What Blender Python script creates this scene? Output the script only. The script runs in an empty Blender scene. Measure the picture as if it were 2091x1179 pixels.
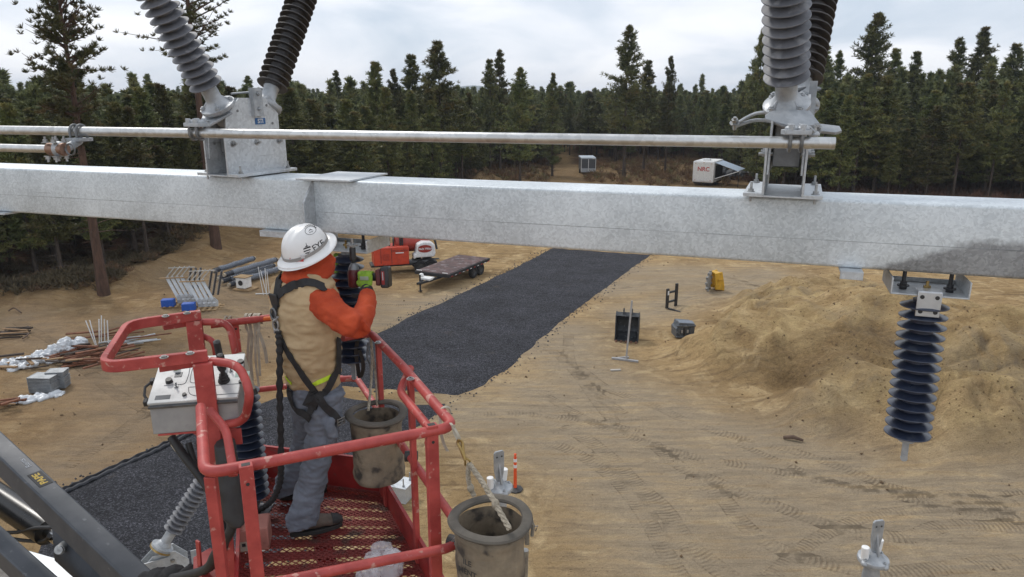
import bpy, bmesh, math, random
import numpy as np
from mathutils import Vector, Matrix, noise as mnoise
from mathutils.bvhtree import BVHTree
R = math.radians
PI = math.pi
random.seed(7)
SC = bpy.context.scene
COL = SC.collection
# ------------------------------------------------------------------ camera
CZ = 10.5
PITCH = R(15)
FPX = 1450.0
cam_d = bpy.data.cameras.new('camera'); cam = bpy.data.objects.new('camera', cam_d); COL.objects.link(cam)
cam.location = (0, 0, CZ); cam.rotation_euler = (PI/2 - PITCH, 0, 0)
cam_d.sensor_width = 36; cam_d.lens = FPX/2091*36; cam_d.clip_start = .05; cam_d.clip_end = 9000
SC.camera = cam
# ------------------------------------------------------------------ sky and light
SUN_EL, SUN_AZ = R(48), R(-38)      # azimuth measured from +Y towards +X
w = bpy.data.worlds.new('World'); SC.world = w; w.use_nodes = True
nt = w.node_tree; nt.nodes.clear()
def wn(t, **k):
    n = nt.nodes.new(t)
    for a, v in k.items(): setattr(n, a, v)
    return n
out = wn('ShaderNodeOutputWorld')
sky = wn('ShaderNodeTexSky', sky_type='NISHITA', sun_disc=False, sun_elevation=SUN_EL, sun_rotation=SUN_AZ)
bg1 = wn('ShaderNodeBackground'); bg1.inputs[1].default_value = .10
nt.links.new(sky.outputs[0], bg1.inputs[0])
tc = wn('ShaderNodeTexCoord'); sep = wn('ShaderNodeSeparateXYZ'); nt.links.new(tc.outputs['Generated'], sep.inputs[0])
# project the direction on a flat cloud deck
zc = wn('ShaderNodeMath', operation='MAXIMUM'); nt.links.new(sep.outputs[2], zc.inputs[0]); zc.inputs[1].default_value = 0
za = wn('ShaderNodeMath', operation='ADD'); nt.links.new(zc.outputs[0], za.inputs[0]); za.inputs[1].default_value = .30
dx = wn('ShaderNodeMath', operation='DIVIDE'); nt.links.new(sep.outputs[0], dx.inputs[0]); nt.links.new(za.outputs[0], dx.inputs[1])
dy = wn('ShaderNodeMath', operation='DIVIDE'); nt.links.new(sep.outputs[1], dy.inputs[0]); nt.links.new(za.outputs[0], dy.inputs[1])
cmb = wn('ShaderNodeCombineXYZ'); nt.links.new(dx.outputs[0], cmb.inputs[0]); nt.links.new(dy.outputs[0], cmb.inputs[1])
mp = wn('ShaderNodeMapping'); nt.links.new(cmb.outputs[0], mp.inputs[0]); mp.inputs['Location'].default_value = (3.3, 1.7, 0)
nz = wn('ShaderNodeTexNoise'); nt.links.new(mp.outputs[0], nz.inputs[0]); nz.inputs['Scale'].default_value = 1.5
nz.inputs['Detail'].default_value = 7; nz.inputs['Roughness'].default_value = .48; nz.inputs['Distortion'].default_value = .5
cr = wn('ShaderNodeValToRGB'); nt.links.new(nz.outputs[0], cr.inputs[0])
e = cr.color_ramp.elements
e[0].position = .34; e[0].color = (.50, .57, .66, 1)
e[1].position = .60; e[1].color = (.84, .85, .88, 1)
m_ = e.new(.43); m_.color = (.62, .67, .745, 1)
m_ = e.new(.52); m_.color = (.75, .775, .83, 1)
bg2 = wn('ShaderNodeBackground'); bg2.inputs[1].default_value = 1.1
nt.links.new(cr.outputs[0], bg2.inputs[0])
mx = wn('ShaderNodeMixShader'); mx.inputs[0].default_value = .93
nt.links.new(bg1.outputs[0], mx.inputs[1]); nt.links.new(bg2.outputs[0], mx.inputs[2]); nt.links.new(mx.outputs[0], out.inputs[0])
sd = bpy.data.lights.new('sun', 'SUN'); so = bpy.data.objects.new('sun', sd); COL.objects.link(so)
sd.energy = 1.5; sd.angle = R(10); sd.color = (1, .955, .89)
sdir = Vector((math.sin(SUN_AZ)*math.cos(SUN_EL), math.cos(SUN_AZ)*math.cos(SUN_EL), math.sin(SUN_EL)))
so.rotation_euler = sdir.to_track_quat('Z', 'Y').to_euler(); so.location = (0, 0, 60)
SC.view_settings.view_transform = 'Standard'; SC.view_settings.look = 'None'
SC.view_settings.exposure = 0.28; SC.view_settings.gamma = 1
# ------------------------------------------------------------------ helpers
FW = Vector((0, math.cos(PITCH), -math.sin(PITCH))); UPV = Vector((0, math.sin(PITCH), math.cos(PITCH))); RT = Vector((1, 0, 0))
ZU = Vector((0, 0, 1))
def ray(x, y): return FW + UPV*((589.5-y)/FPX) + RT*((x-1045.5)/FPX)
def P(x, y, D=None, z=None, d=None):
    """point on the sight line of photo pixel x,y at distance D (world Y), height z below camera, or depth d"""
    r = ray(x, y)
    t = D/r.y if D is not None else z/r.z if z is not None else d
    return r*t + Vector((0, 0, CZ))
def V(*a): return Vector(a)
WL = {}
def new_empty(name, loc, label=None, cat=None, group=None, rz=0):
    o = bpy.data.objects.new(name, None); COL.objects.link(o); o.location = loc; o.rotation_euler = (0, 0, rz)
    o.empty_display_size = .2
    WL[o] = Vector(loc); tag(o, label, cat, group); return o
def tag(o, label=None, cat=None, group=None, kind=None):
    if label: o['label'] = label
    if cat: o['category'] = cat
    if group: o['group'] = group
    if kind: o['kind'] = kind
    return o
def link(name, me, mat, parent=None, loc=None, keep=False):
    """link mesh given in world coordinates (or parent-local when keep)"""
    o = bpy.data.objects.new(name, me); COL.objects.link(o)
    if mat is not None and not me.materials: me.materials.append(mat)
    if parent is not None:
        o.parent = parent
        if not keep: me.transform(Matrix.Translation(-WL[parent])); WL[o] = WL[parent].copy()
        else: WL[o] = Vector((0, 0, 0))
    elif loc is not None:
        me.transform(Matrix.Translation(-Vector(loc))); o.location = loc; WL[o] = Vector(loc)
    elif len(me.vertices) and len(me.vertices) < 200000 and not keep:
        co = np.empty(len(me.vertices)*3, 'f'); me.vertices.foreach_get('co', co); co = co.reshape(-1, 3)
        c = Vector((float(co[:, 0].mean()), float(co[:, 1].mean()), float(co[:, 2].min())))
        me.transform(Matrix.Translation(-c)); o.location = c; WL[o] = c
    else: WL[o] = Vector((0, 0, 0))
    return o
def shade(me, ang=38):
    me.polygons.foreach_set('use_smooth', np.ones(len(me.polygons), bool))
    try: me.set_sharp_from_angle(angle=R(ang))
    except Exception: pass
def frame(d, up=ZU):
    d = Vector(d).normalized()
    s = d.cross(up)
    if s.length < 1e-4: s = d.cross(V(1, 0, 0))
    s.normalize(); return s, s.cross(d).normalized(), d
def spline(pts, k=6):
    pts = [Vector(p) for p in pts]
    if len(pts) < 3: return pts
    o = []
    for i in range(len(pts)-1):
        p0 = pts[max(i-1, 0)]; p1 = pts[i]; p2 = pts[i+1]; p3 = pts[min(i+2, len(pts)-1)]
        for j in range(k):
            t = j/k
            o.append(.5*((2*p1)+(p2-p0)*t+(2*p0-5*p1+4*p2-p3)*t*t+(3*p1-p0-3*p2+p3)*t**3))
    o.append(pts[-1]); return o
def fillet(pts, r=.06, k=5, closed=False):
    """polyline with rounded corners"""
    pts = [Vector(p) for p in pts]; n = len(pts); o = []
    for i in range(n):
        if not closed and i in (0, n-1): o.append(pts[i]); continue
        a, b, c = pts[i-1], pts[i], pts[(i+1) % n]
        d1 = (a-b); d2 = (c-b); q = min(r, d1.length*.48, d2.length*.48)
        s = b+d1.normalized()*q; e_ = b+d2.normalized()*q
        for j in range(k+1):
            t = j/k; o.append((1-t)**2*s+2*t*(1-t)*b+t*t*e_)
    return o
class MB:
    def __init__(s): s.v = []; s.f = []
    def add(s, vs, fs):
        b = len(s.v); s.v += [tuple(v) for v in vs]; s.f += [tuple(i+b for i in f) for f in fs]; return s
    def box(s, c, sz, ax=None):
        c = Vector(c); X, Y, Z = ax if ax else (V(1, 0, 0), V(0, 1, 0), V(0, 0, 1))
        hx, hy, hz = [q/2 for q in sz]
        vs = [c+X*(a*hx)+Y*(b*hy)+Z*(g*hz) for a in (-1, 1) for b in (-1, 1) for g in (-1, 1)]
        return s.add(vs, [(0, 1, 3, 2), (4, 6, 7, 5), (0, 4, 5, 1), (2, 3, 7, 6), (0, 2, 6, 4), (1, 5, 7, 3)])
    def cyl(s, a, b, r0, r1=None, n=14, cap=True):
        a = Vector(a); b = Vector(b); r1 = r0 if r1 is None else r1
        S, T, D = frame(b-a); vs = []
        for p, r in ((a, r0), (b, r1)):
            for i in range(n): t = 2*PI*i/n; vs.append(p+S*(r*math.cos(t))+T*(r*math.sin(t)))
        fs = [(i, (i+1) % n, n+(i+1) % n, n+i) for i in range(n)]
        if cap: fs += [tuple(range(n-1, -1, -1)), tuple(range(n, 2*n))]
        return s.add(vs, fs)
    def tube(s, pts, r, n=10, closed=False, cap=True, flat=None):
        pts = [Vector(p) for p in pts]; m = len(pts); vs = []; up = None
        for i, p in enumerate(pts):
            if closed: d = pts[(i+1) % m]-pts[i-1]
            else: d = pts[min(i+1, m-1)]-pts[max(i-1, 0)]
            if d.length < 1e-9: d = V(0, 0, 1)
            d.normalize()
            if up is None: S, T, _ = frame(d)
            else:
                S = (up - d*up.dot(d))
                S = S.normalized() if S.length > 1e-5 else frame(d)[0]
                T = d.cross(S).normalized()*1; T = -T if T.dot(lastT) < 0 else T
            up = S; lastT = T
            rr = r[i] if isinstance(r, (list, tuple)) else r
            for k in range(n):
                t = 2*PI*k/n
                vs.append(p+S*(rr*math.cos(t))+T*(rr*math.sin(t)*(flat or 1)))
        fs = []
        for i in range(m if closed else m-1):
            j = (i+1) % m
            for k in range(n): fs.append((i*n+k, i*n+(k+1) % n, j*n+(k+1) % n, j*n+k))
        if cap and not closed: fs += [tuple(range(n-1, -1, -1)), tuple(range((m-1)*n, m*n))]
        return s.add(vs, fs)
    def loft(s, secs, n=20, cap=True):
        """secs: (center, axisA, axisB) ellipse half axes as vectors"""
        vs = []
        for c, A, B in secs:
            for k in range(n):
                t = 2*PI*k/n; vs.append(Vector(c)+A*math.cos(t)+B*math.sin(t))
        m = len(secs); fs = []
        for i in range(m-1):
            for k in range(n): fs.append((i*n+k, i*n+(k+1) % n, (i+1)*n+(k+1) % n, (i+1)*n+k))
        if cap: fs += [tuple(range(n-1, -1, -1)), tuple(range((m-1)*n, m*n))]
        return s.add(vs, fs)
    def lathe(s, prof, o, ax=ZU, n=28):
        """prof: list of (radius, height along axis)"""
        S, T, D = frame(ax, V(0, 1, 0)); o = Vector(o); vs = []
        for r, h in prof:
            for k in range(n): t = 2*PI*k/n; vs.append(o+D*h+S*(r*math.cos(t))+T*(r*math.sin(t)))
        fs = []
        for i in range(len(prof)-1):
            for k in range(n): fs.append((i*n+k, i*n+(k+1) % n, (i+1)*n+(k+1) % n, (i+1)*n+k))
        if prof[0][0] > 1e-5: fs.append(tuple(range(n-1, -1, -1)))
        if prof[-1][0] > 1e-5: fs.append(tuple(range((len(prof)-1)*n, len(prof)*n)))
        return s.add(vs, fs)
    def prism(s, poly, th):
        """flat polygon (3d points) thickened by vector th (centred)"""
        poly = [Vector(p) for p in poly]; n = len(poly); th = Vector(th)
        vs = [p-th/2 for p in poly]+[p+th/2 for p in poly]
        return s.add(vs, [tuple(range(n-1, -1, -1)), tuple(range(n, 2*n))]+[(i, (i+1) % n, n+(i+1) % n, n+i) for i in range(n)])
    def strip(s, pts, wid, th=.004, up=None):
        """ribbon through pts; wid half-width vector or scalar with up list"""
        pts = [Vector(p) for p in pts]; m = len(pts); vs = []
        for i, p in enumerate(pts):
            W = wid[i] if isinstance(wid, list) else wid
            d = pts[min(i+1, m-1)]-pts[max(i-1, 0)]
            N = d.cross(W)
            N = N.normalized()*th/2 if N.length > 1e-9 else ZU*th/2
            vs += [p-W-N, p+W-N, p+W+N, p-W+N]
        fs = []
        for i in range(m-1):
            a = i*4; b = a+4
            fs += [(a+k, a+(k+1) % 4, b+(k+1) % 4, b+k) for k in range(4)]
        fs += [(3, 2, 1, 0), tuple(range((m-1)*4, m*4))]
        return s.add(vs, fs)
    def ball(s, c, rx, ry=None, rz=None, n=14, m=9, ax=None):
        ry = ry or rx; rz = rz or rx; X, Y, Z = ax if ax else (V(1, 0, 0), V(0, 1, 0), V(0, 0, 1)); c = Vector(c)
        vs = [c-Z*rz]; 
        for i in range(1, m):
            a = -PI/2+PI*i/m
            for k in range(n):
                t = 2*PI*k/n; vs.append(c+X*(rx*math.cos(a)*math.cos(t))+Y*(ry*math.cos(a)*math.sin(t))+Z*(rz*math.sin(a)))
        vs.append(c+Z*rz); fs = []
        for k in range(n): fs.append((0, 1+(k+1) % n, 1+k))
        for i in range(m-2):
            for k in range(n): fs.append((1+i*n+k, 1+i*n+(k+1) % n, 1+(i+1)*n+(k+1) % n, 1+(i+1)*n+k))
        L = len(vs)-1
        for k in range(n): fs.append((1+(m-2)*n+k, 1+(m-2)*n+(k+1) % n, L))
        return s.add(vs, fs)
    def mesh(s, name='m'):
        me = bpy.data.meshes.new(name); me.from_pydata(s.v, [], s.f); me.update()
        bm = bmesh.new(); bm.from_mesh(me); bmesh.ops.recalc_face_normals(bm, faces=bm.faces); bm.to_mesh(me); bm.free()
        return me
    def build(s, name, mat, parent=None, bev=0, loc=None, ang=38, keep=False):
        me = s.mesh(name); shade(me, ang)
        o = link(name, me, mat, parent, loc, keep)
        if bev:
            b = o.modifiers.new('bevel', 'BEVEL'); b.width = bev; b.segments = 2; b.limit_method = 'ANGLE'; b.angle_limit = R(50)
        return o
def npmesh(name, v, f, mat=None, smooth=False):
    v = np.asarray(v, dtype=np.float32); f = np.asarray(f, dtype=np.int32)
    me = bpy.data.meshes.new(name); k = f.shape[1]
    me.vertices.add(len(v)); me.vertices.foreach_set('co', v.ravel())
    me.loops.add(f.size); me.loops.foreach_set('vertex_index', f.ravel())
    me.polygons.add(len(f)); me.polygons.foreach_set('loop_start', np.arange(0, f.size, k, dtype=np.int32))
    me.polygons.foreach_set('loop_total', np.full(len(f), k, dtype=np.int32))
    if smooth: me.polygons.foreach_set('use_smooth', np.ones(len(f), bool))
    me.update(calc_edges=True)
    if mat: me.materials.append(mat)
    return me
def fattr(me, name, arr):
    a = me.attributes.new(name, 'FLOAT', 'POINT'); a.data.foreach_set('value', np.asarray(arr, dtype=np.float32))
def fuse(mb, voxel=.008, smooth=4, wr=None):
    """voxel-fuse overlapping pieces into one continuous surface; wr = list of (strength, size) wrinkle displacements"""
    me = mb.mesh('tmp'); o = bpy.data.objects.new('tmp', me); COL.objects.link(o)
    m = o.modifiers.new('r', 'REMESH'); m.mode = 'VOXEL'; m.voxel_size = voxel
    m = o.modifiers.new('s', 'SMOOTH'); m.factor = .5; m.iterations = smooth
    dg = bpy.context.evaluated_depsgraph_get(); dg.update()
    r = bpy.data.meshes.new_from_object(o.evaluated_get(dg)); r.materials.clear()
    bpy.data.objects.remove(o); bpy.data.meshes.remove(me)
    if wr:
        ns = [v.normal.copy() for v in r.vertices]
        for v, nn in zip(r.vertices, ns):
            dd = 0
            for st, sx, sy, sz in wr:
                q = Vector((v.co.x*sx, v.co.y*sy, v.co.z*sz)); a = mnoise.noise(q+Vector((3.1, 7.7, 1.3)))
                dd += st*(1-2*abs(a)*1.6)*.5+st*.3*mnoise.noise(q*2.3)
            v.co += nn*dd
    r.polygons.foreach_set('use_smooth', np.ones(len(r.polygons), bool)); r.update()
    return r
def text_mesh(s, size, o, xd, yd, off=.002, align='CENTER', bold=0.0):
    cu = bpy.data.curves.new('t', 'FONT'); cu.body = s; cu.size = size; cu.align_x = align; cu.align_y = 'CENTER'; cu.offset = bold
    ob = bpy.data.objects.new('t', cu); COL.objects.link(ob)
    dg = bpy.context.evaluated_depsgraph_get(); dg.update()
    me = bpy.data.meshes.new_from_object(ob.evaluated_get(dg)); bpy.data.objects.remove(ob); bpy.data.curves.remove(cu)
    xd = Vector(xd).normalized(); yd = Vector(yd); yd = (yd-xd*yd.dot(xd)).normalized(); zd = xd.cross(yd)
    o = Vector(o)
    for v in me.vertices: v.co = o+xd*v.co.x+yd*v.co.y+zd*off
    me.materials.clear()
    return me
# ------------------------------------------------------------------ materials
MATS = {}
def mat(name, c1, c2=None, scale=8, rough=.6, metal=0, bump=0, bscale=None, detail=4, c3=None, s3=30, t3=.6, stretch=None, coords='Object', spec=.5, w3=.12, contrast=(.35, .65)):
    m = bpy.data.materials.new(name); m.use_nodes = True; N = m.node_tree; b = N.nodes['Principled BSDF']; L = N.links
    b.inputs['Roughness'].default_value = rough; b.inputs['Metallic'].default_value = metal
    if 'Specular IOR Level' in b.inputs: b.inputs['Specular IOR Level'].default_value = spec
    t = N.nodes.new('ShaderNodeTexCoord'); vec = t.outputs[coords]
    if stretch:
        q = N.nodes.new('ShaderNodeMapping'); q.inputs['Scale'].default_value = stretch; L.new(vec, q.inputs[0]); vec = q.outputs[0]
    n1 = N.nodes.new('ShaderNodeTexNoise'); n1.inputs['Scale'].default_value = scale; n1.inputs['Detail'].default_value = detail; n1.inputs['Roughness'].default_value = .6
    L.new(vec, n1.inputs[0])
    r = N.nodes.new('ShaderNodeMapRange'); r.inputs[1].default_value = contrast[0]; r.inputs[2].default_value = contrast[1]; L.new(n1.outputs[0], r.inputs[0])
    mxx = N.nodes.new('ShaderNodeMix'); mxx.data_type = 'RGBA'; L.new(r.outputs[0], mxx.inputs[0])
    mxx.inputs[6].default_value = (*c1, 1); mxx.inputs[7].default_value = (*(c2 or [q*.8 for q in c1]), 1)
    col = mxx.outputs[2]
    if c3:
        n2 = N.nodes.new('ShaderNodeTexNoise'); n2.inputs['Scale'].default_value = s3; n2.inputs['Detail'].default_value = 5; L.new(vec, n2.inputs[0])
        r2 = N.nodes.new('ShaderNodeMapRange'); r2.inputs[1].default_value = t3; r2.inputs[2].default_value = t3+w3; L.new(n2.outputs[0], r2.inputs[0])
        m2 = N.nodes.new('ShaderNodeMix'); m2.data_type = 'RGBA'; L.new(r2.outputs[0], m2.inputs[0]); L.new(col, m2.inputs[6]); m2.inputs[7].default_value = (*c3, 1); col = m2.outputs[2]
    L.new(col, b.inputs['Base Color'])
    rr = N.nodes.new('ShaderNodeMapRange'); rr.inputs[3].default_value = max(rough-.1, .02); rr.inputs[4].default_value = min(rough+.12, 1); L.new(n1.outputs[0], rr.inputs[0]); L.new(rr.outputs[0], b.inputs['Roughness'])
    if bump:
        n3 = N.nodes.new('ShaderNodeTexNoise'); n3.inputs['Scale'].default_value = bscale or scale*3; n3.inputs['Detail'].default_value = 5; L.new(vec, n3.inputs[0])
        bp = N.nodes.new('ShaderNodeBump'); bp.inputs['Distance'].default_value = bump; L.new(n3.outputs[0], bp.inputs['Height']); L.new(bp.outputs[0], b.inputs['Normal'])
    MATS[name] = m; return m
def galv(name, base, dark, metal=.45, rough=.42, sp=28, patch=None):
    """hot dip galvanised steel: spangle cells, cloudy streaks, white bloom"""
    m = bpy.data.materials.new(name); m.use_nodes = True; N = m.node_tree; b = N.nodes['Principled BSDF']; L = N.links
    b.inputs['Metallic'].default_value = metal
    t = N.nodes.new('ShaderNodeTexCoord'); vec = t.outputs['Object']
    dn = N.nodes.new('ShaderNodeTexNoise'); dn.inputs['Scale'].default_value = 14; L.new(vec, dn.inputs[0])
    va = N.nodes.new('ShaderNodeVectorMath'); va.operation = 'MULTIPLY_ADD'; L.new(dn.outputs['Color'], va.inputs[0]); va.inputs[1].default_value = (.06, .06, .06); L.new(vec, va.inputs[2])
    vo = N.nodes.new('ShaderNodeTexVoronoi'); vo.inputs['Scale'].default_value = sp; L.new(va.outputs[0], vo.inputs[0])
    sv = N.nodes.new('ShaderNodeSeparateColor'); L.new(vo.outputs['Color'], sv.inputs[0])
    n1 = N.nodes.new('ShaderNodeTexNoise'); n1.inputs['Scale'].default_value = 2.0; n1.inputs['Detail'].default_value = 10; n1.inputs['Roughness'].default_value = .65; n1.inputs['Distortion'].default_value = .6; L.new(vec, n1.inputs[0])
    ad = N.nodes.new('ShaderNodeMath'); ad.operation = 'MULTIPLY_ADD'; L.new(sv.outputs[0], ad.inputs[0]); ad.inputs[1].default_value = .26; L.new(n1.outputs[0], ad.inputs[2])
    mr = N.nodes.new('ShaderNodeMapRange'); mr.inputs[1].default_value = .38; mr.inputs[2].default_value = .86; L.new(ad.outputs[0], mr.inputs[0])
    mxx = N.nodes.new('ShaderNodeMix'); mxx.data_type = 'RGBA'; L.new(mr.outputs[0], mxx.inputs[0]); mxx.inputs[6].default_value = (*dark, 1); mxx.inputs[7].default_value = (*base, 1)
    col = mxx.outputs[2]
    # scratches and thin dark drips
    mp = N.nodes.new('ShaderNodeMapping'); mp.inputs['Scale'].default_value = (2.5, 2.5, 55); L.new(vec, mp.inputs[0])
    n2 = N.nodes.new('ShaderNodeTexNoise'); n2.inputs['Scale'].default_value = 1.5; n2.inputs['Detail'].default_value = 6; L.new(mp.outputs[0], n2.inputs[0])
    r2 = N.nodes.new('ShaderNodeMapRange'); r2.inputs[1].default_value = .66; r2.inputs[2].default_value = .74; L.new(n2.outputs[0], r2.inputs[0])
    s2 = N.nodes.new('ShaderNodeMath'); s2.operation = 'MULTIPLY'; L.new(r2.outputs[0], s2.inputs[0]); s2.inputs[1].default_value = .45
    m2 = N.nodes.new('ShaderNodeMix'); m2.data_type = 'RGBA'; L.new(s2.outputs[0], m2.inputs[0]); L.new(col, m2.inputs[6]); m2.inputs[7].default_value = (*[q*.45 for q in dark], 1); col = m2.outputs[2]
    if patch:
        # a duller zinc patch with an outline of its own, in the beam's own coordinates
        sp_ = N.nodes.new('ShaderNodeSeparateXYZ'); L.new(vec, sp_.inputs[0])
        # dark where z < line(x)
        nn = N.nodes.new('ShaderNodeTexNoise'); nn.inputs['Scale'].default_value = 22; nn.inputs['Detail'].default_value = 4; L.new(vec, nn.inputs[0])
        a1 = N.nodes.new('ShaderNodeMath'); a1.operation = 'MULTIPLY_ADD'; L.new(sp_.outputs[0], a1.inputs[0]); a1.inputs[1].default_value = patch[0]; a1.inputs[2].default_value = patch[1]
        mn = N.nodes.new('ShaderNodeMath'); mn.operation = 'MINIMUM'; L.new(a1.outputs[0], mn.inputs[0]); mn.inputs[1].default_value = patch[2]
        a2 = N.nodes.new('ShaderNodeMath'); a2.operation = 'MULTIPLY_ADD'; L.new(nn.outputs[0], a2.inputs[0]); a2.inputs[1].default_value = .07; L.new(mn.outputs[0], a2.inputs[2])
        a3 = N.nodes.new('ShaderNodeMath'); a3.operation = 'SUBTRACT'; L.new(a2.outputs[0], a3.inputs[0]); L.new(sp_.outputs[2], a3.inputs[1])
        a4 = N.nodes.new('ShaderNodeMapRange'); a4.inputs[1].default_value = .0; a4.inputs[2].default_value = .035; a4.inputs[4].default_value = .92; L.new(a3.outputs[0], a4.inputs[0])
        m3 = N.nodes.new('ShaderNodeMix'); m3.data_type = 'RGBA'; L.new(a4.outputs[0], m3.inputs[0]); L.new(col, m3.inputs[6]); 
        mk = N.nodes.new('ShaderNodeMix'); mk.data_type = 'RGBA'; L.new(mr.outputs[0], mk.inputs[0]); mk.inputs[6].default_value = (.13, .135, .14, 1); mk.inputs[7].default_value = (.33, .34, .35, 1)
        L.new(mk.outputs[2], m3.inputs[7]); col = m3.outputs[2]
    L.new(col, b.inputs['Base Color'])
    rr = N.nodes.new('ShaderNodeMapRange'); rr.inputs[3].default_value = rough-.12; rr.inputs[4].default_value = rough+.2; L.new(ad.outputs[0], rr.inputs[0]); L.new(rr.outputs[0], b.inputs['Roughness'])
    bp = N.nodes.new('ShaderNodeBump'); bp.inputs['Distance'].default_value = .0008; L.new(ad.outputs[0], bp.inputs['Height']); L.new(bp.outputs[0], b.inputs['Normal'])
    MATS[name] = m; return m
GALV = galv('galvanised_steel', (.60, .63, .65), (.38, .40, .42), sp=60)
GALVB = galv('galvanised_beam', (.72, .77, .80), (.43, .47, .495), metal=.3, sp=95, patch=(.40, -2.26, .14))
ALU = galv('aluminium_pipe', (.66, .67, .67), (.42, .425, .42), metal=.8, rough=.32, sp=40)
CAST = mat('cast_galvanised', (.43, .45, .47), (.28, .30, .32), 12, .5, .4, .002, 60)
STEELD = mat('dull_steel', (.22, .23, .24), (.13, .135, .14), 10, .5, .6, .001, 50)
BOLT = mat('bolt_zinc', (.42, .43, .43), (.25, .25, .25), 30, .4, .8)
SHEDG = mat('weathered_grey_silicone', (.165, .17, .188), (.11, .115, .13), 9, .55, 0, .0006, 80, c3=(.25, .255, .27), s3=14, t3=.56)
SHEDD = mat('shaded_grey_silicone', (.060, .058, .060), (.042, .040, .043), 9, .5, 0, .0006, 80, c3=(.09, .088, .09), s3=14, t3=.6)  # same grey silicone, less dusty, with underside shade put into the colour
SHEDB = mat('blue_grey_silicone', (.030, .040, .070), (.020, .026, .046), 9, .3, 0, .0004, 80, c3=(.05, .06, .085), s3=20, t3=.6, spec=.6)
RED = mat('worn_red_paint', (.46, .072, .062), (.31, .040, .036), 9, .5, 0, .0015, 45, c3=(.50, .24, .20), s3=21, t3=.62, w3=.06, detail=8)
REDD = mat('scuffed_red_paint', (.36, .03, .028), (.22, .018, .018), 6, .5, 0, .0006, 40, c3=(.16, .07, .06), s3=13, t3=.60)
REDF = mat('red_mesh_floor', (.25, .042, .036), (.17, .03, .026), 3, .7, .0, 0, c3=(.10, .05, .04), s3=6, t3=.54)
BLK = mat('black_rubber', (.02, .02, .021), (.035, .035, .035), 9, .6, 0, .001, 60)
WEB = mat('black_webbing', (.018, .018, .02), (.032, .031, .031), 40, .85, 0, .001, 260)
BOOMG = mat('dark_grey_paint', (.065, .072, .084), (.045, .052, .062), 4, .5, 0, .0005, 60, c3=(.16, .17, .18), s3=18, t3=.66)
WHT = mat('white_paint', (.78, .78, .77), (.66, .66, .64), 6, .5)
PANEL = mat('control_panel_white', (.62, .63, .62), (.50, .51, .50), 12, .45, c3=(.30, .30, .29), s3=16, t3=.66)
BOXG = mat('scuffed_grey_box', (.36, .365, .37), (.28, .285, .29), 7, .5, .35, .0005, 60, c3=(.18, .18, .18), s3=24, t3=.66)
HAT = mat('white_hat_plastic', (.80, .80, .80), (.74, .74, .735), 5, .28, spec=.5)
VEST = mat('tan_duck_canvas', (.50, .37, .215), (.39, .28, .16), 7, .95, 0, .0015, 300, c3=(.25, .18, .105), s3=6, t3=.6, w3=.2)
HOOD = mat('orange_red_fleece', (.52, .074, .022), (.38, .046, .014), 8, .95, 0, .0015, 350)
DENIM = mat('grey_blue_work_trousers', (.165, .185, .225), (.115, .13, .16), 9, .95, 0, .0012, 300, c3=(.24, .26, .295), s3=9, t3=.60, w3=.2)
BOOT = mat('brown_leather', (.15, .115, .09), (.09, .07, .056), 14, .7, 0, .001, 120)
GLOVE = mat('lime_glove', (.25, .42, .04), (.17, .30, .03), 30, .85, 0, .001, 200)
SKIN = mat('skin', (.50, .29, .20), (.42, .23, .16), 12, .5)
HIVIS = mat('hi_vis_yellow', (.55, .75, .04), (.45, .62, .03), 20, .8)
TOOLR = mat('dark_red_tool', (.12, .012, .016), (.05, .01, .012), 18, .45)
TOOLK = mat('tool_black', (.016, .016, .018), (.03, .03, .032), 20, .45)
CANVB = mat('dirty_bucket_canvas', (.27, .22, .155), (.13, .105, .078), 6, .9, 0, .006, 26, c3=(.055, .047, .04), s3=13, t3=.54, w3=.12, detail=7)
ROPE = mat('old_rope', (.42, .37, .29), (.24, .21, .16), 60, .95, 0, .002, 200)
STRAPW = mat('off_white_webbing', (.46, .42, .34), (.34, .30, .24), 14, .9, 0, .001, 200)
BRASS = mat('brass', (.42, .30, .12), (.30, .21, .09), 20, .35, .9)
def simple(name, c, rough=.6, metal=0): return mat(name, c, [q*.8 for q in c], 8, rough, metal)
KWT = simple('black_lettering', (.02, .02, .022)); RWT = simple('red_lettering', (.5, .03, .025)); YWT = simple('yellow_lettering', (.55, .38, .06)); WWT = simple('white_lettering', (.75, .75, .75))
# ------------------------------------------------------------------ terrain
def vnoise(x, y, seed=0):
    xi = np.floor(x).astype(np.int64); yi = np.floor(y).astype(np.int64); fx = x-xi; fy = y-yi
    fx = fx*fx*(3-2*fx); fy = fy*fy*(3-2*fy)
    def h(a, b):
        n = (a*374761393+b*668265263+seed*974634777) & 0xffffffff
        n = ((n ^ (n >> 13))*1274126177) & 0xffffffff
        return ((n ^ (n >> 16)) & 0xffff)/65535.0
    return (h(xi, yi)*(1-fx)+h(xi+1, yi)*fx)*(1-fy)+(h(xi, yi+1)*(1-fx)+h(xi+1, yi+1)*fx)*fy
def fbm(x, y, o=4, seed=0, g=.5):
    s = 0; a = 1; t = 0
    for i in range(o): s = s+a*vnoise(x*2**i, y*2**i, seed+i*17); t += a; a *= g
    return s/t*2-1
def sst(a, b, x): t = np.clip((x-a)/(b-a), 0, 1); return t*t*(3-2*t)
def gp(x, y, z=0):
    r = ray(x, y); t = (z-CZ)/r.z; q = r*t; return q.x, q.y
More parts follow.
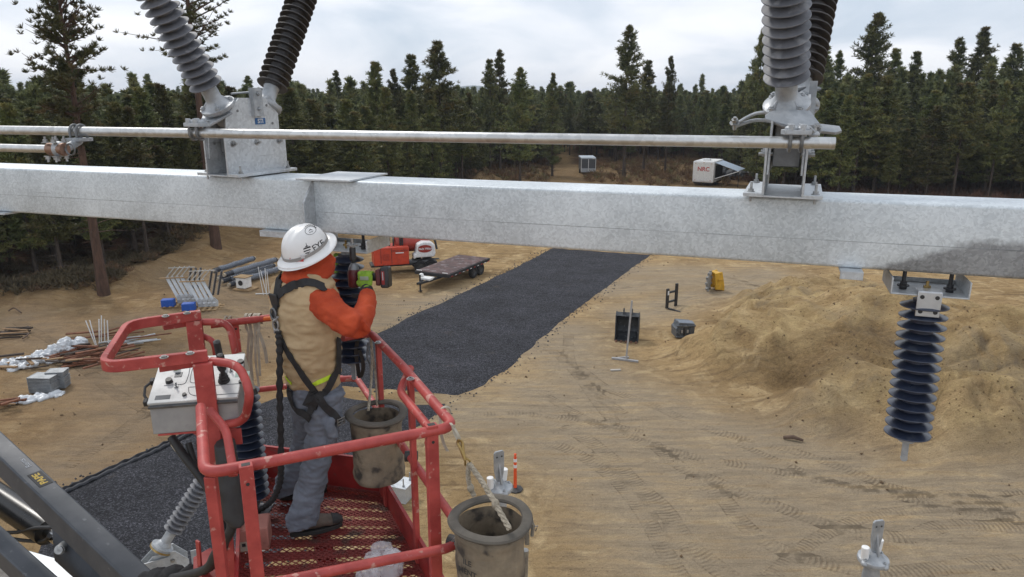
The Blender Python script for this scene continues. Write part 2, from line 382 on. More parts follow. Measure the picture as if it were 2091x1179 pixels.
# spoil heaps: photo pixel of the summit, height, long radius, short radius, rotation
PILES = []
for (x, y, h, ra, rb, ro) in [(1850, 612, 3.1, 9.5, 7.5, 10), (1690, 640, 2.3, 7.5, 5.2, 35), (1790, 690, 2.3, 5.6, 4.6, 15), (2030, 650, 3.0, 9, 7.5, -15),
                              (1990, 760, 1.9, 6.2, 5.2, 0), (1560, 655, 1.0, 6.5, 2.2, 48), (2250, 640, 2.6, 9, 7, 0), (1850, 800, 1.2, 5.0, 3.6, -10), (1640, 580, 1.5, 8.5, 3.0, 22), (1700, 800, .7, 3.4, 2.6, 30)]:
    gx, gy = gp(x, y, h*.8); PILES.append((gx, gy, h, ra, rb, R(ro)))
gx, gy = gp(990, 357, 1.2); PILES.append((gx, gy, 1.6, 4.5, 4, 0))
rc_ = random.Random(21); CONES = []
for (x, y, n_, sx_, sy_) in [(1640, 620, 6, 90, 25), (1830, 610, 7, 130, 22), (1780, 690, 7, 130, 32), (2030, 680, 6, 90, 50), (1860, 780, 5, 120, 40), (1560, 670, 3, 50, 22)]:
    for k in range(n_):
        a_, b_ = gp(x+rc_.uniform(-sx_, sx_), y+rc_.uniform(-sy_, sy_), 1.5); CONES.append((a_, b_, rc_.uniform(.5, 1.15), rc_.uniform(2.2, 4.0)))
BERM = [gp(*q) for q in [(-200, 640), (0, 612), (120, 598), (230, 580), (330, 545), (420, 520)]]
BANK = [gp(*q) for q in [(330, 500), (420, 480), (520, 470)]]
def polydist(x, y, pts):
    """distance, signed side distance, arclength to a polyline"""
    best = np.full(x.shape, 1e9); bu = np.zeros(x.shape); bs = np.zeros(x.shape); acc = 0
    for (ax, ay), (bx, by) in zip(pts[:-1], pts[1:]):
        dx_ = bx-ax; dy_ = by-ay; L = math.hypot(dx_, dy_)+1e-9
        t = np.clip(((x-ax)*dx_+(y-ay)*dy_)/L**2, 0, 1)
        ex = x-ax-t*dx_; ey = y-ay-t*dy_; d = np.hypot(ex, ey)
        m = d < best; best = np.where(m, d, best); bu = np.where(m, np.sign(ex*dy_-ey*dx_)*d, bu); bs = np.where(m, acc+t*L, bs); acc += L
    return best, bu, bs
def height(x, y):
    x = np.asarray(x, float); y = np.asarray(y, float)
    z = fbm(x*.09, y*.09, 3, 5)*.10+fbm(x*.6, y*.6, 3, 9)*.035
    rough = sst(14, 30, np.hypot(x-18, y-30)*-1+34)
    hp = np.zeros_like(z)
    wx = x+fbm(x*.25, y*.25, 3, 21)*1.8; wy = y+fbm(x*.25, y*.25, 3, 33)*1.8
    for (cx, cy, h, ra, rb, ro) in PILES:
        dx_ = (wx-cx)*math.cos(ro)+(wy-cy)*math.sin(ro); dy_ = -(wx-cx)*math.sin(ro)+(wy-cy)*math.cos(ro)
        d = np.sqrt((dx_/ra)**2+(dy_/rb)**2)
        k = np.clip(1.12-np.sqrt(d*d+.02), 0, 2); k = np.where(k < .25, k*k*2, k-.125)
        hp = np.maximum(hp, h*k*(.90+.2*vnoise(x*.4+cx, y*.4, 12)))
    hq = np.zeros_like(z)
    for (cx, cy, h, r) in CONES:
        d = np.hypot((wx-cx), (wy-cy)*1.15)/r; hq = np.maximum(hq, h*np.clip(1.06-np.sqrt(d*d+.03), 0, 2))
    hp = np.maximum(hp*.92, hp*.62+hq*np.clip(hp/.5, 0, 1))
    sw_ = fbm(x*.17+2, y*.17, 3, 201)*4.5; sw_ = sw_-np.floor(sw_); sw2 = fbm(x*.3+9, y*.3, 3, 207)*3.5; sw2 = sw2-np.floor(sw2)
    z = z+np.clip(hp-.25, 0, 1)*(.38*sw_**1.3*np.clip((1-sw_)/.10, 0, 1)+.10*sw2*np.clip((1-sw2)/.12, 0, 1))
    z = z+hp*1.04+np.clip(hp, 0, .6)*(fbm(x*1.5, y*1.5, 4, 40)*.10-np.abs(fbm(x*.38, y*.38, 3, 44))*.55-np.abs(fbm(x*.9+7, y*.9, 3, 47))*.22+.16)
    d, u, s = polydist(x, y, BERM); z = z+.75*np.exp(-(d/1.6)**2)*(.8+.5*fbm(x*.3, y*.3, 2, 61))
    d, u, s = polydist(x, y, BANK); z = z+1.3*np.exp(-(d/3.2)**2)
    left = sst(-8, -22, x)*sst(16, 30, y)*(1-sst(60, 90, y)); z = z+left*(fbm(x*.28, y*.28, 4, 71)*.38+fbm(x*1.2, y*1.2, 3, 75)*.07)
    far = sst(90, 170, y); z = z+far*fbm(x*.02, y*.02, 3, 81)*1.2
    z = z+sst(500, 2200, y)*fbm(x*.002+3, y*.002, 3, 91)*8
    return z
def hz(x, y): return float(height(np.array([x]), np.array([y]))[0])
def G(px_, py_, dz=0):
    x, y = gp(px_, py_); z = hz(x, y)
    x, y = gp(px_, py_, z); return Vector((x, y, hz(x, y)+dz))
# treeline in photo pixels -> ground distance
TL = [(-400, 640), (0, 612), (150, 600), (230, 588), (350, 522), (480, 470), (700, 458), (950, 392), (1000, 348), (1240, 332), (1420, 330), (1500, 345), (1550, 398), (1700, 412), (2091, 424), (2600, 430)]
def tl_y(px_):
    y = np.interp(px_, [a for a, b in TL], [b for a, b in TL]); return y
def tl_dist(X, Y):
    """ground Y of the treeline in the direction of X/Y (iterated through the perspective)"""
    X = np.asarray(X, float); Y = np.asarray(Y, float)
    d = Y*math.cos(PITCH)+CZ*math.sin(PITCH); px_ = 1045.5+FPX*X/np.maximum(d, 1)
    ang = PITCH-np.arctan((589.5-tl_y(px_))/FPX); return CZ/np.tan(ang)
xs = np.concatenate([-np.geomspace(4400, 34, 60), np.arange(-33, 33, .16), np.geomspace(34, 4400, 60)])
ys = np.concatenate([np.linspace(-60, 8, 20), np.arange(9, 48, .16), 48*np.exp(np.linspace(0, math.log(3600/48), 165))])
gx, gy = np.meshgrid(xs, ys); nx, ny = len(xs), len(ys); X = gx.ravel(); Y = gy.ravel()
Z = height(X, Y)
# wheel tracks (photo pixels)
TR = [([(1150, 870), (1198, 901), (1246, 938), (1303, 996), (1354, 1040), (1405, 1111), (1500, 1185)], .30),
      ([(1330, 905), (1388, 952), (1456, 982), (1524, 1013), (1592, 1037), (1693, 1074), (1774, 1091), (1862, 1098), (1930, 1074), (2066, 1077), (2200, 1090)], .26),
      ([(1405, 972), (1473, 1016), (1517, 1070), (1591, 1121), (1740, 1163), (1800, 1172), (1900, 1165), (2091, 1143)], .26),
      ([(1180, 750), (1236, 793), (1283, 813), (1337, 833), (1405, 864), (1473, 887), (1575, 911), (1700, 950), (1850, 1005), (2091, 1030)], .22),
      ([(1161, 680), (1164, 741), (1195, 782), (1242, 826), (1275, 850)], .24),
      ([(1100, 704), (1144, 731), (1185, 775), (1225, 830), (1260, 870)], .24),
      ([(760, 622), (830, 624), (930, 612), (1000, 600)], .2), ([(768, 657), (850, 652), (950, 634)], .2),
      ([(1160, 562), (1300, 556), (1450, 560), (1560, 590)], .2), ([(1300, 640), (1360, 625), (1450, 600), (1560, 560)], .2),
      ([(1500, 905), (1700, 985), (1900, 1010), (2091, 1005)], .15), ([(1100, 800), (1180, 850), (1270, 890), (1400, 930), (1560, 960), (1720, 990), (1900, 1030), (2091, 1060)], .2), ([(1110, 905), (1180, 930), (1260, 985), (1320, 1060), (1360, 1130), (1400, 1190)], .24), ([(1560, 1190), (1640, 1120), (1700, 1085), (1800, 1050), (2000, 1035), (2100, 1040)], .2), ([(960, 850), (1080, 850), (1200, 862), (1330, 890)], .18), ([(560, 700), (500, 660), (430, 650), (250, 660)], .25), ([(330, 850), (230, 800), (100, 700), (30, 650)], .25), ([(130, 960), (250, 880), (340, 800), (420, 720)], .25), ([(1250, 590), (1400, 575), (1600, 590)], .2), ([(560, 640), (480, 610), (380, 560)], .2)]
tu = np.full(X.shape, 9.0); ts = np.zeros(X.shape); tw = np.full(X.shape, .2); road = np.zeros(X.shape)
near = (Y > 9) & (Y < 60) & (np.abs(X) < 40)
for pts, wd in TR:
    q = [gp(*p) for p in pts]; q = [(v.x, v.y) for v in spline([V(a, b, 0) for a, b in q], 5)]
    d, u, s = polydist(X[near], Y[near], q)
    edge = (s > .05) & (s < s.max()-.05)
    m = (d < np.abs(tu[near])) & edge
    a = tu[near]; a[m] = u[m]; tu[near] = a; a = ts[near]; a[m] = s[m]; ts[near] = a; a = tw[near]; a[m] = wd; tw[near] = a
    a = road[near]; a = np.maximum(a, np.exp(-(d/2.2)**2)); road[near] = a
me = npmesh('ground', np.stack([X, Y, Z], 1), None if False else np.stack([a.ravel() for a in (lambda i: (i[:-1, :-1], i[:-1, 1:], i[1:, 1:], i[1:, :-1]))(np.arange(nx*ny).reshape(ny, nx))], 1), smooth=True)
forest = sst(0, 5, Y-tl_dist(X, Y)+fbm(X*.25, Y*.25, 3, 3)*5)*(Y > 5)
opening = np.exp(-((X-(.076*Y+fbm(Y*.05, Y*0, 2, 2)*1))/(1.3+Y*.002))**2)*sst(70, 80, Y)*(1-sst(180, 230, Y))   # dirt road running into the trees
forest = forest*(1-opening)
clear = sst(0, 6, Y-84)*(1-sst(-10, 20, Y-tl_dist(X, Y)))*(X > -8)*(X < 60)
dxs = (X-gp(1720, 800)[0])*.8; dys = (Y-gp(1720, 800)[1])*1.15
soil = .62*(1-sst(.55, 1.25, np.hypot(dxs, dys)/2.5+fbm(X*.9, Y*.9, 5, 51, .65)*.75))
soil = np.maximum(soil, clear*.8)
berm = sst(-3.5, -10, X)*sst(12, 19, Y)*(1-forest)*(.75+.35*fbm(X*.3, Y*.3, 3, 95))
for n_, a_ in (('forest', forest), ('soil', soil), ('tu', np.abs(tu)/tw), ('ts', ts), ('road', road), ('berm', berm), ('heap', np.clip(Z-.35, 0, 1)*(X > 5)*(Y < 70))): fattr(me, n_, a_)
def ground_mat():
    m = bpy.data.materials.new('sandy_ground'); m.use_nodes = True; N = m.node_tree; b = N.nodes['Principled BSDF']; L = N.links
    b.inputs['Roughness'].default_value = .95; b.inputs['Specular IOR Level'].default_value = .15
    t = N.nodes.new('ShaderNodeTexCoord')
    def nz(s, det=5, ro=.6, dist=0, st=None):
        n = N.nodes.new('ShaderNodeTexNoise'); n.inputs['Scale'].default_value = s; n.inputs['Detail'].default_value = det; n.inputs['Roughness'].default_value = ro; n.inputs['Distortion'].default_value = dist
        if st:
            q = N.nodes.new('ShaderNodeMapping'); q.inputs['Scale'].default_value = st[:3]; q.inputs['Rotation'].default_value = (0, 0, st[3]); L.new(t.outputs['Object'], q.inputs[0]); L.new(q.outputs[0], n.inputs[0])
        else: L.new(t.outputs['Object'], n.inputs[0])
        return n.outputs[0]
    def rng(s, a, b_, c=0, d=1):
        n = N.nodes.new('ShaderNodeMapRange'); n.inputs[1].default_value = a; n.inputs[2].default_value = b_; n.inputs[3].default_value = c; n.inputs[4].default_value = d; L.new(s, n.inputs[0]); return n.outputs[0]
    def mth(op, a, b_=None):
        n = N.nodes.new('ShaderNodeMath'); n.operation = op
        for i, q in enumerate((a, b_)):
            if q is None: continue
            if isinstance(q, (int, float)): n.inputs[i].default_value = q
            else: L.new(q, n.inputs[i])
        return n.outputs[0]
    def mixc(f, a, b_, blend='MIX'):
        n = N.nodes.new('ShaderNodeMix'); n.data_type = 'RGBA'; n.blend_type = blend
        if isinstance(f, (int, float)): n.inputs[0].default_value = f
        else: L.new(f, n.inputs[0])
        for i, q in ((6, a), (7, b_)):
            if isinstance(q, tuple): n.inputs[i].default_value = (*q, 1)
            else: L.new(q, n.inputs[i])
        return n.outputs[2]
    def at(n_):
        n = N.nodes.new('ShaderNodeAttribute'); n.attribute_name = n_; return n.outputs['Fac']
    sand = mixc(rng(nz(.22, 6, .6, .6), .38, .62), (.46, .315, .155), (.285, .19, .09))
    sand = mixc(rng(nz(.9, 6, .65, .8), .50, .68), sand, (.60, .445, .245))
    sand = mixc(rng(nz(2.6, 7, .75, .4), .53, .70, 0, .75), sand, (.15, .095, .05))
    str1 = nz(1.1, 7, .7, .3, (.35, 2.6, 1, R(28))); str2 = nz(1.0, 7, .7, .3, (.4, 3.0, 1, R(-24)))
    sand = mixc(rng(str1, .52, .66, 0, .7), sand, (.155, .10, .055))
    sand = mixc(mth('MULTIPLY', at('road'), rng(str2, .36, .54, .45, 1)), sand, mixc(rng(str2, .45, .7), (.41, .33, .23), (.26, .205, .14)))
    sand = mixc(mth('MULTIPLY', at('berm'), .62), sand, mixc(rng(nz(.7, 7, .7, .5), .4, .6), (.27, .165, .08), (.16, .095, .05)))
    sand = mixc(mth('MULTIPLY', at('heap'), rng(nz(.33, 6, .7, .8), .50, .60, 0, .75)), sand, (.215, .175, .125))
    sand = mixc(mth('MULTIPLY', at('heap'), rng(nz(.5, 5, .6, 1), .35, .62, 0, .75)), sand, mixc(rng(nz(1.4, 6, .6, .6), .42, .62), (.54, .40, .20), (.36, .255, .125)))
    vo = N.nodes.new('ShaderNodeTexVoronoi'); vo.inputs['Scale'].default_value = 5; L.new(t.outputs['Object'], vo.inputs[0])
    clod = mth('MULTIPLY', mth('LESS_THAN', vo.outputs['Distance'], .16), mth('ADD', mth('MULTIPLY', at('heap'), .8), mth('MULTIPLY', rng(nz(.35), .5, .6), .35)))
    sand = mixc(mth('MULTIPLY', clod, .7), sand, (.10, .06, .03))
    sand = mixc(at('soil'), sand, mixc(rng(nz(9, 5, .75), .40, .60), (.085, .052, .026), (.22, .145, .07)))
    # scattered twigs and bark chips
    v2 = N.nodes.new('ShaderNodeTexVoronoi'); v2.inputs['Scale'].default_value = 3.2
    q = N.nodes.new('ShaderNodeMapping'); q.inputs['Scale'].default_value = (1, 3.5, 1); q.inputs['Rotation'].default_value = (0, 0, R(20)); L.new(t.outputs['Object'], q.inputs[0]); L.new(q.outputs[0], v2.inputs[0])
    sand = mixc(mth('MULTIPLY', mth('LESS_THAN', v2.outputs['Distance'], .10), rng(nz(.4, 3), .48, .60, 0, .75)), sand, (.075, .045, .025))
    # tyre treads: damp turned-up soil, darkened too in place of weak relief shade
    u = mth('ABSOLUTE', at('tu')); s = at('ts')
    ph = mth('ADD', mth('MULTIPLY', s, 52.0), mth('MULTIPLY', u, 3.0))
    tread = rng(mth('SINE', ph), -.15, .5)
    inside = mth('LESS_THAN', u, 1.0); brk = rng(nz(1.6, 5), .40, .60, .0, .85)
    tread = mth('MULTIPLY', mth('MULTIPLY', tread, inside), brk)
    sand = mixc(mth('MULTIPLY', tread, .42), sand, (.10, .068, .04))
    edge = mth('MULTIPLY', mth('MULTIPLY', mth('GREATER_THAN', u, .82), inside), mth('MULTIPLY', brk, rng(nz(6), .4, .55)))
    sand = mixc(mth('MULTIPLY', edge, .4), sand, (.10, .068, .04))
    fl = mixc(rng(nz(.35, 6, .65, .5), .38, .64), (.040, .026, .016), (.115, .052, .028))
    fl = mixc(rng(nz(1.8, 6, .7), .54, .66, 0, .8), fl, (.20, .15, .085))
    col = mixc(at('forest'), sand, fl)
    grain = rng(nz(30, 5, .85), .3, .7, .68, 1.32)
    mul = N.nodes.new('ShaderNodeVectorMath'); mul.operation = 'SCALE'; L.new(col, mul.inputs[0]); L.new(grain, mul.inputs['Scale'])
    L.new(mul.outputs[0], b.inputs['Base Color'])
    hgt = mth('ADD', mth('MULTIPLY', nz(3.0, 9, .74, .4), .30), mth('MULTIPLY', nz(20, 5, .75), .07))
    hgt = mth('ADD', hgt, mth('MULTIPLY', str1, .22))
    hgt = mth('SUBTRACT', hgt, mth('MULTIPLY', tread, .05)); hgt = mth('SUBTRACT', hgt, mth('MULTIPLY', mth('MULTIPLY', inside, brk), .02))
    hgt = mth('ADD', hgt, mth('MULTIPLY', clod, .03))
    bp = N.nodes.new('ShaderNodeBump'); bp.inputs['Distance'].default_value = 1.0; bp.inputs['Strength'].default_value = .85; L.new(hgt, bp.inputs['Height']); L.new(bp.outputs[0], b.inputs['Normal'])
    return m
GM = ground_mat()
tag(link('ground', me, GM, keep=True), kind='structure')
# ---- gravel pad and strip
def gravel_mat():
    m = bpy.data.materials.new('dark_gravel'); m.use_nodes = True; N = m.node_tree; b = N.nodes['Principled BSDF']; L = N.links
    b.inputs['Roughness'].default_value = .85; b.inputs['Specular IOR Level'].default_value = .3
    t = N.nodes.new('ShaderNodeTexCoord')
    vo = N.nodes.new('ShaderNodeTexVoronoi'); vo.inputs['Scale'].default_value = 31; L.new(t.outputs['Object'], vo.inputs[0])
    sc = N.nodes.new('ShaderNodeSeparateColor'); L.new(vo.outputs['Color'], sc.inputs[0])
    pw = N.nodes.new('ShaderNodeMath'); pw.operation = 'POWER'; L.new(sc.outputs[0], pw.inputs[0]); pw.inputs[1].default_value = 3.5
    r = N.nodes.new('ShaderNodeMix'); r.data_type = 'RGBA'; L.new(pw.outputs[0], r.inputs[0]); r.inputs[6].default_value = (.016, .017, .022, 1); r.inputs[7].default_value = (.115, .115, .135, 1)
    n = N.nodes.new('ShaderNodeTexNoise'); n.inputs['Scale'].default_value = .5; n.inputs['Detail'].default_value = 8; n.inputs['Roughness'].default_value = .7; L.new(t.outputs['Object'], n.inputs[0])
    q = N.nodes.new('ShaderNodeMapRange'); q.inputs[1].default_value = .35; q.inputs[2].default_value = .65; q.inputs[3].default_value = .72; q.inputs[4].default_value = 1.35; L.new(n.outputs[0], q.inputs[0])
    mu = N.nodes.new('ShaderNodeVectorMath'); mu.operation = 'SCALE'; L.new(r.outputs[2], mu.inputs[0]); L.new(q.outputs[0], mu.inputs['Scale'])
    # sand ground into the surface here and there
    n2 = N.nodes.new('ShaderNodeTexNoise'); n2.inputs['Scale'].default_value = .8; n2.inputs['Detail'].default_value = 9; n2.inputs['Roughness'].default_value = .75; L.new(t.outputs['Object'], n2.inputs[0])
    q2 = N.nodes.new('ShaderNodeMapRange'); q2.inputs[1].default_value = .60; q2.inputs[2].default_value = .72; q2.inputs[4].default_value = .55; L.new(n2.outputs[0], q2.inputs[0])
    m2 = N.nodes.new('ShaderNodeMix'); m2.data_type = 'RGBA'; L.new(q2.outputs[0], m2.inputs[0]); L.new(mu.outputs[0], m2.inputs[6]); m2.inputs[7].default_value = (.11, .09, .07, 1)
    L.new(m2.outputs[2], b.inputs['Base Color'])
    n3 = N.nodes.new('ShaderNodeTexNoise'); n3.inputs['Scale'].default_value = 2; n3.inputs['Detail'].default_value = 8; n3.inputs['Roughness'].default_value = .75; L.new(t.outputs['Object'], n3.inputs[0])
    ad = N.nodes.new('ShaderNodeMath'); ad.operation = 'MULTIPLY_ADD'; L.new(n3.outputs[0], ad.inputs[0]); ad.inputs[1].default_value = 4; L.new(vo.outputs['Distance'], ad.inputs[2])
    bp = N.nodes.new('ShaderNodeBump'); bp.inputs['Distance'].default_value = .05; L.new(ad.outputs[0], bp.inputs['Height']); L.new(bp.outputs[0], b.inputs['Normal'])
    return m
GRV = gravel_mat()
def inpoly(x, y, pts):
    c = np.zeros(x.shape, bool); n = len(pts)
    for i in range(n):
        (x1, y1), (x2, y2) = pts[i], pts[(i+1) % n]
        c ^= ((y1 > y) != (y2 > y)) & (x < (x2-x1)*(y-y1)/(y2-y1+1e-12)+x1)
    return c
def gravel(name, pix, hh, step=.14, soft=.35, wob=.16):
    pts = [gp(*p) for p in pix]
    x0 = min(p[0] for p in pts)-1; x1 = max(p[0] for p in pts)+1; y0 = min(p[1] for p in pts)-1; y1 = max(p[1] for p in pts)+1
    xx = np.arange(x0, x1, step); yy = np.arange(y0, y1, step); a, b_ = np.meshgrid(xx, yy); x = a.ravel(); y = b_.ravel()
    wx = x+fbm(x*.9, y*.9, 4, 101)*wob; wy = y+fbm(x*.9, y*.9, 4, 102)*wob
    ins = inpoly(wx, wy, pts); d, _, _ = polydist(wx, wy, pts+[pts[0]]); sd_ = np.where(ins, d, -d)
    z = height(x, y)+hh*np.tanh(sd_/soft)+np.where(ins, fbm(x*1.5, y*1.5, 4, 110)*.045+fbm(x*6, y*6, 2, 111)*.022, 0)*np.clip(sd_/.5, 0, 1)
    idx = np.arange(len(x)).reshape(len(yy), len(xx)); q = np.stack([idx[:-1, :-1].ravel(), idx[:-1, 1:].ravel(), idx[1:, 1:].ravel(), idx[1:, :-1].ravel()], 1)
    keep = (sd_[q].max(1) > -.25); q = q[keep]; u, inv = np.unique(q, return_inverse=True); q = inv.reshape(q.shape)
    me = npmesh(name, np.stack([x, y, z], 1)[u], q, smooth=True)
    return tag(link(name, me, GRV, keep=True), kind='structure')
gravel('gravel_road', [(1128, 508), (1328, 520), (1290, 548), (1200, 614), (1120, 680), (1052, 742), (985, 790), (935, 812), (880, 806), (800, 798), (700, 790), (560, 800), (600, 770), (680, 726), (775, 680), (860, 638), (960, 592), (1050, 548)], .10)
gravel('gravel_pad', [(130, 1006), (250, 955), (362, 902), (470, 850), (560, 815), (660, 808), (760, 822), (850, 830), (915, 828), (872, 866), (800, 905), (720, 990), (610, 1090), (520, 1180), (430, 1300), (60, 1300), (90, 1100)], .09)
# ---- black silt fabric along the pad edge
fp = [G(*q, dz=.02) for q in [(120, 1012), (170, 990), (250, 953), (310, 926), (362, 900), (440, 862), (500, 838)]]
m = MB(); sp_ = spline(fp, 8)
m.strip([p+V(0, 0, .10+.02*math.sin(i*1.7)) for i, p in enumerate(sp_)], [V(.05+.02*math.sin(i*2.3), .10+.03*math.sin(i), .05) for i in range(len(sp_))], .03)
m.tube([p+V(.06, -.08, .06+.02*math.sin(i*2.1)) for i, p in enumerate(sp_)], .06, 7)
FAB = mat('black_fabric', (.02, .021, .025), (.045, .047, .055), 6, .75, 0, .004, 12)
tag(m.build('silt_fabric', FAB), 'folded black fabric strip laid along the edge of the near gravel pad', 'fabric strip')
# ------------------------------------------------------------------ trees
FOL = []
def fol_mat(name, a, b_, c):
    m = bpy.data.materials.new(name); m.use_nodes = True; N = m.node_tree; b = N.nodes['Principled BSDF']; L = N.links
    b.inputs['Roughness'].default_value = .6; b.inputs['Specular IOR Level'].default_value = .35
    t = N.nodes.new('ShaderNodeTexCoord'); oi = N.nodes.new('ShaderNodeObjectInfo')
    n = N.nodes.new('ShaderNodeTexNoise'); n.inputs['Scale'].default_value = 1.1; n.inputs['Detail'].default_value = 4; L.new(t.outputs['Object'], n.inputs[0])
    r = N.nodes.new('ShaderNodeMapRange'); r.inputs[1].default_value = .38; r.inputs[2].default_value = .62; L.new(n.outputs[0], r.inputs[0])
    x = N.nodes.new('ShaderNodeMix'); x.data_type = 'RGBA'; L.new(r.outputs[0], x.inputs[0]); x.inputs[6].default_value = (*a, 1); x.inputs[7].default_value = (*b_, 1)
    n2 = N.nodes.new('ShaderNodeTexNoise'); n2.inputs['Scale'].default_value = .6; L.new(t.outputs['Object'], n2.inputs[0])
    r2 = N.nodes.new('ShaderNodeMapRange'); r2.inputs[1].default_value = .56; r2.inputs[2].default_value = .7; r2.inputs[4].default_value = .7; L.new(n2.outputs[0], r2.inputs[0])
    y = N.nodes.new('ShaderNodeMix'); y.data_type = 'RGBA'; L.new(r2.outputs[0], y.inputs[0]); L.new(x.outputs[2], y.inputs[6]); y.inputs[7].default_value = (*c, 1)
    hv = N.nodes.new('ShaderNodeHueSaturation'); L.new(y.outputs[2], hv.inputs['Color'])
    q = N.nodes.new('ShaderNodeMapRange'); q.inputs[3].default_value = .65; q.inputs[4].default_value = 1.45; L.new(oi.outputs['Random'], q.inputs[0]); L.new(q.outputs[0], hv.inputs['Value'])
    q3 = N.nodes.new('ShaderNodeMapRange'); q3.inputs[3].default_value = .475; q3.inputs[4].default_value = .515; L.new(oi.outputs['Random'], q3.inputs[0]); L.new(q3.outputs[0], hv.inputs['Hue'])
    L.new(hv.outputs[0], b.inputs['Base Color']); return m
PINE = fol_mat('pine_needles', (.060, .075, .025), (.140, .146, .045), (.22, .17, .058))
PINEF = fol_mat('far_pine_needles', (.072, .086, .036), (.15, .152, .056), (.18, .155, .065))
BARK = mat('pine_bark', (.105, .058, .038), (.055, .032, .022), 3, .9, 0, .02, 9, stretch=(3, 3, .6))
BARKD = mat('grey_bark', (.085, .065, .050), (.045, .034, .027), 3, .9, 0, .02, 9, stretch=(3, 3, .6))
DEADM = mat('dead_branches', (.13, .085, .06), (.08, .05, .035), 3, .9)
def tufts(rs, C, Dv, blades, bl, bw, up=.35, spread=.95, tri=False):
    """C centres (n,3), Dv directions: starbursts of thin needle blades"""
    n = len(C); C = np.repeat(C, blades, 0); Dv = np.repeat(Dv, blades, 0)
    rnd = rs.normal(size=C.shape); rnd /= np.linalg.norm(rnd, axis=1, keepdims=True)
    d = Dv*.75+rnd*spread+np.array([0, 0, up]); d /= np.linalg.norm(d, axis=1, keepdims=True)
    r2 = rs.normal(size=C.shape); pr = np.cross(d, r2); pr /= np.linalg.norm(pr, axis=1, keepdims=True)+1e-9
    L_ = bl*rs.uniform(.6, 1.2, (len(C), 1)); st = C+d*L_*.08
    if tri: return np.stack([st+pr*bw*.5, st-pr*bw*.5, st+d*L_], 1).reshape(-1, 3), np.arange(len(C)*3).reshape(-1, 3)
    v = np.stack([st+pr*bw*.35, st-pr*bw*.35, st+d*L_*.65-pr*bw*.5, st+d*L_, st+d*L_*.65+pr*bw*.5], 1).reshape(-1, 3)
    i = np.arange(len(C))[:, None]*5
    f = np.concatenate([i+[0, 1, 2], i+[0, 2, 4], i+[4, 2, 3]], 0)
    return v, f
def conifer(seed, H, R0, nb, nt_, blades, bl, bw, cs=.18, shape='cone', up0=.5, tri=False):
    rs = np.random.RandomState(seed)
    h = cs+(1-cs)*(1-(1-rs.uniform(0, 1, nb))**.85 if shape != 'open' else rs.uniform(0, 1, nb)**.9)
    h = np.clip(h, cs, .985); az = rs.uniform(0, 2*PI, nb)
    if shape == 'open':
        g = np.round(h*16)/16+rs.normal(0, .02, nb); h = np.clip(g, cs, .99)
    t = (h-cs)/(1-cs)
    if shape == 'open': prof = np.clip(.55+.45*np.sin(t*2.2+.5), 0, 1)*np.clip((1.02-t)*2.4, .06, 1)**.7
    else: prof = (np.clip(1.0-t, 0, 1)**.85+.05)*np.clip(.55+t*2.2, 0, 1)
    lob = 1+.30*np.sin(az*2+seed)+.32*np.sin(az*3+t*13+seed*2)+.18*np.sin(az+t*31)
    Ln = R0*prof*rs.uniform(.55, 1.12, nb)*lob
    rise = np.clip(-.22+.72*t**1.6+rs.normal(0, .12, nb), -.5, 1.2)+(.38+rs.normal(0, .22, nb) if shape == 'open' else 0)
    dh = np.stack([np.cos(az), np.sin(az), rise], 1); dh /= np.linalg.norm(dh, axis=1, keepdims=True)
    base = np.stack([0*h, 0*h, h*H], 1)
    C = []; Dv = []; limbs = []
    for j in range(nt_):
        u = (j+rs.uniform(.1, .9, nb))/nt_*.74+.28
        side = np.stack([-np.sin(az), np.cos(az), 0*az], 1)*rs.normal(0, .16 if shape != 'open' else .27, nb)[:, None]*u[:, None]
        p = base+dh*(Ln*u)[:, None]+side*Ln[:, None]*1.2; p[:, 2] += (u**2)*Ln*.22*(1 if shape != 'open' else .7)
        C.append(p); dd = dh+np.array([0, 0, up0])*u[:, None]; Dv.append(dd/np.linalg.norm(dd, axis=1, keepdims=True))
    # leader
    nl = 7; C.append(np.stack([rs.normal(0, .03, nl), rs.normal(0, .03, nl), H*rs.uniform(.92, .985, nl)], 1)); Dv.append(np.tile([0, 0, 1.0], (nl, 1)))
    C = np.concatenate(C); Dv = np.concatenate(Dv)
    v, f = tufts(rs, C, Dv, blades, bl, bw, tri=tri)
    return v, f, base, dh, Ln, rise
def limb_mesh(mb, base, dh, Ln, r, every=1, droopk=.22):
    for i in range(0, len(base), every):
        b0 = Vector(base[i]); d = Vector(dh[i]); L_ = float(Ln[i])*.92
        p = [b0, b0+d*L_*.5+V(0, 0, L_*.25*droopk), b0+d*L_+V(0, 0, L_*droopk)]
        mb.tube(p, [r*(.5+.5*min(L_/2, 1)), r*.5, r*.15], 4, cap=False)
def trunk_mesh(mb, H, r, seed=0, lean=.0, n=8):
    rs = random.Random(seed); pts = []
    for i in range(9):
        t = i/8; pts.append(V(lean*H*t*t+.04*math.sin(t*5+seed), .05*math.sin(t*4+seed*2), H*t*.985))
    rr = [r*(1.25 if i == 0 else 1)*(1-.93*(i/8)**1.15) for i in range(9)]
    mb.tube([V(0, 0, -.6)]+pts, [r*1.5]+rr, n)
protos = []
def dead_sticks(mb, rs, H, z0, z1, n, L):
    for i in range(n):
        z = rs.uniform(z0, z1)*H; a = rs.uniform(0, 2*PI); l = L*rs.uniform(.4, 1.1)
        p = V(0, 0, z); q = p+V(math.cos(a)*l, math.sin(a)*l, rs.uniform(-.25, .15)*l)
        mb.tube([p, (p+q)/2+V(0, 0, .08), q], [.03, .02, .008], 3, cap=False)
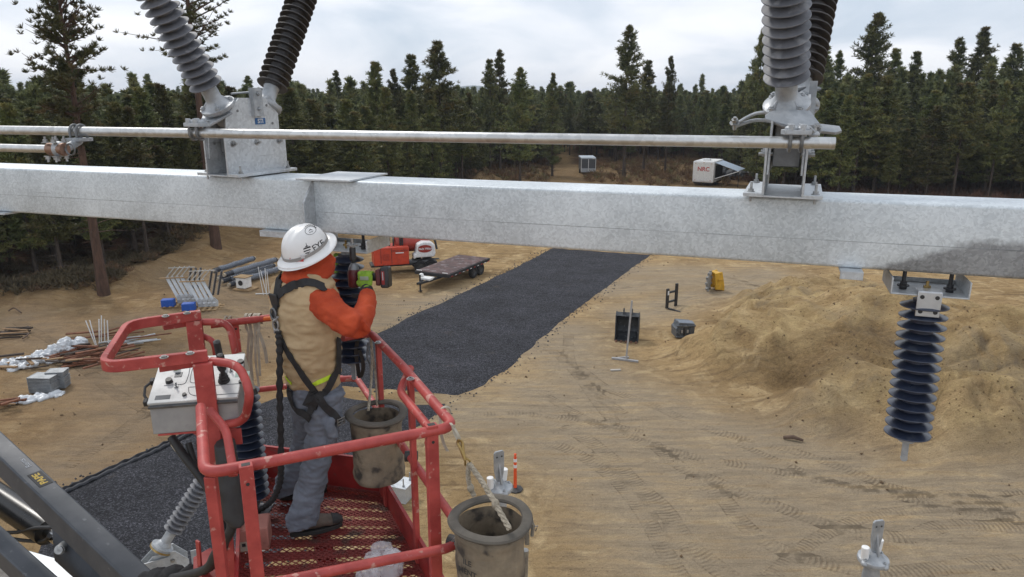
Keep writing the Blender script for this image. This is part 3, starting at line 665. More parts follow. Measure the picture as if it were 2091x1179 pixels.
for k in range(6):
    v, f, base, dh, Ln, rise = conifer(20+k, 14, [2.5, 2.1, 2.8, 1.9, 2.3, 2.6][k], [250, 215, 270, 190, 230, 240][k], 7, 9, .36, .058, cs=[.20, .28, .24, .34, .14, .40][k])
    tb = MB(); trunk_mesh(tb, 14, .17, k); limb_mesh(tb, base, dh, Ln, .035, 3); dead_sticks(tb, random.Random(k), 14, .04, .3, 34, 1.4)
    protos.append((npmesh('pine_crown_mesh', v, f, PINE), tb, 14.0))
def trunk_obj_mesh(tb, m_):
    me = bpy.data.meshes.new('pine_trunk_mesh'); me.from_pydata(tb.v, [], tb.f); me.update(); shade(me, 60); me.materials.append(m_); return me
protos = [(c, trunk_obj_mesh(t, BARKD), h) for c, t, h in protos]
def put_tree(x, y, h, k, label, cat='pine tree', group=None, wid=1.0, rz=None, name='pine_tree', pr=None):
    cm, tm, H0 = pr or protos[k % len(protos)]
    s = h/H0; z = hz(x, y)
    o = bpy.data.objects.new(name, None); COL.objects.link(o); o.location = (x, y, z-.05); o.rotation_euler = (0, 0, random.uniform(0, 6.28) if rz is None else rz)
    o.scale = (s*wid, s*wid, s); tag(o, label, cat, group)
    for nm, me_ in (('trunk', tm), ('crown', cm)):
        c = bpy.data.objects.new(nm, me_); COL.objects.link(c); c.parent = o
    return o
# individually described pines: pixel x, distance, pixel y of the top, mesh, width, label
def top_h(px_, py_, D):
    p = P(px_, py_, D=D); return p.x, D, p.z
SPECIAL = [  # noqa
 (765, 78, 128, 0, 1.0, 'bushy pine with a rounded dark top, leftmost rising above the forest left of centre'),
 (803, 84, 142, 3, .8, 'narrow small pointed pine between two taller pines left of centre'),
 (840, 84, 110, 1, .95, 'dark pine with a blunt pointed top standing just left of the tall loose pine'),
 (894, 82, 87, 5, 1.15, 'tall loose pine with sky showing through its top, left of centre'),
 (1000, 104, 120, 1, .8, 'slim pine touching the left side of the twin-topped pair above the forest'),
 (1020, 106, 103, 3, .9, 'slender pine with a fine tip, taller one of the twin-topped pair near the middle'),
 (1062, 88, 140, 2, .95, 'dark full pine with a broad base just right of the twin-topped pair'),
 (1130, 100, 152, 4, .9, 'yellow-green cone-shaped pine in front of the darker forest near the middle'),
 (1285, 98, 55, 2, 1.0, 'tallest open-crowned pine standing beside the dirt track into the forest'),
 (1325, 104, 122, 1, .9, 'pine with a ragged pointed top just right of the tallest open-crowned pine'),
 (1371, 104, 116, 3, .7, 'thin pine with a lumpy club-like tip right of the tallest pine'),
 (1560, 96, 62, 5, .8, 'sparse pine with bare upper limbs half hidden behind the right-hand insulators'),
 (1688, 100, 92, 1, .9, 'pine showing just right of the dark right-hand insulator'),
 (1716, 102, 105, 3, .8, 'small pointed pine between the dark insulator and the big broad pine on the right'),
 (1792, 97, 30, 2, 1.15, 'big broad pine with an open pointed top, tallest on the right side of the forest'),
 (1832, 99, 102, 4, .95, 'full pine leaning against the right side of the big broad pine'),
 (1875, 103, 104, 1, .9, 'pointed pine standing alone between the big broad pine and the far right clump'),
 (1962, 99, 78, 3, 1.1, 'first pine of the far right clump with a thin forked tip'),
 (2012, 97, 58, 0, 1.05, 'tallest pine of the far right clump'),
 (2077, 97, 92, 5, 1.05, 'pine at the right edge of the view with a loose pointed top'),
 (505, 57, 300, 4, .9, 'small lone bushy pine at the edge of the sand behind the hard hat'),
 (505, 108, 157, 2, .9, 'short pine poking above the far forest between the left-hand insulators'),
 (686, 110, 145, 3, .9, 'thin pine tip just above the far forest right of the dark left-hand insulator')]
taken = []
for (px_, D, py_, k, wd, lb) in SPECIAL:
    x, y, zt = top_h(px_, py_, D); h = zt-hz(x, y); put_tree(x, y, h, k, lb, wid=wd*14/h*h/14*(1.05 if h < 18 else .95)); taken.append((x, y))
# dense forest: nearest 250 as trees, the rest as one mass
rs = np.random.RandomState(5); cand = []
tries = 0
cell = {}
def ok(x, y, dmin):
    cx, cy = int(x//3), int(y//3)
    for a in range(cx-2, cx+3):
        for b in range(cy-2, cy+3):
            for (u, v_) in cell.get((a, b), ()):
                if (u-x)**2+(v_-y)**2 < dmin*dmin: return False
    return True
for x, y in taken: cell.setdefault((int(x//3), int(y//3)), []).append((x, y))
NT = 90000; cy_ = rs.uniform(36, 400, NT); cx_ = rs.uniform(-.88, .88, NT)*(cy_+6); tld = tl_dist(cx_, cy_)
okm = (cy_ > tld+1.5) & ~((np.abs(cx_-.076*cy_) < 2.4) & (cy_ < 135)) & ~((cx_ < 0) & (cy_ < 100) & (rs.uniform(0, 1, NT) < .35))
for x, y in zip(cx_[okm].tolist(), cy_[okm].tolist()):
    pxx = 1045.5+FPX*x/(y*math.cos(PITCH)+CZ*math.sin(PITCH))
    dm = 2.2 if y < 130 else 2.9 if y < 220 else 4.2
    if not ok(x, y, dm): continue
    cell.setdefault((int(x//3), int(y//3)), []).append((x, y)); cand.append((y, x, pxx))
# the deep ranks sit behind the front ones: keep the nearest in each direction as individuals
cand.sort()
cols = {}; ind = []; rest = []
for y, x, pxx in cand:
    c_ = int(pxx//45); cols[c_] = cols.get(c_, 0)+1
    (ind if cols[c_] <= 5 and -60 < pxx < 2150 and len(ind) < 245 else rest).append((y, x, pxx))
LB = {0: 'dark bushy pine among the near trees behind the sand on the left', 1: 'pine in the dense forest wall behind the clearing in the middle', 2: 'pine in the dense front rank of forest on the right'}
GR = {0: 'near pines on the left', 1: 'forest pines in the middle', 2: 'forest pines on the right'}
for i, (y, x, pxx) in enumerate(ind):
    r_ = rs.uniform()
    if pxx > 1540: h = (rs.uniform(6.5, 13) if y < 97 else rs.uniform(11.5, 17.2))+(pxx-1540)/550*.8
    elif y < 60: h = rs.uniform(5.5, 10.8)
    else: h = rs.uniform(6.5, 11.8)
    g = 0 if pxx < 700 else 1 if pxx < 1540 else 2
    put_tree(x, y, h, rs.randint(6), LB[g], group=GR[g], wid=rs.uniform(.85, 1.45)*(14/h)**.25)
# far forest, one mass
fv, ff, tv, tf = [], [], [], []; nb_ = 0; nt0 = 0
low = []
for k in range(4):
    a = conifer(70+k, 14, 2.4, 170, 3, 6, .62, .24, cs=.12, tri=True); low.append((a[0], a[1]))
hzr = height(np.array([q[1] for q in rest]), np.array([q[0] for q in rest]))
for (y, x, pxx), z0 in zip(rest, hzr.tolist()):
    v, f = low[rs.randint(4)]
    h = rs.triangular(7.5, 10.5, 13.2)+(1.8 if pxx > 1500 else 0)+(1.2 if y > 220 else 0)+(2.5 if rs.uniform() < .03 else 0); s = h/14; a = rs.uniform(0, 6.28)
    M = np.array([[math.cos(a), -math.sin(a), 0], [math.sin(a), math.cos(a), 0], [0, 0, 1]])
    wv = rs.uniform(.8, 1.25); q = (v*np.array([s*wv, s*wv, s]))@M.T+np.array([x, y, z0])
    fv.append(q); ff.append(f+nb_); nb_ += len(v)
    # trunk as a thin three-sided spike
    r0 = .17
    tvv = np.array([[x+r0*math.cos(t), y+r0*math.sin(t), z0-.3] for t in (0, 2.1, 4.2)]+[[x, y, z0+h*.95]]); tv.append(tvv); tf.append(np.array([[0, 1, 3], [1, 2, 3], [2, 0, 3]])+nt0); nt0 += 4
print('rest', len(rest), 'ind', len(ind))
fst = link('distant_forest', npmesh('distant_forest', np.concatenate(fv+tv), np.concatenate(ff+[t+nb_ for t in tf]), PINEF), PINEF, keep=True)
tag(fst, 'dense dark green conifer forest stretching to the horizon', 'forest', kind='stuff')
# woods beyond 400 m: continuous canopy
vv = []; fc = []; nbb = 0
wy_ = 400*np.exp(rs.uniform(0, 1.6, 2600)); wx_ = rs.uniform(-.85, .85, 2600)*wy_; wz_ = height(wx_, wy_)
for i in range(2600):
    x, y, z0 = float(wx_[i]), float(wy_[i]), float(wz_[i]); h = rs.uniform(11, 15)*(1+.15*(y > 900)); rr = rs.uniform(2.5, 4)*(y/400)**.75
    n = 6; ring = [[x+rr*rs.uniform(.7, 1.2)*math.cos(t), y+rr*math.sin(t), z0-1] for t in np.linspace(0, 2*PI, n, endpoint=False)]; r2 = [[x+rr*.55*rs.uniform(.5, 1.3)*math.cos(t), y+rr*.5*math.sin(t), z0+h*rs.uniform(.5, .75)] for t in np.linspace(.4, 2*PI+.4, n, endpoint=False)]
    vv += ring+r2+[[x+rs.uniform(-.5, .5), y, z0+h]]
    for k in range(n):
        k2 = (k+1) % n; fc += [[nbb+k, nbb+k2, nbb+n+k2], [nbb+k, nbb+n+k2, nbb+n+k], [nbb+n+k, nbb+n+k2, nbb+2*n]]
    nbb += 2*n+1
tag(link('horizon_woods', npmesh('horizon_woods', vv, fc, PINEF), PINEF, keep=True), 'dark line of conifer woods along the horizon', 'forest', kind='stuff')
# far hills
hx = np.linspace(-4200, 4200, 240); rows = []
for j, (yy_, kz) in enumerate([(2500, 0), (2750, .7), (3000, 1), (3300, .7)]):
    ridge = 30+16*fbm(hx*.0014, hx*0+2, 4, 7)+ 36*np.exp(-((hx+165)/130)**2)
    rows.append(np.stack([hx, hx*0+yy_, ridge*kz-5], 1))
hv = np.concatenate(rows); idx = np.arange(len(hv)).reshape(4, -1); q = np.stack([idx[:-1, :-1].ravel(), idx[:-1, 1:].ravel(), idx[1:, 1:].ravel(), idx[1:, :-1].ravel()], 1)
HILL = mat('wooded_hill', (.06, .085, .075), (.09, .11, .10), .004, .9)
tag(link('hills', npmesh('hills', hv, q, HILL, True), HILL, keep=True), kind='structure')
# ---- big ponderosa pines at the left
def big_pine(px_, py_base, H, R0, nb, seed, lean, label, cs=.3, nt_=7, tr=.30):
    g = G(px_, py_base)
    v, f, base, dh, Ln, rise = conifer(seed, H, R0, nb, nt_, 26, .27, .036, cs=cs, shape='open', up0=1.0)
    base[:, 0] += lean*H*(base[:, 2]/H)**2; sh = v.copy(); v[:, 0] += lean*H*np.clip(v[:, 2]/H, 0, 1)**2
    root = new_empty('ponderosa_pine', g, label, 'pine tree')
    tb = MB(); trunk_mesh(tb, H, tr, seed, lean, 12); limb_mesh(tb, base, dh, Ln, .06, 1, .16); dead_sticks(tb, random.Random(seed), H, .12, cs+.05, 26, 1.5)
    me = trunk_obj_mesh(tb, BARK); o = bpy.data.objects.new('trunk', me); COL.objects.link(o); o.parent = root
    me = npmesh('crown', v, f, PINE); o = bpy.data.objects.new('crown', me); COL.objects.link(o); o.parent = root
    return root
big_pine(212, 600, 17.6, 1.95, 150, 311, .0, 'tall open pine with a reddish leaning trunk, nearest tree on the left', cs=.46, tr=.27)
big_pine(438, 486, 24, 2.9, 120, 322, .0, 'tall sparse pine seen between the two left-hand insulators', cs=.50, tr=.30)
# ---- undergrowth
rs = np.random.RandomState(11)
def scatter(name, n, gen, blades, bl, bw, mat_, label, cat, up=.5):
    C = []
    for i in range(n):
        q = gen()
        if q is None: continue
        x, y, r = q; m_ = rs.randint(2, 7)
        a = rs.uniform(0, 6.28, m_); rr = r*np.sqrt(rs.uniform(0, 1, m_)); xx = x+rr*np.cos(a); yy = y+rr*np.sin(a)
        C.append(np.stack([xx, yy, height(xx, yy)+r*.5*rs.uniform(0, 1, m_)], 1))
    C = np.concatenate(C); Dv = np.tile([0, 0, .6], (len(C), 1))
    v, f = tufts(rs, C, Dv, blades, bl, bw, up=up)
    tag(link(name, npmesh(name, v, f, mat_), mat_, keep=True), label, cat, kind='stuff')
BR1 = mat('dry_brush', (.19, .105, .05), (.10, .06, .032), .6, .9, c3=(.14, .135, .055), s3=.9, t3=.52)
BR2 = mat('sage_brush', (.11, .085, .045), (.065, .052, .03), .6, .9, c3=(.17, .095, .05), s3=.9, t3=.54)
def gen1():
    y = rs.uniform(84, 150); x = rs.uniform(-12, 75)
    if y < 84+rs.uniform(0, 6) or abs(x-.076*y) < 2.6: return None
    if y > float(tl_dist(x, y))+30: return None
    return x, y, rs.uniform(.4, 1.1)
scatter('clearing_brush', 2200, gen1, 12, .7, .05, BR1, 'rusty brown brush covering the clearing in front of the forest', 'brush')
def gen2():
    pxx = rs.uniform(-80, 1000); d0 = CZ/math.tan(PITCH-math.atan((589.5-float(tl_y(pxx)))/FPX)); y = d0+rs.exponential(5)-.5
    x = (pxx-1045.5)/FPX*(y*math.cos(PITCH)+CZ*math.sin(PITCH)); return x, y, rs.uniform(.3, .9)
scatter('forest_edge_brush', 1300, gen2, 12, .38, .035, BR2, 'dull green and brown brush along the near forest edge on the left', 'brush')

def gen3():
    pxx = rs.uniform(1530, 2200); d0 = CZ/math.tan(PITCH-math.atan((589.5-float(tl_y(pxx)))/FPX)); y = d0+rs.uniform(0, 26)
    x = (pxx-1045.5)/FPX*(y*math.cos(PITCH)+CZ*math.sin(PITCH)); return x, y, rs.uniform(.4, 1.3)
scatter('forest_floor_brush', 900, gen3, 11, .85, .04, mat('reddish_dead_brush', (.15, .075, .045), (.085, .045, .028), .6, .9, c3=(.10, .09, .04), s3=.9, t3=.55), 'reddish brown dead brush under the forest edge on the right', 'brush')
# ------------------------------------------------------------------ main beam
BA = P(0, 343, z=-.475); BBp = P(2091, 423, z=-.445)
bdir = (BBp-BA); BLEN = bdir.length; bdir.normalize()
bn = V(bdir.y, -bdir.x, 0).normalized()          # towards the camera side
bu = bdir.cross(-bn).normalized()                 # up
if bu.z < 0: bu = -bu
BH, BW = .315, .31
BR = Matrix((( bdir.x, -bn.x, bu.x), (bdir.y, -bn.y, bu.y), (bdir.z, -bn.z, bu.z))).to_4x4()
def BL(s, off, h):
    """beam frame: s along, off from the front face away from the camera, h above the top face"""
    return BA+bdir*s-bn*off+bu*h
# local mesh: x along, y away from camera, z up with zero at the underside
beam = bpy.data.objects.new('steel_beam', None); COL.objects.link(beam)
beam.matrix_world = Matrix.Translation(BL(0, 0, -BH)) @ BR
tag(beam, 'large square galvanised steel beam crossing the whole picture above the site', 'steel beam')
def rounded_rect(w_, h_, r, k=4):
    o = []
    for cx, cy, a0 in ((w_-r, r, -90), (w_-r, h_-r, 0), (r, h_-r, 90), (r, r, 180)):
        for i in range(k+1): a = R(a0+90*i/k); o.append((cx+r*math.cos(a), cy+r*math.sin(a)))
    return o
def beam_seg(x0, x1):
    rr = rounded_rect(BW, BH, .015); n = len(rr); k = 24; m = MB(); vs = []
    for i in range(k+1):
        x = x0+(x1-x0)*i/k
        for (a, b) in rr: vs.append((x, a, b))
    fs = [(i*n+j, i*n+(j+1) % n, (i+1)*n+(j+1) % n, (i+1)*n+j) for i in range(k) for j in range(n)]
    fs += [tuple(range(n-1, -1, -1)), tuple(range(k*n, (k+1)*n))]
    return m.add(vs, fs)
def bchild(m, name, mt, bev=0, ang=30):
    o = m.build(name, mt, beam, bev=bev, keep=True, ang=ang); return o
SJ = None
def s_at(px_, off=0, h=0):
    lo, hi = -3.0, BLEN+3
    for _ in range(50):
        mid = (lo+hi)/2; q = BL(mid, off, h)-V(0, 0, CZ); x = 1045.5+FPX*q.x/q.dot(FW)
        if x < px_: lo = mid
        else: hi = mid
    return (lo+hi)/2
SJ = s_at(638)
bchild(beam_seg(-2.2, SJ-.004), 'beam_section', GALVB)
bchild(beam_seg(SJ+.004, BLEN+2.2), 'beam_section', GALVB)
for (x0, x1) in ((-2.2, SJ-.02), (SJ+.02, BLEN+2.2)):
    m = MB(); m.box(((x0+x1)/2, .0004, BH*.40), (x1-x0, .0030, .0018)); bchild(m, 'weld_seam', mat('seam_zinc', (.40, .42, .44), (.14, .15, .16), 3, .5, .3) if 'seam_zinc' not in MATS else MATS['seam_zinc'])
m = MB(); m.prism([(SJ, -.001, BH-.005), (SJ, -.11, BH*.60), (SJ, -.11, .0), (SJ, -.001, 0)], (.012, 0, 0)); bchild(m, 'gusset_plate', GALV, .001)
m = MB(); m.box((SJ+.11, BW*.5, BH+.007), (.36, BW+.13, .010)); bchild(m, 'splice_plate', GALV, .001)
# hole shown as a bright bolt
m = MB(); m.cyl((SJ-.008, -.075, .13), (SJ-.012, -.075, .13), .012, n=16); bchild(m, 'gusset_hole', WHT)
# flange tabs under the beam
for (pa, pb, of) in ((528, 606, .02), (1730, 1778, -.01)):
    a = s_at(pa); b = s_at(pb); m = MB(); m.box(((a+b)/2, of+.06, -.006), (b-a, .24, .010)); m.box(((a+b)/2, of-.055, -.020), (b-a, .008, .036)); bchild(m, 'bracket_tab', GALV, .001)
m = MB(); m.box((s_at(-40), .10, -.007), (.45, .30, .012)); bchild(m, 'end_plate', GALV, .001)
# ------------------------------------------------------------------ insulators
def shed_profile(L, nshed, rc, rs_, dr=.28, alt=0, r_tip=.0025):
    """core with thin sheds whose undersides are hollow; dr = droop of the rim relative to the radius"""
    p = [(rc, 0)]; pitch = L/nshed
    for i in range(nshed):
        h = (i+.55)*pitch; r = rs_ if not (alt and i % 2) else rs_*alt; d = (r-rc)*dr
        p += [(rc, h-pitch*.18), (rc*1.1, h-.004), (rc+(r-rc)*.5, h-d*.55-.004), (r-.002, h-d-.003), (r, h-d), (r-.001, h-d+.003), (rc+(r-rc)*.55, h-d*.38+.004), (rc*1.18, h+.008), (rc, h+pitch*.2)]
    p.append((rc, L)); return p
def insulator(root, name, o, ax, L, n, rc, rs_, mt, dr=.28, seg=40, label=None):
    m = MB(); m.lathe(shed_profile(L, n, rc, rs_, dr), o, ax, seg); q = m.build(name, mt, root, ang=50)
    if label: q['label'] = label
    return q
def hexbolt(m, c, ax, r=.012, h=.012, shank=.03):
    c = Vector(c); ax = Vector(ax).normalized(); m.cyl(c, c+ax*h, r, n=6); m.cyl(c-ax*.002, c+ax*.002, r*1.45, n=14); m.cyl(c, c+ax*shank, r*.5, n=8)
def bolt1(root, *a, name='bolt', mt=None):
    m = MB(); hexbolt(m, *a); return m.build(name, mt or BOLT, root)
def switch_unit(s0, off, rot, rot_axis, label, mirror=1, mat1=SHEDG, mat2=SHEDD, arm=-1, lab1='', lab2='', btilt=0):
    """V-shaped disconnect switch standing on the beam"""
    O = BL(s0, BW*.5, .012)
    root = new_empty('disconnect_switch', O, label, 'disconnect switch', 'disconnect switches on the beam')
    r = R(rot); N = (bn*math.cos(r)+bdir*math.sin(r)).normalized(); B = N.cross(ZU).normalized()
    if B.dot(bdir) < 0: B = -B
    def L(b, n, u): return O+B*b+N*n+ZU*u
    ax3 = (B, N, ZU)
    # foot channels, one each side
    for sg in (-1, 1):
        m = MB(); m.box(L(sg*.085, 0, .125), (.010, .50, .235), ax3); m.box(L(sg*(.085+.043), 0, .010), (.086, .50, .010), ax3)
        m.build('foot_angle', GALV, root, .0015)
        for q in (-.19, 0, .19):
            m = MB(); hexbolt(m, L(sg*.091, q, .19), B*sg, .014, .013, .03); m.cyl(L(sg*.092, q, .19), L(sg*.060, q, .19), .010, n=6); m.build('bolt', BOLT, root)
        for q in (-.2, .2):
            m = MB(); hexbolt(m, L(sg*.14, q, .016), ZU, .013, .014, .045); m.cyl(L(sg*.14, q, -.03), L(sg*.14, q, .018), .006, n=8); m.build('bolt', BOLT, root)
    m = MB(); m.box(L(0, 0, .002), (.34, .50, .008), ax3); m.build('base_plate', GALV, root, .001)
    # gearbox side plates with clipped corners
    for sg in (-1, 1):
        m = MB(); x = sg*.073
        m.prism([L(x, -.215, .10), L(x, .235, .10), L(x, .215, .34), L(x, .10, .455), L(x, -.12, .455), L(x, -.215, .36)], B*.010); m.build('gearbox_plate', GALV, root, .001)
        for (q, u) in ((-.12, .41), (0, .42), (.12, .38), (-.16, .3), (.17, .26)):
            m = MB(); m.cyl(L(x+sg*.004, q, u), L(x+sg*.0075, q, u), .008, n=12); m.build('rivet', STEELD, root)
    m = MB(); m.box(L(0, 0, .28), (.12, .30, .30), ax3); m.build('gearbox_core', STEELD, root, .004)
    # small channel bracket and data plate on the outer side
    m = MB(); m.box(L(.098, -.03, .43), (.008, .075, .17), ax3); m.box(L(.085, -.066, .43), (.034, .006, .17), ax3); m.box(L(.085, .006, .43), (.034, .006, .17), ax3)
    hexbolt(m, L(.10, -.03, .48), B, .011, .012, .02); hexbolt(m, L(.10, -.03, .39), B, .011, .012, .02); m.build('stop_bracket', CAST, root, .001)
    m = MB(); m.box(L(.0795, .015, .315) + N*-.07, (.002, .085, .038), ax3); dp = m.build('data_plate', simple('blue_plate', (.03, .12, .30)), root)
    tm = text_mesh('STI', .036, L(.0812, -.055, .315), -N, ZU, .0005, bold=.001); lt = link('lettering', tm, WWT, dp)
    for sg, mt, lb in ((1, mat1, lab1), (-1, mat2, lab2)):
        th = R(31); ra_ = R(rot_axis); NA = (bn*math.cos(ra_)+bdir*math.sin(ra_)).normalized(); ax = (NA*math.sin(th)*sg+ZU*math.cos(th)).normalized()
        b0 = O+NA*(sg*off)+B*(.0 if (sg < 0 and arm < 0) else 0)+ZU*.405
        side = B; fwd = ax.cross(side).normalized()
        m = MB(); m.lathe([(.035, -.13), (.055, -.10), (.075, -.02), (.099, -.012), (.103, -.004), (.103, .012), (.08, .016), (.066, .03), (.054, .045), (.048, .055), (.047, .125), (.05, .13), (.05, .138), (.03, .139)], b0, ax, 30)
        for k in range(4):
            a = PI/4+k*PI/2; c = b0+side*(.084*math.cos(a))+fwd*(.084*math.sin(a))+ax*.012
            hexbolt(m, c, ax, .015, .016, .022); m.cyl(c, b0+side*(.05*math.cos(a))+fwd*(.05*math.sin(a))+ax*.045, .012, .006, n=6)
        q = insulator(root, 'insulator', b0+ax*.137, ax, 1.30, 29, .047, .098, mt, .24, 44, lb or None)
        m.build('bearing_flange', CAST, q, .001)
    # lever arms under the front flange
    b0 = L(0, off, .385); th = R(31); ax = (N*math.sin(th)+ZU*math.cos(th)).normalized(); fw = ax.cross(B).normalized()
    fw = fw if fw.dot(N) > 0 else -fw
    m = MB()
    a_ = [(-.09, -.05), (-.02, .09), (.09, .08), (.205, .105), (.215, .14), (.19, .155), (.0, .125), (-.11, .05)] if arm < 0 else [(-.1, -.05), (-.11, .03), (-.05, .13), (-.01, .16), (.03, .15), (.06, .09), (.1, 0)]
    m.prism([b0+B*p+fw*q+ax*-.018 for p, q in a_], ax*.014); m.build('crank_plate', CAST, root, .002)
    if arm < 0:
        for dz_ in (0, -.05):
            m = MB(); m.tube(spline([b0+B*-.05+fw*.02+ax*(.0+dz_), b0+B*-.15+fw*.03+ax*(.0+dz_*.7), b0+B*-.235+fw*.06+ax*(-.04+dz_*.2)], 5), .013, 8, flat=.6); m.build('link_arm', CAST, root)
        m = MB(); hexbolt(m, b0+B*-.238+fw*.062+ax*-.03, ax, .016, .02, .03); m.cyl(b0+B*-.238+fw*.062+ax*-.03, b0+B*-.238+fw*.062+ax*-.065, .009, n=10); m.build('pivot_pin', BOLT, root)
    m = MB(); m.tube(fillet([L(.0, -off+.05, .46), L(.05, -.03, .49), L(.0, .08, .48)], .03), .012, 8, flat=.5); m.build('top_link', CAST, root)
    return root, L, b0, B, N, ax, fw
SWL = switch_unit(2.02, .19, -6, -6, 'V-shaped switch on the left half of the beam with one light and one dark insulator', arm=1, lab1='pale grey ribbed insulator leaning left toward the viewer', lab2='shade-darkened ribbed insulator leaning away to the right')
SWR = switch_unit(5.195, .15, -2, -10, 'V-shaped switch on the right part of the beam seen end on', arm=-1, lab1='pale grey ribbed insulator in front', lab2='shade-darkened ribbed insulator mostly hidden behind the front one')
# ------------------------------------------------------------------ control pipes
PA = P(1705, 293, z=-.176); PB = P(-420, 259, z=-.176)
pdir = (PB-PA).normalized()
m = MB(); m.tube([PA, PA+pdir*1.2, PA+pdir*2.6, PB], .0245, 22, cap=False); m.tube([PA+pdir*.0, PA+pdir*.12], .021, 18, cap=False)
m.lathe([(.021, 0), (.0245, 0)], PA, pdir, 22)
pipe = m.build('control_pipe', ALU); tag(pipe, 'long thin aluminium pipe running in front of both switches above the beam', 'pipe')
m = MB(); m.box(PA+pdir*.003, (.001, .001, .001)); 
m = MB(); m.cyl(PA+pdir*.06, PA+pdir*.061, .0212, n=18); m.build('pipe_bore', BLK, pipe)
def at_pipe(px_):
    best = None
    for i in range(400):
        q = PA+pdir*(i*.0125); x = 1045.5+FPX*(q-V(0, 0, CZ)).x/(q-V(0, 0, CZ)).dot(FW)
        if best is None or abs(x-px_) < best[0]: best = (abs(x-px_), q)
    return best[1]
def ubolt_clamp(px_, label, tgt=None):
    c = at_pipe(px_); t = -pdir; S = t.cross(ZU).normalized()
    if S.dot(bn) < 0: S = -S
    root = new_empty('pipe_clamp', c+ZU*-.05, label, 'pipe clamp')
    for k in (-.022, .022):
        q = c+t*k; pts = [q-S*.034+ZU*.055]+[q+S*(-.034*math.cos(a))+ZU*(-.034*math.sin(a)) for a in np.linspace(0, PI, 12)]+[q+S*.034+ZU*.055]
        m = MB(); m.tube(pts, .0075, 8); m.build('u_bolt', STEELD, root)
    m = MB(); m.prism([c+t*a+ZU*.043+S*b for a, b in ((-.045, -.045), (.045, -.045), (.06, 0), (.045, .045), (-.045, .045), (-.06, 0))], ZU*.02)
    for k in (-.022, .022):
        for sg in (-1, 1): m.cyl(c+t*k+S*(.034*sg)+ZU*.05, c+t*k+S*(.034*sg)+ZU*.075, .013, n=6)
    m.ball(c+t*-.02+ZU*.056, .026, .03, .014); m.ball(c+t*.025+ZU*.056, .024, .03, .014)
    m.build('clamp_saddle', CAST, root, .002)
    if tgt is not None:
        m = MB(); m.tube(spline([c+ZU*.055, (c+tgt)/2+ZU*.045, tgt], 5), .016, 8, flat=.7); m.ball(tgt, .022, .022, .016); m.build('link', CAST, root)
        m = MB(); m.cyl(tgt-ZU*.02, tgt+ZU*.032, .011, n=10); m.cyl(tgt+ZU*.028, tgt+ZU*.036, .02, n=14); m.build('pin', BOLT, root)
    return root
root, L, b0, B, N, ax, fw = SWR
m = MB(); m.prism([P(1562, 240, D=3.14), P(1575, 230, D=3.16), P(1625, 228, D=3.16), P(1655, 230, D=3.14), P(1676, 258, D=3.08), P(1674, 274, D=3.04), P(1662, 278, D=3.03), P(1630, 258, D=3.06), P(1596, 250, D=3.1)], V(.0, .010, .016)); m.build('crank_plate', CAST, root, .003)
bolt1(root, P(1668, 262, D=3.04), (V(0, -.6, .8)), .018, .012, .02)
ubolt_clamp(1622, 'double U-bolt clamp tying the pipe end to the right switch', P(1662, 274, D=3.02))
root, L, b0, B, N, ax, fw = SWL
ubolt_clamp(403, 'double U-bolt clamp tying the pipe to the left switch', b0+B*.0+fw*.14+ax*-.03)
# lower pipe at the far left with its cluster clamp
q1 = P(118, 305, D=3.85); q0 = q1+pdir*2.2
m = MB(); m.tube([q1, q0], .021, 18); m.build('control_pipe', ALU); tag(COL.objects[-1] if False else bpy.data.objects[m and 'control_pipe.001'], 'short lower aluminium pipe at the left edge ending in a bolted cluster clamp', 'pipe')
c = at_pipe(160); root = new_empty('pipe_coupling', q1-ZU*.05, 'bolted coupling joining the short lower pipe to the long pipe at the left', 'pipe coupling'); t = -pdir; S = t.cross(ZU).normalized()
for k in (-.022, .022):
    q = c+t*k; pts = [q-S*.034-ZU*.05]+[q+S*(-.034*math.cos(a))+ZU*(.034*math.sin(a)) for a in np.linspace(0, PI, 12)]+[q+S*.034-ZU*.05]
    m = MB(); m.tube(pts, .0075, 8); m.build('u_bolt', STEELD, root)
m = MB(); m.prism([c+t*a+ZU*-.045+S*b for a, b in ((-.05, -.045), (.05, -.045), (.07, 0), (.05, .045), (-.05, .045))], ZU*.018)
m.tube(spline([c-ZU*.05, (c+q1)/2-ZU*.035, q1+t*.03], 5), .022, 10)
m.ball(q1+t*.01, .042, .036, .042); m.build('saddle', CAST, root, .002)
for k in (-.04, .015):
    for sg in (-1, 1):
        for zz in (-1, 1): bolt1(root, q1+t*k+S*(.036*sg)*.9+ZU*(.036*zz), ZU*zz, .012, .016, .03)
m = MB(); m.cyl(q1+t*-.055, q1+t*.05, .034, n=16); m.build('sleeve', simple('copper_sleeve', (.30, .19, .14), .45, .7), root)
m = MB(); m.tube([q1+t*.085+t*(.03*math.cos(a))+ZU*(.03*math.sin(a)) for a in np.linspace(0, 2*PI, 16)], .005, 6); m.build('ring', STEELD, root)
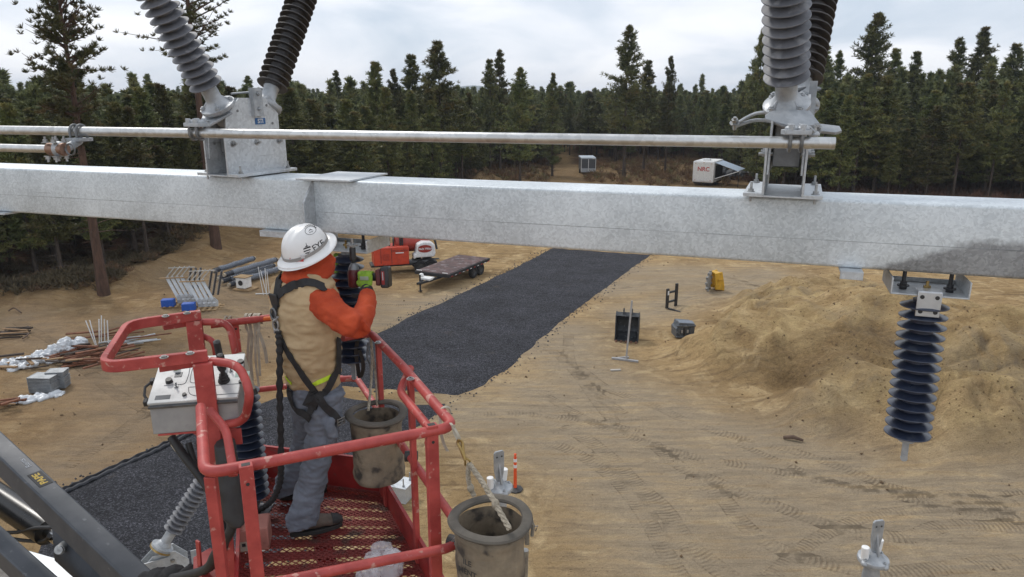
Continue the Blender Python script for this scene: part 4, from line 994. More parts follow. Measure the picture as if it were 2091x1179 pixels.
# ------------------------------------------------------------------ hanging insulators under the beam
def hanging(sx0, sx1, lean_to, label, nshed, L, plate=True, ipx=None):
    a, b = s_at(sx0, 0, -BH), s_at(sx1, 0, -BH); mid = (a+b)/2; ww = b-a
    O = BL(mid, .11, -BH)
    root = new_empty('suspension_insulator', O, label, 'insulator', 'insulators hanging below the beam')
    ax3 = (bdir, bn, bu)
    m = MB(); m.box(O-bu*.098, (ww, .27, .007), ax3); m.box(O-bu*.088-bn*.135, (ww, .007, .026), ax3); m.box(O-bu*.062-bdir*(ww/2-.0035), (.007, .27, .075), ax3); m.box(O-bu*.062+bdir*(ww/2-.0035), (.007, .27, .075), ax3)
    m.build('channel_bracket', GALV, root, .002)
    for k in (-.30, .30):
        m = MB(); q = O+bdir*(ww*k)-bu*.094+bn*.045; m.cyl(q, q+bu*.115, .009, n=8); m.cyl(q, q+bu*.014, .017, n=6); m.cyl(q+bu*.014, q+bu*.02, .026, n=14); m.cyl(q+bu*.02, q+bu*.036, .015, n=6); m.build('hanger_bolt', TOOLK, root)
    top = O-bu*.10+bn*.06
    q = top+bu*.02; m = MB(); m.cyl(q-bu*.02, q+bu*.035, .007, n=8); m.cyl(q, q+bu*.014, .016, n=6); m.build('centre_bolt', BRASS, root)
    axd = (Vector(lean_to)).normalized()
    p0 = top+axd*.03
    m = MB(); m.cyl(top, p0+axd*.01, .032, n=20); m.build('end_cap', CAST, root)
    prof = [(r, h) for r, h in shed_profile(L, nshed, .050, .102, .22)]
    # sheds open downwards: build along the reversed axis so that rims droop away from the beam
    e_ = p0+axd*L; q = MB(); q.lathe(prof, e_, -axd, 44); q.build('shed_stack', SHEDB, root, ang=50)
    m = MB(); m.cyl(e_, e_+axd*.025, .036, n=20); m.box(e_+axd*.07, (.028, .012, .09), (bdir, bn, axd)); m.cyl(e_+axd*.115-bn*.007, e_+axd*.115+bn*.007, .016, n=16); m.build('end_eye', CAST, root, .001)
    if plate:
        c = top+bn*.085-bu*.035; m = MB(); m.box(c, (.098, .007, .115), ax3); m.box(top+bn*.04+bu*.0225+bn*.01, (.098, .07, .006), ax3); q = m.build('hanger_plate', simple('bare_aluminium_plate', (.58, .60, .62), .35, .6), root, .004)
        for i in (-1, 1):
            for j in (-1, 1):
                m = MB(); m.cyl(c+bdir*(.030*i)+bu*(.034*j)+bn*.0035, c+bdir*(.030*i)+bu*(.034*j)+bn*.0045, .0095, n=14); m.build('bolt_hole', TOOLK, q)
    return root
hanging(1822, 1985, V(-.0, -.035, -1), 'dark blue ribbed insulator hanging alone below the right end of the beam', 14, .68)
hanging(640, 752, V(0, -.0, -1), 'dark ribbed insulator hanging below the beam directly in front of the worker', 14, .68, plate=False)
# ------------------------------------------------------------------ lower beam with the next switch
LA = P(120, 1165, z=-5.0)
def LB_(s, off, h): return LA+bdir*s-bn*off+ZU*h
ax3 = (bdir, bn, ZU)
m = MB(); m.box(LB_(2.6, 0, -.15), (9.0, .30, .30), ax3)
low = m.build('lower_steel_beam', GALV, bev=.012); tag(low, 'lower galvanised beam glimpsed between the dark lift arms at bottom left', 'steel beam')
m = MB()
for s in (-.5, 5.2): m.box(LB_(s, 0, -.30-2.6), (.26, .26, 5.4), ax3)
m.build('column', GALV, low, .01)
def lower_unit():
    O = LB_(1.50, -.05, .15); root = new_empty('disconnect_switch', O, 'smaller switch on the lower beam with its ribbed insulator leaning right', 'disconnect switch')
    N = (RT*.8-V(0, .6, 0)).normalized(); N = V(.86, .50, 0); B = N.cross(ZU)*-1
    def L(n, b, u): return O+N*n+B*b+ZU*u
    a3 = (N, B, ZU)
    m = MB(); m.prism([L(-.30, -.07, .02), L(.28, -.07, .02), L(.30, -.07, .32), L(.18, -.07, .46), L(-.02, -.07, .46), L(-.22, -.07, .28)], B*.01); m.build('gearbox_plate', GALV, root, .001)
    m = MB(); m.prism([L(-.30, .07, .02), L(.28, .07, .02), L(.30, .07, .32), L(.18, .07, .46), L(-.02, .07, .46), L(-.22, .07, .28)], B*.01); m.build('gearbox_plate', GALV, root, .001)
    m = MB(); m.box(L(-.1, -.13, .14), (.62, .008, .2), a3); m.box(L(-.1, -.17, .04), (.62, .08, .008), a3); m.box(L(-.1, .13, .14), (.62, .008, .2), a3); m.build('foot_angle', GALV, root, .001)
    m = MB(); m.box(L(-.38, 0, .30), (.10, .22, .012), a3); m.box(L(-.12, -.1, .38), (.5, .012, .10), a3); m.box(L(.35, -.09, .34), (.06, .008, .16), a3); m.build('stop_bracket', CAST, root, .001)
    for q in ((-.2, -.076, .2), (.0, -.076, .35), (.15, -.076, .36), (.2, -.076, .15), (-.32, -.136, .16), (.1, -.136, .16)): bolt1(root, L(*q), -B, .016, .014, .02)
    ax = (N*.60+ZU*.80).normalized(); b0 = L(.08, 0, .50)
    m = MB(); m.lathe([(.04, -.08), (.07, -.03), (.11, -.02), (.11, .012), (.075, .02), (.06, .05), (.05, .06), (.05, .18), (.03, .181)], b0, ax, 26)
    q = insulator(root, 'insulator', b0+ax*.178, ax, 1.25, 24, .052, .097, SHEDG, .26); m.build('bearing_flange', CAST, q, .001)
    m = MB(); m.cyl(b0-ax*.03, b0-ax*.012, .115, n=26); m.build('gasket_ring', BRASS, q)
    m = MB(); m.cyl(L(.25, .05, .12), L(1.1, .05, .12), .045, n=16); m.build('drive_shaft', GALV, root)
lower_unit()
# terminal tops of the post insulators behind the lift
def post_top(px_, py_, z, label, rz):
    O = P(px_, py_, z=z); root = new_empty('post_insulator', O-ZU*2.0, label, 'post insulator', 'upright post insulators with terminals')
    c, s = math.cos(rz), math.sin(rz); Xa = V(c, s, 0); Ya = V(-s, c, 0)
    m = MB(); m.lathe([(.055, -.30), (.058, -.18), (.05, -.12), (.052, -.08), (.10, -.065), (.105, -.05), (.10, -.035), (.06, -.02), (.04, 0), (.03, .02), (.001, .021)], O, ZU, 26)
    for k in range(4):
        a = k*PI/2+.5; m.ball(O+V(.085*math.cos(a), .085*math.sin(a), -.055), .03, .03, .025)
        hexbolt(m, O+V(.085*math.cos(a), .085*math.sin(a), -.035), ZU, .012, .012, .02)
    m.build('terminal_flange', CAST, root)
    m = MB(); m.prism([O+Xa*a+ZU*b for a, b in ((-.022, .0), (.022, .0), (.042, .12), (.042, .245), (.03, .26), (-.03, .26), (-.042, .245), (-.042, .12))], Ya*.016); m.prism([O+Ya*a+ZU*b for a, b in ((.0, .0), (-.05, .0), (-.006, .16))], Xa*.014); m.build('terminal_pad', CAST, root, .003)
    for a in (-.02, .02):
        m = MB(); m.cyl(O+Xa*a+ZU*.215-Ya*.009, O+Xa*a+ZU*.215-Ya*.008, .007, n=10); m.build('bolt_hole', TOOLK, root)
    m = MB(); m.cyl(O+Xa*.06+Ya*.05+ZU*-.02, O+Xa*.07+Ya*.05+ZU*.07, .030, n=18); m.build('plastic_cap', WHT, root, .003); m = MB(); m.cyl(O-Xa*.07+ZU*-.03, O-Xa*.075+ZU*.06, .026, n=18); m.build('plastic_cap', WHT, root, .003)
    insulator(root, 'shed_stack', O-ZU*1.75, ZU, 1.45, 30, .055, .10, SHEDG, .25, 32)
    m = MB(); m.cyl(O-ZU*8.0+ZU*0, O-ZU*1.75, .06, .05, n=16); m.box(O-ZU*2.05, (.35, .30, .02)); m.build('pedestal', GALV, root, .002)
    return root
post_top(1019, 985, -2.80, 'upright post insulator top with white caps, showing just above the near canvas bucket', .5)
post_top(1785, 1130, -3.05, 'upright post insulator top with white caps, alone at the bottom right', .2)
# ------------------------------------------------------------------ lift arm
def box_beam(m, a, b, w_, h_, up=ZU):
    a = Vector(a); b = Vector(b); S, T, D = frame(b-a, up); m.box((a+b)/2, (w_, h_, (b-a).length), (S, T, D)); return m
root = new_empty('boom_lift_arm', P(330, 1290, D=3.7), 'dark grey painted lift arm with black cylinder and hoses rising from the lower left', 'lift arm')
a1, b1 = P(-330, 612, D=6.3), P(440, 1346, D=3.30)
m = MB(); box_beam(m, a1, b1, .14, .19); m.build('upper_arm', BOOMG, root, .012)
a2, b2 = P(-300, 822, D=6.2), P(330, 1108, D=4.2)
m = MB(); m.cyl(a2, P(100, 1086, D=4.70), .105, n=28); cy_ = m.build('hydraulic_cylinder', mat('gloss_black', (.012, .012, .013), (.02, .02, .02), 5, .28), root)
m = MB(); m.cyl(P(100, 1086, D=4.70), P(150, 1122, D=4.48), .05, n=18); m.build('piston_rod', simple('chrome_rod', (.5, .5, .5), .2, 1), cy_)
a3, b3 = P(-330, 812, D=5.9), P(330, 1420, D=3.45)
m = MB(); box_beam(m, a3, b3, .13, .17); m.build('lower_arm', BOOMG, root, .012)
# hinge cheek plates and pin
c = P(150, 1105, D=4.35); 
m = MB(); m.prism([P(112, 1066, D=4.50), P(170, 1090, D=4.36), P(300, 1210, D=3.90), P(240, 1250, D=3.98), P(118, 1140, D=4.46)], V(.02, .05, .01)); m.build('hinge_plate', BOOMG, root, .004)
pv = P(130, 1118, D=4.36); m = MB(); m.cyl(pv+V(0, .05, 0), pv+V(.01, -.06, .02), .036, n=24); m.cyl(pv+V(.01, -.055, .02), pv+V(.013, -.075, .028), .030, n=24); m.build('hinge_pin', BOLT, root, .003)
m = MB(); hexbolt(m, P(148, 1098, D=4.30), V(0, -1, .4), .022, .03, .035); m.build('pin_bolt', BRASS, root)
for i, (pp) in enumerate([[(-120, 1080, 5.0), (20, 1088, 4.75), (80, 1078, 4.6), (150, 1082, 4.4), (185, 1110, 4.22), (215, 1150, 4.08), (250, 1190, 3.95), (300, 1260, 3.8)],
                          [(115, 1050, 4.6), (125, 1068, 4.45), (160, 1100, 4.25), (205, 1150, 4.05), (240, 1190, 3.92), (280, 1250, 3.8)],
                          [(20, 1100, 4.8), (60, 1105, 4.7), (90, 1105, 4.6), (100, 1095, 4.55)]]):
    m = MB(); m.tube(spline([P(x, y, D=d) for x, y, d in pp], 6), [.014, .010, .014][i], 10); m.build('hydraulic_hose', BLK, root)
m = MB(); m.tube(spline([P(116, 1078, D=4.45), P(124, 1068, D=4.4), P(140, 1060, D=4.38)], 5), .006, 6); m.build('cable_tie', STRAPW, root)
m = MB(); m.box(P(440, 1330, D=3.6), (.30, .5, .3)); m.build('jib_head', BOOMG, root, .01)
# rental decal on the upper arm: lies on the arm's upper side face
S, T, Dd = frame(b1-a1, ZU)
nv = (P(82, 980, D=5)-V(0, 0, CZ)).normalized()*-1
def on_arm(px_, py_, fac):
    # intersect the sight line with the arm's top face
    n_ = T if T.z > 0 else -T
    p0 = a1+n_*(.095+.0015); r = ray(px_, py_); o = V(0, 0, CZ); t = (p0-o).dot(n_)/r.dot(n_); return o+r*t, n_
p_, n_ = on_arm(82, 978, 0)
dn = (b1-a1).normalized(); m = MB(); m.box(p_, (.17, .085, .002), (dn, n_.cross(dn), n_)); dp = m.build('decal', KWT, root)
xd = -dn; yd = n_.cross(xd)
link('lettering', text_mesh('PAPE', .062, p_+n_*.0015, xd, yd, .0005, bold=.002), YWT, dp)
p_, n_ = on_arm(52, 946, 0); link('lettering', text_mesh('Rents', .05, p_, xd, yd, .001), simple('pale_lettering', (.4, .42, .45)), root)
# ------------------------------------------------------------------ lift basket
ZT, ZM, ZF = -1.40, -1.93, -2.50
root = BK = new_empty('lift_basket', P(640, 1085, z=ZF), 'scratched red tubular work basket of the lift with a mesh floor', 'lift basket')
def zt(x, y, z=ZT): return P(x, y, z=z)
NL, NR, FR, FL = zt(418, 968), zt(928, 872), zt(757, 680), zt(462, 657)
def tube(pts, r, name, mt=RED, fr=.06, n=12, k=5, flat=None):
    m = MB(); m.tube(fillet(pts, fr, k), r, n, flat=flat); return m.build(name, mt, root)
RT_ = .0235
tube([zt(410, 832), NL, NR, zt(826, 752), zt(757, 680), zt(700, 690, ZT+.02)], RT_, 'top_rail', fr=.075)
tube([zt(700, 641), zt(560, 648), zt(430, 664)], RT_, 'top_rail', fr=.05)
# dropped inner rail of the side gate
tube([zt(838, 752, -1.42), zt(816, 800, -1.47), zt(884, 884, -1.47), zt(876, 905, -1.47)], .021, 'gate_rail')
# mid rails
NLm, NRm, FRm, FLm = [V(q.x, q.y, CZ+ZM) for q in (NL, NR, FR, FL)]
tube([zt(690, 775, ZM), zt(728, 772, ZM), zt(835, 930, ZM), zt(947, 1090, ZM), zt(925, 1118, ZM), zt(800, 1142, ZM), zt(560, 1190, ZM), NLm], RT_*.92, 'mid_rail', fr=.06)
tube([zt(440, 806, ZM), zt(590, 789, ZM), zt(700, 772, ZM)], RT_*.85, 'mid_rail', fr=.04)
# posts: flat rectangular bars down to the floor
def post(px_, py_, wdt=.045, dpt=.03, top=ZT, name='post', dirv=None, extra=.0, bot=ZF, mt=RED):
    q = P(px_, py_, z=top); d = (dirv or (NR-NL)).normalized(); n = d.cross(ZU)
    m = MB(); m.box(V(q.x, q.y, CZ+(top+extra+bot)/2), (wdt, dpt, top+extra-bot), (d, n, ZU)); o = m.build(name, mt, root, .003)
    m = MB(); m.box(V(q.x, q.y, CZ+top+extra+.0005), (wdt*.62, dpt*.62, .001), (d, n, ZU)); m.build('post_bore', BLK, o)
    for zz in (top-.045,):
        m = MB(); m.cyl(V(q.x, q.y, CZ+zz)-n*-(dpt/2+.001), V(q.x, q.y, CZ+zz)+n*(dpt/2+.003), .007, n=10); m.build('bolt_hole', BLK, o)
    return o
side = (FR-NR)
post(772, 698, .042, .028, dirv=side); post(838, 772, .042, .028, dirv=side)
post(881, 880, .052, .04, extra=.03); post(503, 963, .052, .04, extra=.03)
post(480, 657, .04, .03); post(640, 648, .04, .03)
for (x, y, z) in ((882, 905, -1.45), (868, 935, -1.55)):
    pass
for p_, ax_ in ((zt(838, 774, ZT+.024), ZU), (zt(772, 700, ZT+.02), ZU)):
    bolt1(root, p_, ax_, .014, .008, .008)
m = MB(); c = P(838, 932, z=ZM+.0); m.cyl(c-V(.03, 0, 0), c+V(.04, 0, .0), .030, n=18); m.build('rubber_stop', BLK, root)
c = P(925, 1105, z=ZM); m = MB(); m.cyl(c-V(.02, .0, 0), c+V(.03, -.02, .0), .032, n=18); m.build('rubber_stop', BLK, root); bolt1(root, c+V(.025, -.03, .01), V(.3, -1, .2), .022, .014, .02)
# floor: expanded mesh on slats
def FP(u, v, z=ZF):
    """u 0..1 left to right, v 0..1 near to far"""
    a = NL.lerp(NR, u); b = FL.lerp(FR, u); q = a.lerp(b, v); return V(q.x, q.y, CZ+z)
vs, fs = [], []
nu, nv = 44, 96; wd = .0019
for j in range(nv+1):
    for sgn in (0, 1):
        pass
m = MB(); V3 = []; F3 = []
def barq(a, b, w_=.0027, h_=.003):
    d = (b-a); s_ = d.cross(ZU).normalized()*w_; i = len(V3); hz_ = ZU*h_
    V3.extend([a-s_, a+s_, b+s_, b-s_, a-s_+hz_, a+s_+hz_, b+s_+hz_, b-s_+hz_]); F3.extend([(i+4, i+5, i+6, i+7), (i, i+3, i+2, i+1), (i, i+1, i+5, i+4), (i+3, i+7, i+6, i+2), (i, i+4, i+7, i+3), (i+1, i+2, i+6, i+5)])
for i in range(nu):
    for j in range(nv):
        if (i+j) % 2 == 0:
            a = FP((i)/nu, (j+.5)/nv); b = FP((i+1)/nu, (j+.5)/nv)
            p0 = FP(i/nu, j/nv); p1 = FP((i+1)/nu, (j+1)/nv); barq(p0, p1)
        else:
            p0 = FP(i/nu, (j+1)/nv); p1 = FP((i+1)/nu, j/nv); barq(p0, p1)
m.add(V3, F3); m.build('floor_mesh', REDF, root, ang=1)
for k in range(15):
    v = .03+k*.0675; m = MB(); m.prism([FP(.0, v, ZF-.006), FP(1, v, ZF-.006), FP(1, v+.040, ZF-.006), FP(0, v+.040, ZF-.006)], ZU*.006); m.build('floor_slat', REDF, root)
for u in (0, 1):
    m = MB(); a, b = FP(u, -.02, ZF-.03), FP(u, 1.02, ZF-.03); box_beam(m, a, b, .05, .05); m.build('floor_frame', REDD, root, .003)
for v in (0, 1):
    m = MB(); a, b = FP(0, v, ZF-.03), FP(1, v, ZF-.03); box_beam(m, a, b, .05, .05); m.build('floor_frame', REDD, root, .003)
m = MB(); a, b = FP(.5, -.02, ZF-.07), FP(.5, 1.02, ZF-.07); box_beam(m, a, b, .10, .08); m.build('floor_beam', REDD, root, .003)
# toe boards
for (a, b, h_) in ((FP(1, -.01), FP(1, 1.0), .16), (FP(0, 1.0), FP(1, 1.0), .24), (FP(0, .0), FP(0, 1.0), .16)):
    d = (b-a).normalized(); n = d.cross(ZU); m = MB(); m.box((a+b)/2+ZU*(h_/2), ((b-a).length, .005, h_), (d, n, ZU)); m.box((a+b)/2+ZU*h_+n*.008, ((b-a).length, .02, .005), (d, n, ZU)); m.build('toe_board', REDD, root, .001)
# control station guard: two plate posts with forks and a flat-bar hoop
def plate_post(tx, ty, bx, wd_, zt_, zb_):
    a = P(tx, ty, z=zt_); d = (FL-NL).normalized(); n = d.cross(ZU)
    vw = (V(1, .25, 0)).normalized(); nn = vw.cross(ZU)
    m = MB(); m.box(V(a.x, a.y, CZ+(zt_+zb_)/2), (wd_, .035, zt_-zb_), (vw, nn, ZU)); return m.build('guard_post', RED, root, .003), a
pA, qA = plate_post(396, 655, 0, .085, -1.25, -2.5)
pB, qB = plate_post(414, 742, 0, .088, -1.25, -2.5)
m = MB(); 
hoop = fillet([P(424, 726, z=-1.22), P(205, 752, z=-1.22), P(262, 664, z=-1.22), P(410, 643, z=-1.22)], .10, 6)
pr = []
for p_ in hoop: pr.append(p_)
mm = MB()
W_ = [ZU*.028]*len(pr); mm.strip(pr, W_, .03); mm.build('guard_hoop', RED, root, .003)
for (x0, y0, x1, y1) in ((428, 737, 325, 752), (412, 655, 333, 668)):
    a, b = P(x0, y0, z=-1.275), P(x1, y1, z=-1.275); m = MB(); box_beam(m, a, b, .05, .03); m.build('guard_bracket', RED, root, .003)
for (x, y) in ((388, 722), (335, 730), (382, 640), (338, 646)):
    bolt1(root, P(x, y, z=-1.19), ZU, .014, .008, .01)
# guard loops beside the posts
tube([P(430, 738, z=-1.26), P(487, 744, z=-1.27), P(512, 800, z=-1.37), P(500, 862, z=-1.56), P(448, 868, z=-1.60)], .0215, 'guard_loop', fr=.09, k=7)
tube([P(412, 658, z=-1.27), P(468, 658, z=-1.28), P(484, 735, z=-1.50), P(486, 790, z=-1.8)], .0215, 'guard_loop', fr=.09, k=7)
tube([P(408, 684, z=-1.36), P(436, 696, z=-1.38), P(441, 722, z=-1.48), P(442, 790, z=-1.8)], .018, 'guard_loop', fr=.05)
tube([P(428, 838, z=-1.44), P(462, 878, z=-1.50), P(476, 960, z=-1.62), P(476, 972, z=-1.64)], .020, 'guard_loop', fr=.05)
m = MB(); a = P(430, 1010, D=2.62); 
box_beam(m, P(430, 972, D=2.50), V(P(430, 972, D=2.50).x, 2.50, CZ-2.5), .045, .03, V(0, 1, 0)); m.build('post', RED, root, .003)
# plates and bracket under the basket
m = MB(); m.prism([P(395, 1175, z=-2.55), P(395, 1140, z=-2.50), P(430, 1120, z=-2.50), P(520, 1200, z=-2.55), P(430, 1240, z=-2.6)], ZU*.012); m.build('mount_plate', RED, root, .002)
m = MB(); box_beam(m, P(404, 1105, z=-2.30), P(410, 1175, z=-2.52), .012, .03); m.build('mount_lug', RED, root, .002)
# cross brace tubes low on the side seen through the gate
# ------------------------------------------------------------------ control console
c0 = P(315, 890, D=3.30); 
root = CS = new_empty('control_console', P(400, 890, D=3.3), 'battered grey control box with a white switch panel on the basket side', 'control box')
F0 = P(313, 888, D=3.22); F1 = P(492, 888, D=3.30); T0 = P(318, 822, D=3.24); T1 = P(490, 815, D=3.32)
bx = (F1-F0); bx.z = 0; bw = bx.length; bx.normalize(); by = ZU.cross(bx)
F0z = F0.z; hz0 = P(318, 824, D=3.24).z-F0z
def CB(a, b, c): return V(F0.x, F0.y, F0z)+bx*a+by*b+ZU*c
dp = .30; hb = hz0; ht = hz0+.115
m = MB(); m.prism([CB(0, 0, 0), CB(0, 0, hb), CB(0, dp, ht), CB(0, dp, 0)], bx*.001); m = MB()
vs = [CB(0, 0, 0), CB(bw, 0, 0), CB(bw, dp, 0), CB(0, dp, 0), CB(0, 0, hb), CB(bw, 0, hb), CB(bw, dp, ht), CB(0, dp, ht)]
m.add(vs, [(0, 1, 5, 4), (1, 2, 6, 5), (2, 3, 7, 6), (3, 0, 4, 7), (4, 5, 6, 7), (3, 2, 1, 0)]); m.build('box', BOXG, root, .004)
pu = (CB(0, dp, ht)-CB(0, 0, hb)).normalized(); pn = bx.cross(pu)
if pn.z < 0: pn = -pn
def PN(a, b, c=0): return CB(0, 0, hb)+bx*a+pu*b+pn*(c+.012)
plen = (CB(0, dp, ht)-CB(0, 0, hb)).length
m = MB(); m.box(PN(bw/2, plen/2, -.003), (bw+.012, plen+.012, .014), (bx, pu, pn)); lid = m.build('panel', PANEL, root, .003)
m = MB(); m.box(PN(bw/2, -.012, -.02), (bw+.006, .012, .012), (bx, pu, pn)); m.build('panel_edge', STEELD, root)
def gauge(a, b, r, h, mt, nm): m = MB(); m.cyl(PN(a, b, .004), PN(a, b, .004+h), r, r*.85, n=18); return m.build(nm, mt, lid)
DG = simple('panel_grey', (.12, .13, .14)); 
for (a, b, r, h, mt, nm) in [(.085, .245, .022, .012, simple('green_base', (.2, .3, .1)), 'knob'), (.085, .245, .017, .03, TOOLK, 'knob'), (.07, .14, .018, .02, TOOLK, 'knob'), (.40, .255, .018, .012, TOOLK, 'knob'), (.16, .035, .011, .010, TOOLK, 'button'), (.42, .10, .012, .012, TOOLK, 'button')]: gauge(a, b, r, h, mt, nm)
for (a, b) in ((.21, .245), (.21, .215), (.215, .165), (.215, .135), (.11, .10), (.24, .10), (.36, .19), (.30, .245)):
    m = MB(); m.cyl(PN(a, b, .004), PN(a, b, .010), .010, n=12); m.cyl(PN(a, b, .010), PN(a+.002, b+.004, .030), .0035, .005, n=8); m.build('toggle_switch', STEELD, lid)
m = MB(); m.box(PN(.105, .19, .0045), (.036, .036, .003), (bx, pu, pn)); m.build('display', simple('display_glass', (.05, .06, .07), .2), lid, .002)
m = MB(); m.box(PN(.06, .03, .0045), (.07, .03, .001), (bx, pu, pn)); m.build('warning_label', DG, lid)
m = MB(); m.box(PN(.42, .16, .0045), (.07, .04, .001), (bx, pu, pn)); m.build('load_chart', simple('pale_green_chart', (.30, .42, .36)), lid)
for pts in ([(.04, .27), (.15, .27), (.155, .19), (.15, .115), (.05, .115)], [(.17, .275), (.165, .2), (.17, .12), (.29, .12)], [(.17, .09), (.18, .04), (.22, .02), (.42, .02)], [(.17, .09), (.44, .09)], [(.33, .27), (.33, .12)]):
    m = MB(); q = [PN(a, b, .0045) for a, b in pts]; m.strip(spline(q, 4), pu*.0018, .001) if False else m.tube(fillet(q, .02, 3), .0016, 5); m.build('panel_line', DG, lid)
m = MB(); m.tube(spline([PN(.33, .13, .0), PN(.335, .135, .06), PN(.34, .14, .10)], 4), [.018, .016, .012]+[.012]*6, 12); 
m = MB(); m.lathe([(.030, 0), (.028, .012), (.022, .016), (.024, .03), (.018, .034), (.02, .046), (.012, .05), (.012, .07), (.020, .085), (.019, .17), (.014, .18), (.0, .182)], PN(.335, .12, .0), (pn+bx*.05).normalized(), 18); m.build('joystick', BLK, root)
m = MB(); m.lathe([(.026, 0), (.026, .014), (.02, .018), (.022, .03), (.015, .034), (.012, .07), (.018, .085), (.018, .17), (.0, .178)], PN(.31, .235, .0), (pn).normalized(), 18); m.build('joystick', BLK, root)
for b_ in (.02, .17):
    m = MB(); m.box(PN(-.018, b_, -.012), (.02, .03, .03), (bx, pu, pn)); m.build('side_latch', BLK, root, .003)
m = MB(); m.tube([PN(-.012, .05, -.03)+V(-.008, 0, 0), PN(-.04, .08, -.02), PN(-.045, .13, -.01), PN(-.012, .18, -.01)], .007, 7); m.build('cable', BLK, root)
m = MB(); m.box(CB(bw*.5, dp*.5, -.006), (bw*.9, dp, .010), (bx, by, ZU)); m.prism([CB(bw*.42, 0.02, -.012), CB(bw, .02, -.012), CB(bw, .02, -.10), CB(bw*.65, .02, -.10)], by*.012); m.build('support_bracket', RED, root, .002)
# hoses and black bag beneath the console
root = new_empty('hose_bundle', P(430, 1000, D=3.15), 'black hoses and cables running down from under the control box', 'hoses')
for pp, r_ in (([(350, 893, 3.4), (375, 930, 3.35), (420, 990, 3.3), (445, 1045, 3.25), (460, 1100, 3.2), (440, 1150, 3.3), (400, 1175, 3.45)], .022), ([(385, 905, 3.4), (400, 950, 3.35), (430, 1000, 3.3), (450, 1060, 3.22)], .016), ([(405, 905, 3.35), (425, 960, 3.3), (452, 1010, 3.25), (470, 1080, 3.2)], .016), ([(470, 1010, 3.15), (472, 1080, 3.1), (440, 1130, 3.2), (415, 1165, 3.3), (330, 1185, 3.5)], .024)):
    m = MB(); m.tube(spline([P(x, y, D=d) for x, y, d in pp], 6), r_, 10); m.build('hose', BLK, root)
m = MB(); a = P(357, 905, D=3.39); b = P(366, 917, D=3.37); m.tube([a, b], .0235, 10); m.build('hose_label', STRAPW, root)
# black cloth wrapped round the hoses, low left of the basket
m = MB()
for i in range(14):
    t = i/13; q = P(300+140*t, 1184-math.sin(t*3)*6+7*math.sin(i*2.1), D=3.55-.15*t); m.ball(q, .06+.012*math.sin(i*3), .06, .035+.01*math.cos(i*2.3))
me = fuse(m, .012, 3, [(.012, 14, 14, 20), (.006, 35, 35, 35)]); o = link('black_cloth', me, WEB); tag(o, 'crumpled black cloth cover wrapped over the hoses beside the lower insulator', 'cloth')
# black bag standing by the guard post
m = MB(); m.loft([(P(458, 905, D=3.2), V(.05, 0, 0), V(0, .06, 0)), (P(465, 960, D=3.17), V(.052, 0, 0), V(0, .06, 0)), (P(478, 1050, D=3.12), V(.055, 0, 0), V(0, .06, 0)), (P(488, 1072, D=3.1), V(.03, 0, 0), V(0, .04, 0))], 18)
me = fuse(m, .01, 3, [(.006, 18, 18, 8)]); tag(link('tool_bag', me, BLK), 'long black bag hanging upright behind the red guard post', 'bag')
# spare insulator standing in the basket
O = P(520, 1040, z=-2.44); tp = P(487, 830, z=-1.62); ax = (tp-O).normalized(); ax = (ZU+V(-.0, .0, 0)).normalized()
root = new_empty('spare_insulator', O, 'blue-grey ribbed insulator standing upright inside the basket behind the black bag', 'insulator')
m = MB(); m.lathe(shed_profile(.72, 15, .048, .098, .2), O+ZU*.09, ZU, 40); m.build('shed_stack', SHEDB, root, ang=50)
m = MB(); m.cyl(O+ZU*.03, O+ZU*.095, .035, n=20); m.box(O+V(.03, -.02, .012), (.16, .12, .012)); m.build('end_fitting', STEELD, root, .003)
m = MB(); m.cyl(O+ZU*.80, O+ZU*.86, .032, n=18); m.build('end_cap', CAST, root)
# ------------------------------------------------------------------ things in and on the basket
bxo = P(530, 1108, z=-2.5); root = None
XA = V(.97, .22, 0).normalized(); YA = V(-.22, .97, 0).normalized()
m = MB(); m.box(P(520, 1120, z=-2.5)+ZU*.07+YA*.05, (.17, .16, .145), (XA, YA, ZU)); o = m.build('wooden_block', mat('pink_worn_block', (.46, .20, .16), (.36, .15, .12), 6, .8, 0, .002, 60, c3=(.22, .08, .06), s3=12, t3=.60), bev=.008)
tag(o, 'faded pinkish red block with chipped corners standing on the basket floor', 'block'); 
lb_ = P(520, 1120, z=-2.5)+ZU*.07+YA*.05
m = MB(); m.box(lb_-YA*.0815+XA*-.045-ZU*.03, (.05, .001, .06), (XA, YA, ZU)); m.build('paper_label', STRAPW, o)
m = MB(); m.box(lb_-YA*.0825+XA*-.050-ZU*.02, (.02, .001, .02), (XA, YA, ZU)); m.build('label_print', KWT, o)
